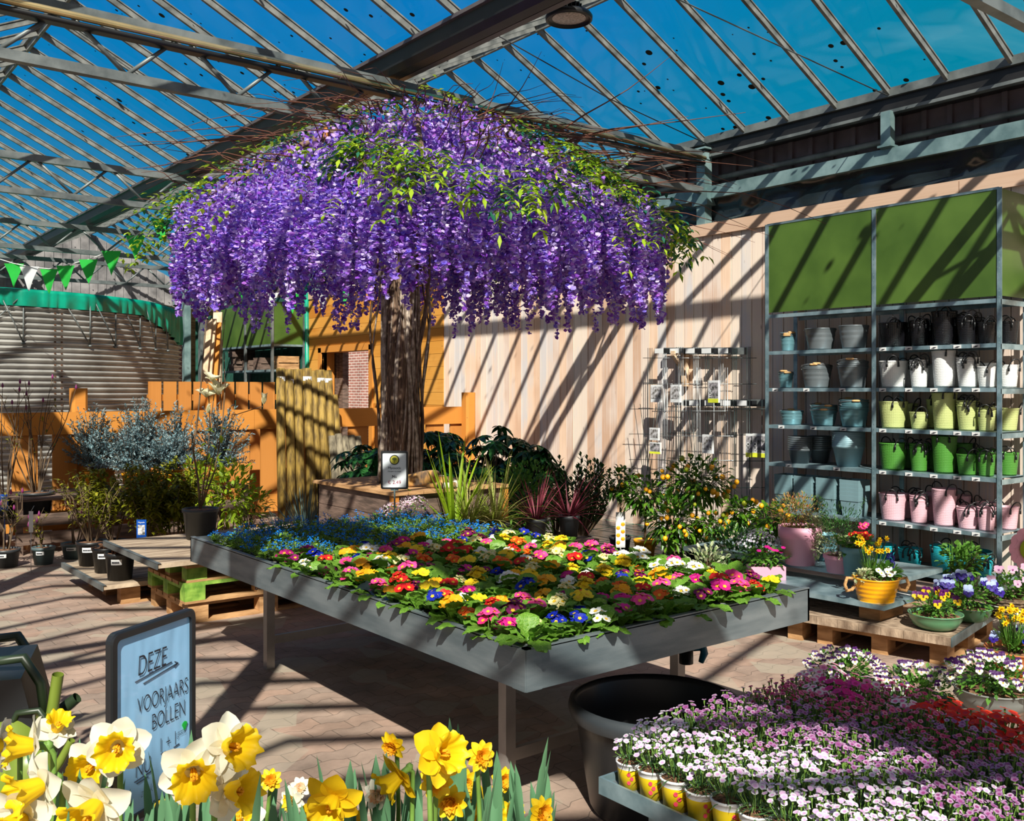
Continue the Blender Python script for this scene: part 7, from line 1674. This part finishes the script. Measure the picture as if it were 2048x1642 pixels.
mb = MB(); PR, PH = 0.0455, 0.085
mb.lathe([(0, 0), (PR * .78, 0), (PR * .93, PH * .78)], 20, mi=0); mb.lathe([(PR * .935, PH * .76), (PR * .97, PH * .92), (PR * 1.03, PH * .93), (PR * 1.03, PH), (PR * .95, PH)], 20, mi=1); mb.lathe([(PR * .95, PH - .006), (0, PH)], 12, mi=2)
ypm = mb.mesh('plant_pot', [M['ypot'], M['white'], M['soil']])
PL['dianth'] = petalmat('dianthus leaf', [(0.035, 0.09, 0.035), (0.06, 0.15, 0.05), (0.13, 0.24, 0.05)], 0.2)
def dleaves(seed):
    r = random.Random(seed); mb = MB()
    for k in range(85):
        a = r.uniform(0, 6.28); e = r.uniform(0.1, 1.4); q = r.uniform(0, .035); mb.leaf((q * math.cos(a), q * math.sin(a), PH - .005 + r.uniform(0, .03)), (math.cos(a) * math.cos(e), math.sin(a) * math.cos(e), math.sin(e)), (0, 0, 1), r.uniform(.035, .065), .0045, 0, 2, .35, .2)
    return mb.mesh('leaves', PL['dianth'])
def dflowers(seed, n, big=1.0, h=0.075):
    r = random.Random(seed); mb = MB()
    for k in range(n):
        a = 2.4 * k + r.uniform(-.3, .3); q = 0.058 * math.sqrt((k + .5) / n); z = PH + h + r.uniform(-.022, .022) - 0.18 * q; c = Vector((q * math.cos(a), q * math.sin(a), z)); mb.tube([(c.x * .5, c.y * .5, PH + .01), c - Vector((0, 0, .012))], .0013, 3, 2, caps=False)
        mb.tube([c - Vector((0, 0, .014)), c - Vector((0, 0, .002))], [.002, .0035], 5, 2, caps=False)
        nn = Vector((math.cos(a) * .35 - .12, math.sin(a) * .35 - .15, 1)).normalized(); s = big * r.uniform(.0078, .0105); x = nn.cross(Vector((0, 1, .1))).normalized(); y = nn.cross(x); K = 10
        vs = [c] + [c + (x * math.cos(j * .628) + y * math.sin(j * .628)) * s * .45 + nn * .0006 for j in range(K)] + [c + (x * math.cos(j * .628) + y * math.sin(j * .628)) * s * (1 if j % 2 else .86) + nn * (.0012 + r.uniform(-.0012, .0012)) for j in range(K)]
        mb.add(vs, [(0, 1 + j, 1 + (j + 1) % K) for j in range(K)], 1); mb.add(vs, [(1 + j, 11 + j, 11 + (j + 1) % K, 1 + (j + 1) % K) for j in range(K)], 0)
    return mb
DC = {'white': [(0.74, 0.70, 0.76), (0.80, 0.76, 0.80), (0.66, 0.46, 0.66)], 'lilac': [(0.40, 0.20, 0.38), (0.56, 0.38, 0.54), (0.30, 0.10, 0.28)], 'pink': [(0.60, 0.04, 0.16), (0.75, 0.30, 0.42)], 'magenta': [(0.66, 0.015, 0.22), (0.75, 0.05, 0.36)], 'blush': [(0.80, 0.62, 0.66), (0.84, 0.76, 0.76), (0.80, 0.30, 0.45)], 'scarlet': [(0.70, 0.02, 0.005), (0.80, 0.05, 0.01)]}
DE = {'white': (0.55, 0.28, 0.52), 'lilac': (0.20, 0.03, 0.14), 'pink': (0.30, 0.005, 0.06), 'magenta': (0.40, 0.005, 0.12), 'blush': (0.60, 0.10, 0.25), 'scarlet': (0.40, 0.005, 0.005)}
dl = [dleaves(400 + i) for i in range(5)]; df = {}
for i, c in enumerate(DC):
    m1 = petalmat('dianthus ' + c, DC[c], .3); m2 = mat('dianthus eye ' + c, DE[c], .6)
    df[c] = [dflowers(420 + 5 * i + j, 25 if c in ('white', 'lilac', 'pink') else 16, 1.0 if c in ('white', 'lilac', 'pink') else 1.7).mesh('flowers', [m1, m2, M['stem']]) for j in range(3)]
rd = random.Random(9); M['seal'] = mat('pink print', (0.72, 0.05, 0.10), 0.5); M['brown'] = mat('brown print', (0.25, 0.08, 0.01), 0.5)
NI = 12; NJ = 14
for i in range(NI):
    for j in range(NJ):
        x = BXa + 0.06 + i * 0.0945 + rd.uniform(-.004, .004); y = BYb - 0.06 - j * 0.0945 + rd.uniform(-.004, .004)
        if y < BYa + .05: continue
        px = colof(x, y); py = HY + FPX * (EYE - 0.6) / depth(x, y)
        if px > 2130 or py > 1760: continue
        if i >= 10 or (i >= 9 and j < 3): c = 'scarlet' if j > 4 and i > 9 else rd.choice(['blush', 'blush', 'magenta', 'pink'])
        elif i == 8 or (i >= 7 and rd.random() < 0.4): c = 'scarlet' if j > 7 and rd.random() < .4 else 'pink'
        elif i <= 2 or (i == 3 and rd.random() < .6) or (i in (4, 5) and rd.random() < .18): c = 'white'
        else: c = 'lilac'
        nm = {'white': 'white', 'lilac': 'lilac-edged', 'pink': 'rose-pink', 'magenta': 'magenta', 'blush': 'large white-and-pink', 'scarlet': 'scarlet'}[c]
        t = thing('dianthus', '%s dianthus pot, %s row from bench\'s left edge, %s from far end' % (nm, ORD[i + 1], ORD[j + 1]), 'potted flower', (x, y, BZ + .001 - .003), rd.uniform(-.3, .3), 'dianthus pots on the low bench')
        link('plant_pot', ypm, t); link('leaves', rd.choice(dl), t, None, rd.uniform(0, 6)); link('flowers', rd.choice(df[c]), t, None, rd.uniform(-.4, .4)); t.scale = (rd.uniform(.94, 1.12),) * 3
        if i == 0 and j < 7:
            a0 = -1.9
            mb = MB()
            for q in range(3):
                aa = a0 - .35 + .22 * (q % 2); zz = PH * (.62 - .16 * q); rr = PR * (.80 + .155 * zz / (PH * .78)) + .0008
                cc = Vector((rr * math.cos(aa), rr * math.sin(aa), zz)); tx = Vector((-math.sin(aa), math.cos(aa), 0)); K = 10
                mb.add([cc + tx * (.0065 * math.cos(w) * (1 if int(round(w / .628)) % 2 else .85)) + Vector((0, 0, .0065 * math.sin(w))) for w in [v * .628 for v in range(K)]], [tuple(range(K))])
            mb.build('printed_flowers', M['seal'], t); aa = a0 + .35
            for s_, dz in (('COLOUR', 0), ('UP LIFE!', 0)):
                ab = aa + (0 if s_ == 'COLOUR' else .28); rr = PR * .89; o = text(s_, .0105, t, (rr * math.cos(ab) * 1.01, rr * math.sin(ab) * 1.01, PH * .38), M['brown'], name='lettering'); o.rotation_euler = (Matrix.Rotation(ab + PI / 2, 3, 'Z') @ Matrix.Rotation(R(90), 3, 'X') @ Matrix.Rotation(R(90), 3, 'Z')).to_euler()
# viola bowls beyond the bench
M['greybowl'] = mat('grey bowl', (0.20, 0.21, 0.20), 0.5)
def viola(px, t_, label, r, seed, n=70):
    x, y = atd(px, t_); return pansybowl('viola_bowl', label, (x, y, 0), r, 0.11, M['greybowl'], ['wp'], n, 0.0165, seed, 0.17, spread=1.25, nl=520, dome=0.45)
viola(1692, 5.05, 'grey bowl of white and purple violas on the paving beyond the bench', 0.17, 111)
viola(1836, 4.75, 'second bowl of white and purple violas, next to the pallet', 0.17, 112, 55)
pansybowl('viola_bowl', 'third grey bowl of white and purple violas on the floor pallet at right', at(1985, 1420, 0.145), 0.17, 0.10, M['greybowl'], ['wp'], 70, 0.0175, 113, 0.16, spread=1.25, nl=520, dome=.45)
# ================================================================== NEAR LEFT: SIGN, DAFFODILS, CAN
a_ = R(32.2); sc_ = Vector((0.683, 2.11, 0)); H2, W2 = 0.205, 0.134
t = thing('board_sign', 'black-framed pale blue handwritten sign among the daffodils', 'sign', (sc_.x, sc_.y, 0), a_)
zc = 1.150 - H2
fr, inner = frame(W2, H2, 0.016, 0.016, 0.02, 6); fr.build('sign_frame', M['black'], t, (0, 0, zc))
m_, tt_ = newmat('pale blue sleeve'); o_ = N(tt_, 'ShaderNodeOutputMaterial'); p_ = N(tt_, 'ShaderNodeBsdfPrincipled'); p_.inputs['Base Color'].default_value = (0.30, 0.57, 0.86, 1); p_.inputs['Roughness'].default_value = 0.22; p_.inputs['Coat Weight'].default_value = 0.6
tcn = N(tt_, 'ShaderNodeTexCoord'); nz = N(tt_, 'ShaderNodeTexNoise'); nz.inputs['Scale'].default_value = 7; mp_ = N(tt_, 'ShaderNodeMapping'); mp_.inputs['Scale'].default_value = (1.5, 1, .5); L(tt_, tcn.outputs['Object'], mp_.inputs[0]); L(tt_, mp_.outputs[0], nz.inputs['Vector']); bp = N(tt_, 'ShaderNodeBump'); bp.inputs['Strength'].default_value = .5; bp.inputs['Distance'].default_value = .02; L(tt_, nz.outputs['Fac'], bp.inputs['Height']); L(tt_, bp.outputs[0], p_.inputs['Normal']); L(tt_, p_.outputs[0], o_.inputs[0])
mb = MB(); mb.add([(x, -0.001, z) for x, y, z in inner], [tuple(range(len(inner)))]); mb.build('sign_sheet', m_, t, (0, 0, zc))
Y_ = -0.0035
def st(s, size, x, z, sx=0.62, bold=-0.0007, **k): k['bold'] = bold; return text(s, size, t, (x, Y_, zc + z), M['ink'], align='LEFT', sx=sx, **k)
st('DEZE', 0.062, -0.055, 0.098, 0.62, shear=0.1); st('VOORJAARS', 0.050, -0.055, 0.018, 0.60); st('BOLLEN', 0.050, -0.012, -0.030, 0.62); st('1 + 1', 0.046, 0.012, -0.088, 0.62); st('NU', 0.048, -0.062, -0.115, 0.7); st('zoek uit!', 0.028, -0.045, -0.162, 0.7, shear=.2); st('gratis', 0.022, 0.072, -0.072, 0.6, bold=-.0003, shear=.2)
def stroke(pts, w=0.0010, m='ink'): mb = MB(); mb.tube([(x, Y_ + .001, zc + z) for x, z in pts], w, 4); mb.build('pen_stroke', M[m], t)
stroke([(-0.06, 0.088), (0.055, 0.100)]); stroke([(-0.035, 0.078), (0.075, 0.092)]); stroke([(0.065, 0.098), (0.077, 0.0925), (0.064, 0.086)]); stroke([(-0.062, -0.122), (-0.01, -0.118)]); stroke([(-0.055, -0.128), (-0.02, -0.126)]); stroke([(0.02, -0.092), (0.035, -0.091)]); stroke([(0.062, -0.092), (0.08, -0.090)])
mb = MB(); mb.add([(0.098 + .008 * math.cos(w) * (1 + .3 * math.sin(3 * w)), Y_, zc - .055 + .010 * math.sin(w)) for w in np.linspace(0, 2 * PI, 19)[:-1]], [tuple(range(18))]); mb.build('clover_mark', M['flagg'], t)
mb = MB(); mb.tube([(0, 0.01, 0.0), (0, 0.01, zc - H2 + .02)], 0.012, 8); mb.lathe([(0, 0), (0.14, 0), (0.14, .012), (0.02, .02), (0, .02)], 24); mb.build('sign_stand', M['black'], t)
# trough holding the daffodils
DZ = 0.72
def wpt(px, t_): return Vector((*atd(px, t_), 0))
t = thing('planter_trough', 'dark planting trough under the daffodils at the bottom edge', 'planter', (*atd(560, 1.62), 0), R(-38.4))
mb = MB(); mb.b2((-0.62, -0.22, 0.50), (0.62, 0.20, 0.52)); 
for a, b in (((-0.62, -0.22, .5), (.62, -.21, DZ + .02)), ((-.62, .19, .5), (.62, .20, DZ + .02)), ((-.62, -.22, .5), (-.61, .2, DZ + .02)), ((.61, -.22, .5), (.62, .2, DZ + .02))): mb.b2(a, b)
mb.build('trough_body', M['pot'], t); mb = MB(); mb.b2((-0.61, -0.21, 0.52), (0.61, 0.19, DZ)); mb.build('soil', M['soil'], t)
for a in (-.5, .5):
    for b in (-.16, .14): mb = MB(); mb.b2((a - .02, b - .02, 0), (a + .02, b + .02, .5)); mb.build('leg', M['galv'], t)
PM['dw'] = petalmat('daffodil white petal', [(0.80, 0.77, 0.62), (0.84, 0.81, 0.68)], 0.32); PM['dy'] = petalmat('daffodil yellow petal', [(0.82, 0.52, 0.008), (0.88, 0.62, 0.015)], 0.32); PM['dt'] = petalmat('daffodil trumpet', [(0.84, 0.56, 0.008), (0.88, 0.60, 0.01)], 0.3); PM['do'] = petalmat('daffodil orange trumpet', [(0.85, 0.36, 0.01), (0.88, 0.44, 0.015)], 0.3); PM['dp'] = petalmat('peach petal', [(0.85, 0.40, 0.18), (0.86, 0.58, 0.34), (0.84, 0.68, 0.50)], 0.3)
PL['daff'] = petalmat('daffodil leaf', [(0.06, 0.17, 0.10), (0.10, 0.24, 0.13), (0.15, 0.30, 0.10)], 0.15)
def daff(px, py, w, kind, yaw=0, pitch=0, seed=0, lab='', t_=None):
    """bloom at pixel column/row with apparent width w; yaw>0 turns it to the right of the camera, pitch>0 up"""
    real = 0.098 if kind in ('W', 'Y') else 0.058
    t_ = t_ or min(2.0, max(1.32, real * FPX / w)); s = w / FPX * t_ / 2; c = p3(px, py, t_); r = random.Random(seed)
    bx, by = atd(px + r.uniform(-10, 10), t_ + 0.02); base = Vector((bx, by, DZ)); T = thing('daffodil', lab, 'daffodil', base, 0, 'daffodils at the bottom edge')
    fw = Vector((FX, FY, 0)); rt = Vector((RX, RY, 0)); d = (-fw * math.cos(yaw) + rt * math.sin(yaw)) * math.cos(pitch) + Vector((0, 0, math.sin(pitch))); d.normalize()
    a = d.cross(Vector((0, 0, 1))).normalized(); b = a.cross(d) * -1; C = c - base
    mp_, mt_ = {'W': ('dw', 'dt'), 'Y': ('dy', 'dt'), 'D': ('dy', 'do'), 'P': ('dw', 'dp'), 'C': ('dw', 'dy')}[kind]
    mb = MB(); npet = 6 if kind in 'WY' else 9
    for k in range(npet):
        th_ = k * 2 * PI / npet + (r.uniform(-.1, .1)) + .3; rd_ = a * math.cos(th_) + b * math.sin(th_); sd = d.cross(rd_).normalized(); rec = r.uniform(-.15, .25); S = 8; vs = []; Wd = s * (.88 if kind in 'WY' else .6); wob = r.uniform(0, 6); tw = r.uniform(-.15, .15)
        for i in range(S + 1):
            u = i / S; ww = Wd / 2 * (math.sin(PI * (0.12 + .82 * u)) ** .8 if u < .97 else .10); cc = C + rd_ * (s * u * (1 if k % 2 else .94)) + d * (s * (rec * u * u * (-1 if k % 2 else 1) * .8 - .02) + (k % 2) * .002)
            for v in (-1, -.5, 0, .5, 1): vs.append(cc + sd * (ww * v) + d * (ww * (.30 * abs(v) ** 1.5 + .07 * math.sin(u * 6 + wob + v * 1.5)) + tw * ww * v * u))
        mb.add(vs, [(i * 5 + j, i * 5 + j + 1, i * 5 + j + 6, i * 5 + j + 5) for i in range(S) for j in range(4)], 0, True)
    mb.build('petals', PM[mp_], T)
    mb = MB(); K = 60
    if kind in 'WY':
        prof = ((.17, 0), (.24, .12), (.29, .32), (.34, .52), (.43, .70), (.54, .80), (.60, .80)) ; vs = []
        for i, (q, z) in enumerate(prof):
            for k in range(K): th_ = 2 * PI * k / K; f = 1 + (.04 * math.sin(th_ * 12) + .05 * math.sin(th_ * 7 + 1) + .05 * math.sin(th_ * 19)) * (i / 6) ** 2 + .02 * math.sin(th_ * 12) * (i > 1); vs.append(C + (a * math.cos(th_) + b * math.sin(th_)) * (s * q * f) + d * (s * (z + (.09 * math.sin(th_ * 9 + 2) * (i / 6) ** 3))))
        mb.add(vs, [(i * K + k, i * K + (k + 1) % K, (i + 1) * K + (k + 1) % K, (i + 1) * K + k) for i in range(6) for k in range(K)], 0, True)
        o = mb.build('trumpet', PM[mt_], T); mb = MB()
        for k in range(7): th_ = k * .9; q = .06 * s if k else 0; mb.tube([C + (a * math.cos(th_) + b * math.sin(th_)) * q, C + (a * math.cos(th_) + b * math.sin(th_)) * q * 1.5 + d * (s * (.5 if k else .58))], [.0012, .002], 5)
        mb.build('stamens', PM['do'], T)
    else:
        for k in range(22): th_ = k * 2.4; q = s * .5 * math.sqrt(k / 22); rd_ = a * math.cos(th_) + b * math.sin(th_); mb.leaf(C + rd_ * q * .5 + d * s * .1, rd_ * (.4 + q / s) + d * .8, d, s * r.uniform(.35, .55), s * .38, 0, 3, .1, r.uniform(.2, .6))
        mb.build('frilled_center', PM[mt_], T)
    mb = MB(); mb.tube([C, C - d * (s * .3), C - d * (s * .5) - Vector((0, 0, s * .25)), C * .5 - d * (s * .45), Vector((0, 0, 0))], [.006, .007, .0045, .0045, .005], 7); mb.lathe([(0, -.009), (.006, -.006), (.0065, .004), (0, .009)], 8, C - d * (s * .36)); mb.build('stem', M['stem'], T)
    for k in range(3):
        mb = MB(); aa = r.uniform(0, 6.28); ln = (C.z) * r.uniform(.7, 1.02); b0 = Vector((.03 * math.cos(aa), .03 * math.sin(aa), 0)); ml_ = Vector((math.cos(aa) * .16, math.sin(aa) * .16, 1)); mb.leaf(b0, ml_, (-math.cos(aa), -math.sin(aa), .1), ln, .016, 0, 8, .04, .25, shape=lambda u: min(1, (1 - u) * 5) ** .6 * (.75 + .25 * u)); mb.build('leaf', PL['daff'], T)
    return T
DL = [(8, 1490, 118, 'W', -.9, .1), (72, 1492, 130, 'W', -1.05, .15), (112, 1462, 84, 'W', .9, 1.1), (188, 1528, 118, 'W', -.05, .0), (236, 1492, 128, 'W', .25, .1), (88, 1568, 150, 'W', -.75, -.15), (196, 1606, 160, 'W', -.25, -.35), (48, 1632, 150, 'W', -.3, -.3), (386, 1540, 146, 'W', .35, -.05),
      (452, 1492, 140, 'W', .95, .15), (455, 1580, 140, 'W', 1.15, .1), (478, 1646, 110, 'W', .2, .9), (541, 1560, 48, 'D', .2, .4), (585, 1602, 62, 'C', -.5, .2), (600, 1575, 44, 'P', .2, .5), (668, 1596, 128, 'Y', -.2, -.4), (756, 1588, 64, 'P', -.1, .1), (640, 1634, 100, 'Y', .5, -.2),
      (786, 1490, 62, 'D', -.4, -.2), (803, 1548, 112, 'Y', -1.0, -.5), (876, 1508, 128, 'Y', .75, .35), (872, 1562, 74, 'D', .1, .2), (928, 1566, 60, 'D', .3, .1), (962, 1512, 66, 'D', .5, .3), (902, 1604, 72, 'D', -.2, .1), (1006, 1560, 56, 'D', .4, .2), (945, 1606, 88, 'Y', -.3, .2), (985, 1630, 80, 'Y', .3, .2), (1030, 1622, 44, 'D', 0, .2), (1082, 1624, 66, 'D', .6, .2), (700, 1640, 60, 'D', 0, .3), (345, 1632, 90, 'Y', .2, .6)]
KN = {'W': 'white-petalled daffodil with yellow trumpet', 'Y': 'all-yellow large daffodil', 'D': 'small double yellow-orange daffodil', 'P': 'double peach and cream daffodil', 'C': 'pale yellow double daffodil'}
cn_ = {}
tot = {k: sum(1 for q in DL if q[3] == k) for k in KN}
for i, (px, py, w, kd, yw, pt) in sorted(enumerate(DL), key=lambda q: q[1][0]):
    cn_[kd] = cn_.get(kd, 0) + 1
    daff(px, py, w, kd, yw, pt, 500 + i, '%s at bottom edge, %s of its kind from left' % (KN[kd], ORD[cn_[kd]]))
# extra leaf clumps between the blooms
for i, (px, t_, zt) in enumerate([(30, 1.55, 1.10), (150, 1.6, 1.12), (262, 1.6, 1.03), (300, 1.62, 0.99), (330, 1.6, 1.07), (372, 1.66, 1.11), (540, 1.6, 1.04), (690, 1.75, 1.08), (760, 1.7, 1.08), (840, 1.75, 1.05), (915, 1.8, 1.10), (1000, 1.8, 1.08), (1045, 1.8, 1.10), (1070, 1.78, 1.04), (1095, 1.75, 1.03), (620, 1.7, 1.05), (420, 1.6, 1.0), (570, 1.55, .98), (740, 1.55, .98), (860, 1.6, .98), (980, 1.6, .97), (1060, 1.62, .97), (200, 1.5, .98), (90, 1.5, .98)]):
    x, y = atd(px, t_); r = random.Random(600 + i); T = thing('daffodil_leaves', 'clump of blue-green daffodil leaves, %s from the left at the bottom edge' % (ORD[1 + sum(1 for q in [30, 150, 262, 300, 330, 372, 540, 690, 760, 840, 915, 1000, 1045, 1070, 1095, 620, 420, 570, 740, 860, 980, 1060, 200, 90] if q < px)]), 'leaves', (x, y, DZ), 0, 'daffodil leaf clumps')
    for k in range(5):
        mb = MB(); aa = r.uniform(0, 6.28); b0 = Vector((.02 * math.cos(aa), .02 * math.sin(aa), 0)); mb.leaf(b0, (math.cos(aa) * .13, math.sin(aa) * .13, 1), (-math.cos(aa), -math.sin(aa), .1), (zt - DZ - (.08 if px > 500 else .02)) * r.uniform(.72, 1.03), .019, 0, 8, .03, .25, shape=lambda u: min(1, (1 - u) * 5) ** .6 * (.75 + .25 * u)); mb.build('leaf', PL['daff'], T)
# black crate and watering cans at far left
M['cangreen'] = mat('olive green plastic', (0.16, 0.22, 0.03), 0.35, 0, 0.08, 5); M['candark'] = mat('dark green plastic', (0.02, 0.035, 0.015), 0.4, 0, 0.1, 5)
x, y = atd(5, 2.35); t = thing('black_container', 'black plastic container at the lower left edge behind the daffodils', 'container', (x, y, 0), R(-38.4 + 20))
mb = MB(); vs = [(-.3, -.2, 0), (.3, -.2, 0), (.3, .2, 0), (-.3, .2, 0), (-.22, -.16, .98), (.06, -.16, .98), (.06, .16, .98), (-.22, .16, .98)]; mb.add(vs, [(0, 3, 2, 1), (4, 5, 6, 7), (0, 1, 5, 4), (1, 2, 6, 5), (2, 3, 7, 6), (3, 0, 4, 7)]); mb.build('container_body', M['black'], t)
def can(label, px, py, t_, sc, m_, sp):
    c = p3(px, py, t_); T = thing('watering_can', label, 'watering can', (c.x, c.y, c.z - .16 * sc), R(-38.4)); T.scale = (sc,) * 3
    mb = MB(); mb.lathe([(0, 0), (.085, 0), (.09, .02), (.082, .13), (.05, .17), (.035, .18), (.03, .17)], 28); mb.build('can_body', m_, T)
    mb = MB(); mb.tube(sp, [.018, .016, .013, .013, .016][:len(sp)], 10, caps=False); mb.build('spout', m_, T)
    mb = MB(); mb.tube([(-.06, .02, .15), (-.10, .02, .22), (-.06, .02, .29), (.02, .02, .30), (.06, .02, .24), (.07, .02, .17)], .012, 8); mb.build('can_handle', M['candark'], T)
    return T
c = can('olive green watering can with its spout pointing up at the left edge', 22, 1440, 2.25, 1.0, M['cangreen'], [(.06, 0, .05), (.09, 0, .12), (.10, 0, .20), (.115, -.01, .27)])
c = can('dark green watering can behind the olive one', 10, 1395, 2.6, 1.15, M['candark'], [(.06, 0, .05), (.12, 0, .12), (.17, 0, .16)])
c = can('small olive watering can with a short spout beside the container', 62, 1500, 2.2, .62, M['cangreen'], [(.06, 0, .05), (.11, 0, .12), (.155, -.01, .20)])
# row of tall shrubs whose shade falls on the paving at left
PL['hedge'] = PL['dark']
r = random.Random(5); mb = MB(); cloud(mb, r, 900, (0, 0, 1.02), (0.34, 0.42, 0.62), 0.10, 0.045, 0, 2, 0.2, 0.3); hm = mb.mesh('foliage', PL['dark'])
mb = MB(); mb.lathe([(0, 0), (.15, 0), (.19, .34), (.17, .34), (0, .32)], 20); mb.tube([(0, 0, .3), (0, 0, 1.4)], .015, 6, 0); pm_ = mb.mesh('plant_pot', M['pot'])
for k in range(9):
    y = 3.4 + .78 * k; t = thing('laurel_shrub', 'tall dark laurel in the row beyond the left edge, %s from the camera' % ORD[k + 1], 'potted plant', (.05 + .1 * (k > 4) + .05 * (k % 2), y + (.25 if k > 4 else 0), 0), k * 1.3, 'tall laurels left of the frame')
    link('plant_pot', pm_, t); o = link('foliage', hm, t); o['kind'] = 'stuff'; t.scale = (1, 1, 1.0 if k < 5 else 1.25)
# ================================================================== SUB-PARTS
def under(thing_o, part, hosts):
    k = next((o for o in CH.get(thing_o, ()) if o.name.split('.')[0] in hosts), None)
    if k and k is not part: part.parent = k; part.location = Vector(part.location) - Vector(k.location)
CH = {}
for o in COL.objects:
    if o.parent: CH.setdefault(o.parent, []).append(o)
HOST = {'lettering': ('sign_card', 'sign_sheet', 'card_body', 'label_card', 'plant_pot', 'block'), 'pen_stroke': ('sign_sheet',), 'clover_mark': ('sign_sheet',), 'tree_logo': ('sign_card',), 'wooden_grip': ('wire_handle',),
        'lens': ('housing',), 'heat_sink': ('housing',), 'label_photo': ('label_card',), 'bolt_row': ('tank_wall',), 'printed_flowers': ('plant_pot',), 'printed_fruit': ('tag_card',), 'soil': ('plant_pot', 'bowl', 'tub_body', 'trough_body'), 'pot_label': ('plant_pot',),
        'printed_photo': ('card_body',), 'card_strip': ('card_body',), 'stamens': ('trumpet',), 'sticker': ('tub_body',), 'tub_rim': ('tub_body',), 'rope_handle': ('tub_body',), 'tap_handle': ('drain_valve',), 'stay_rod': ('tank_wall',), 'fruit': ('foliage',)}
for th_o, cs in list(CH.items()):
    if th_o.parent: continue
    for o in cs:
        n = o.name.split('.')[0]
        if n in HOST: under(th_o, o, HOST[n])
        elif n == 'price_label' and th_o.name.startswith('round_post'): under(th_o, o, ('post_body',))
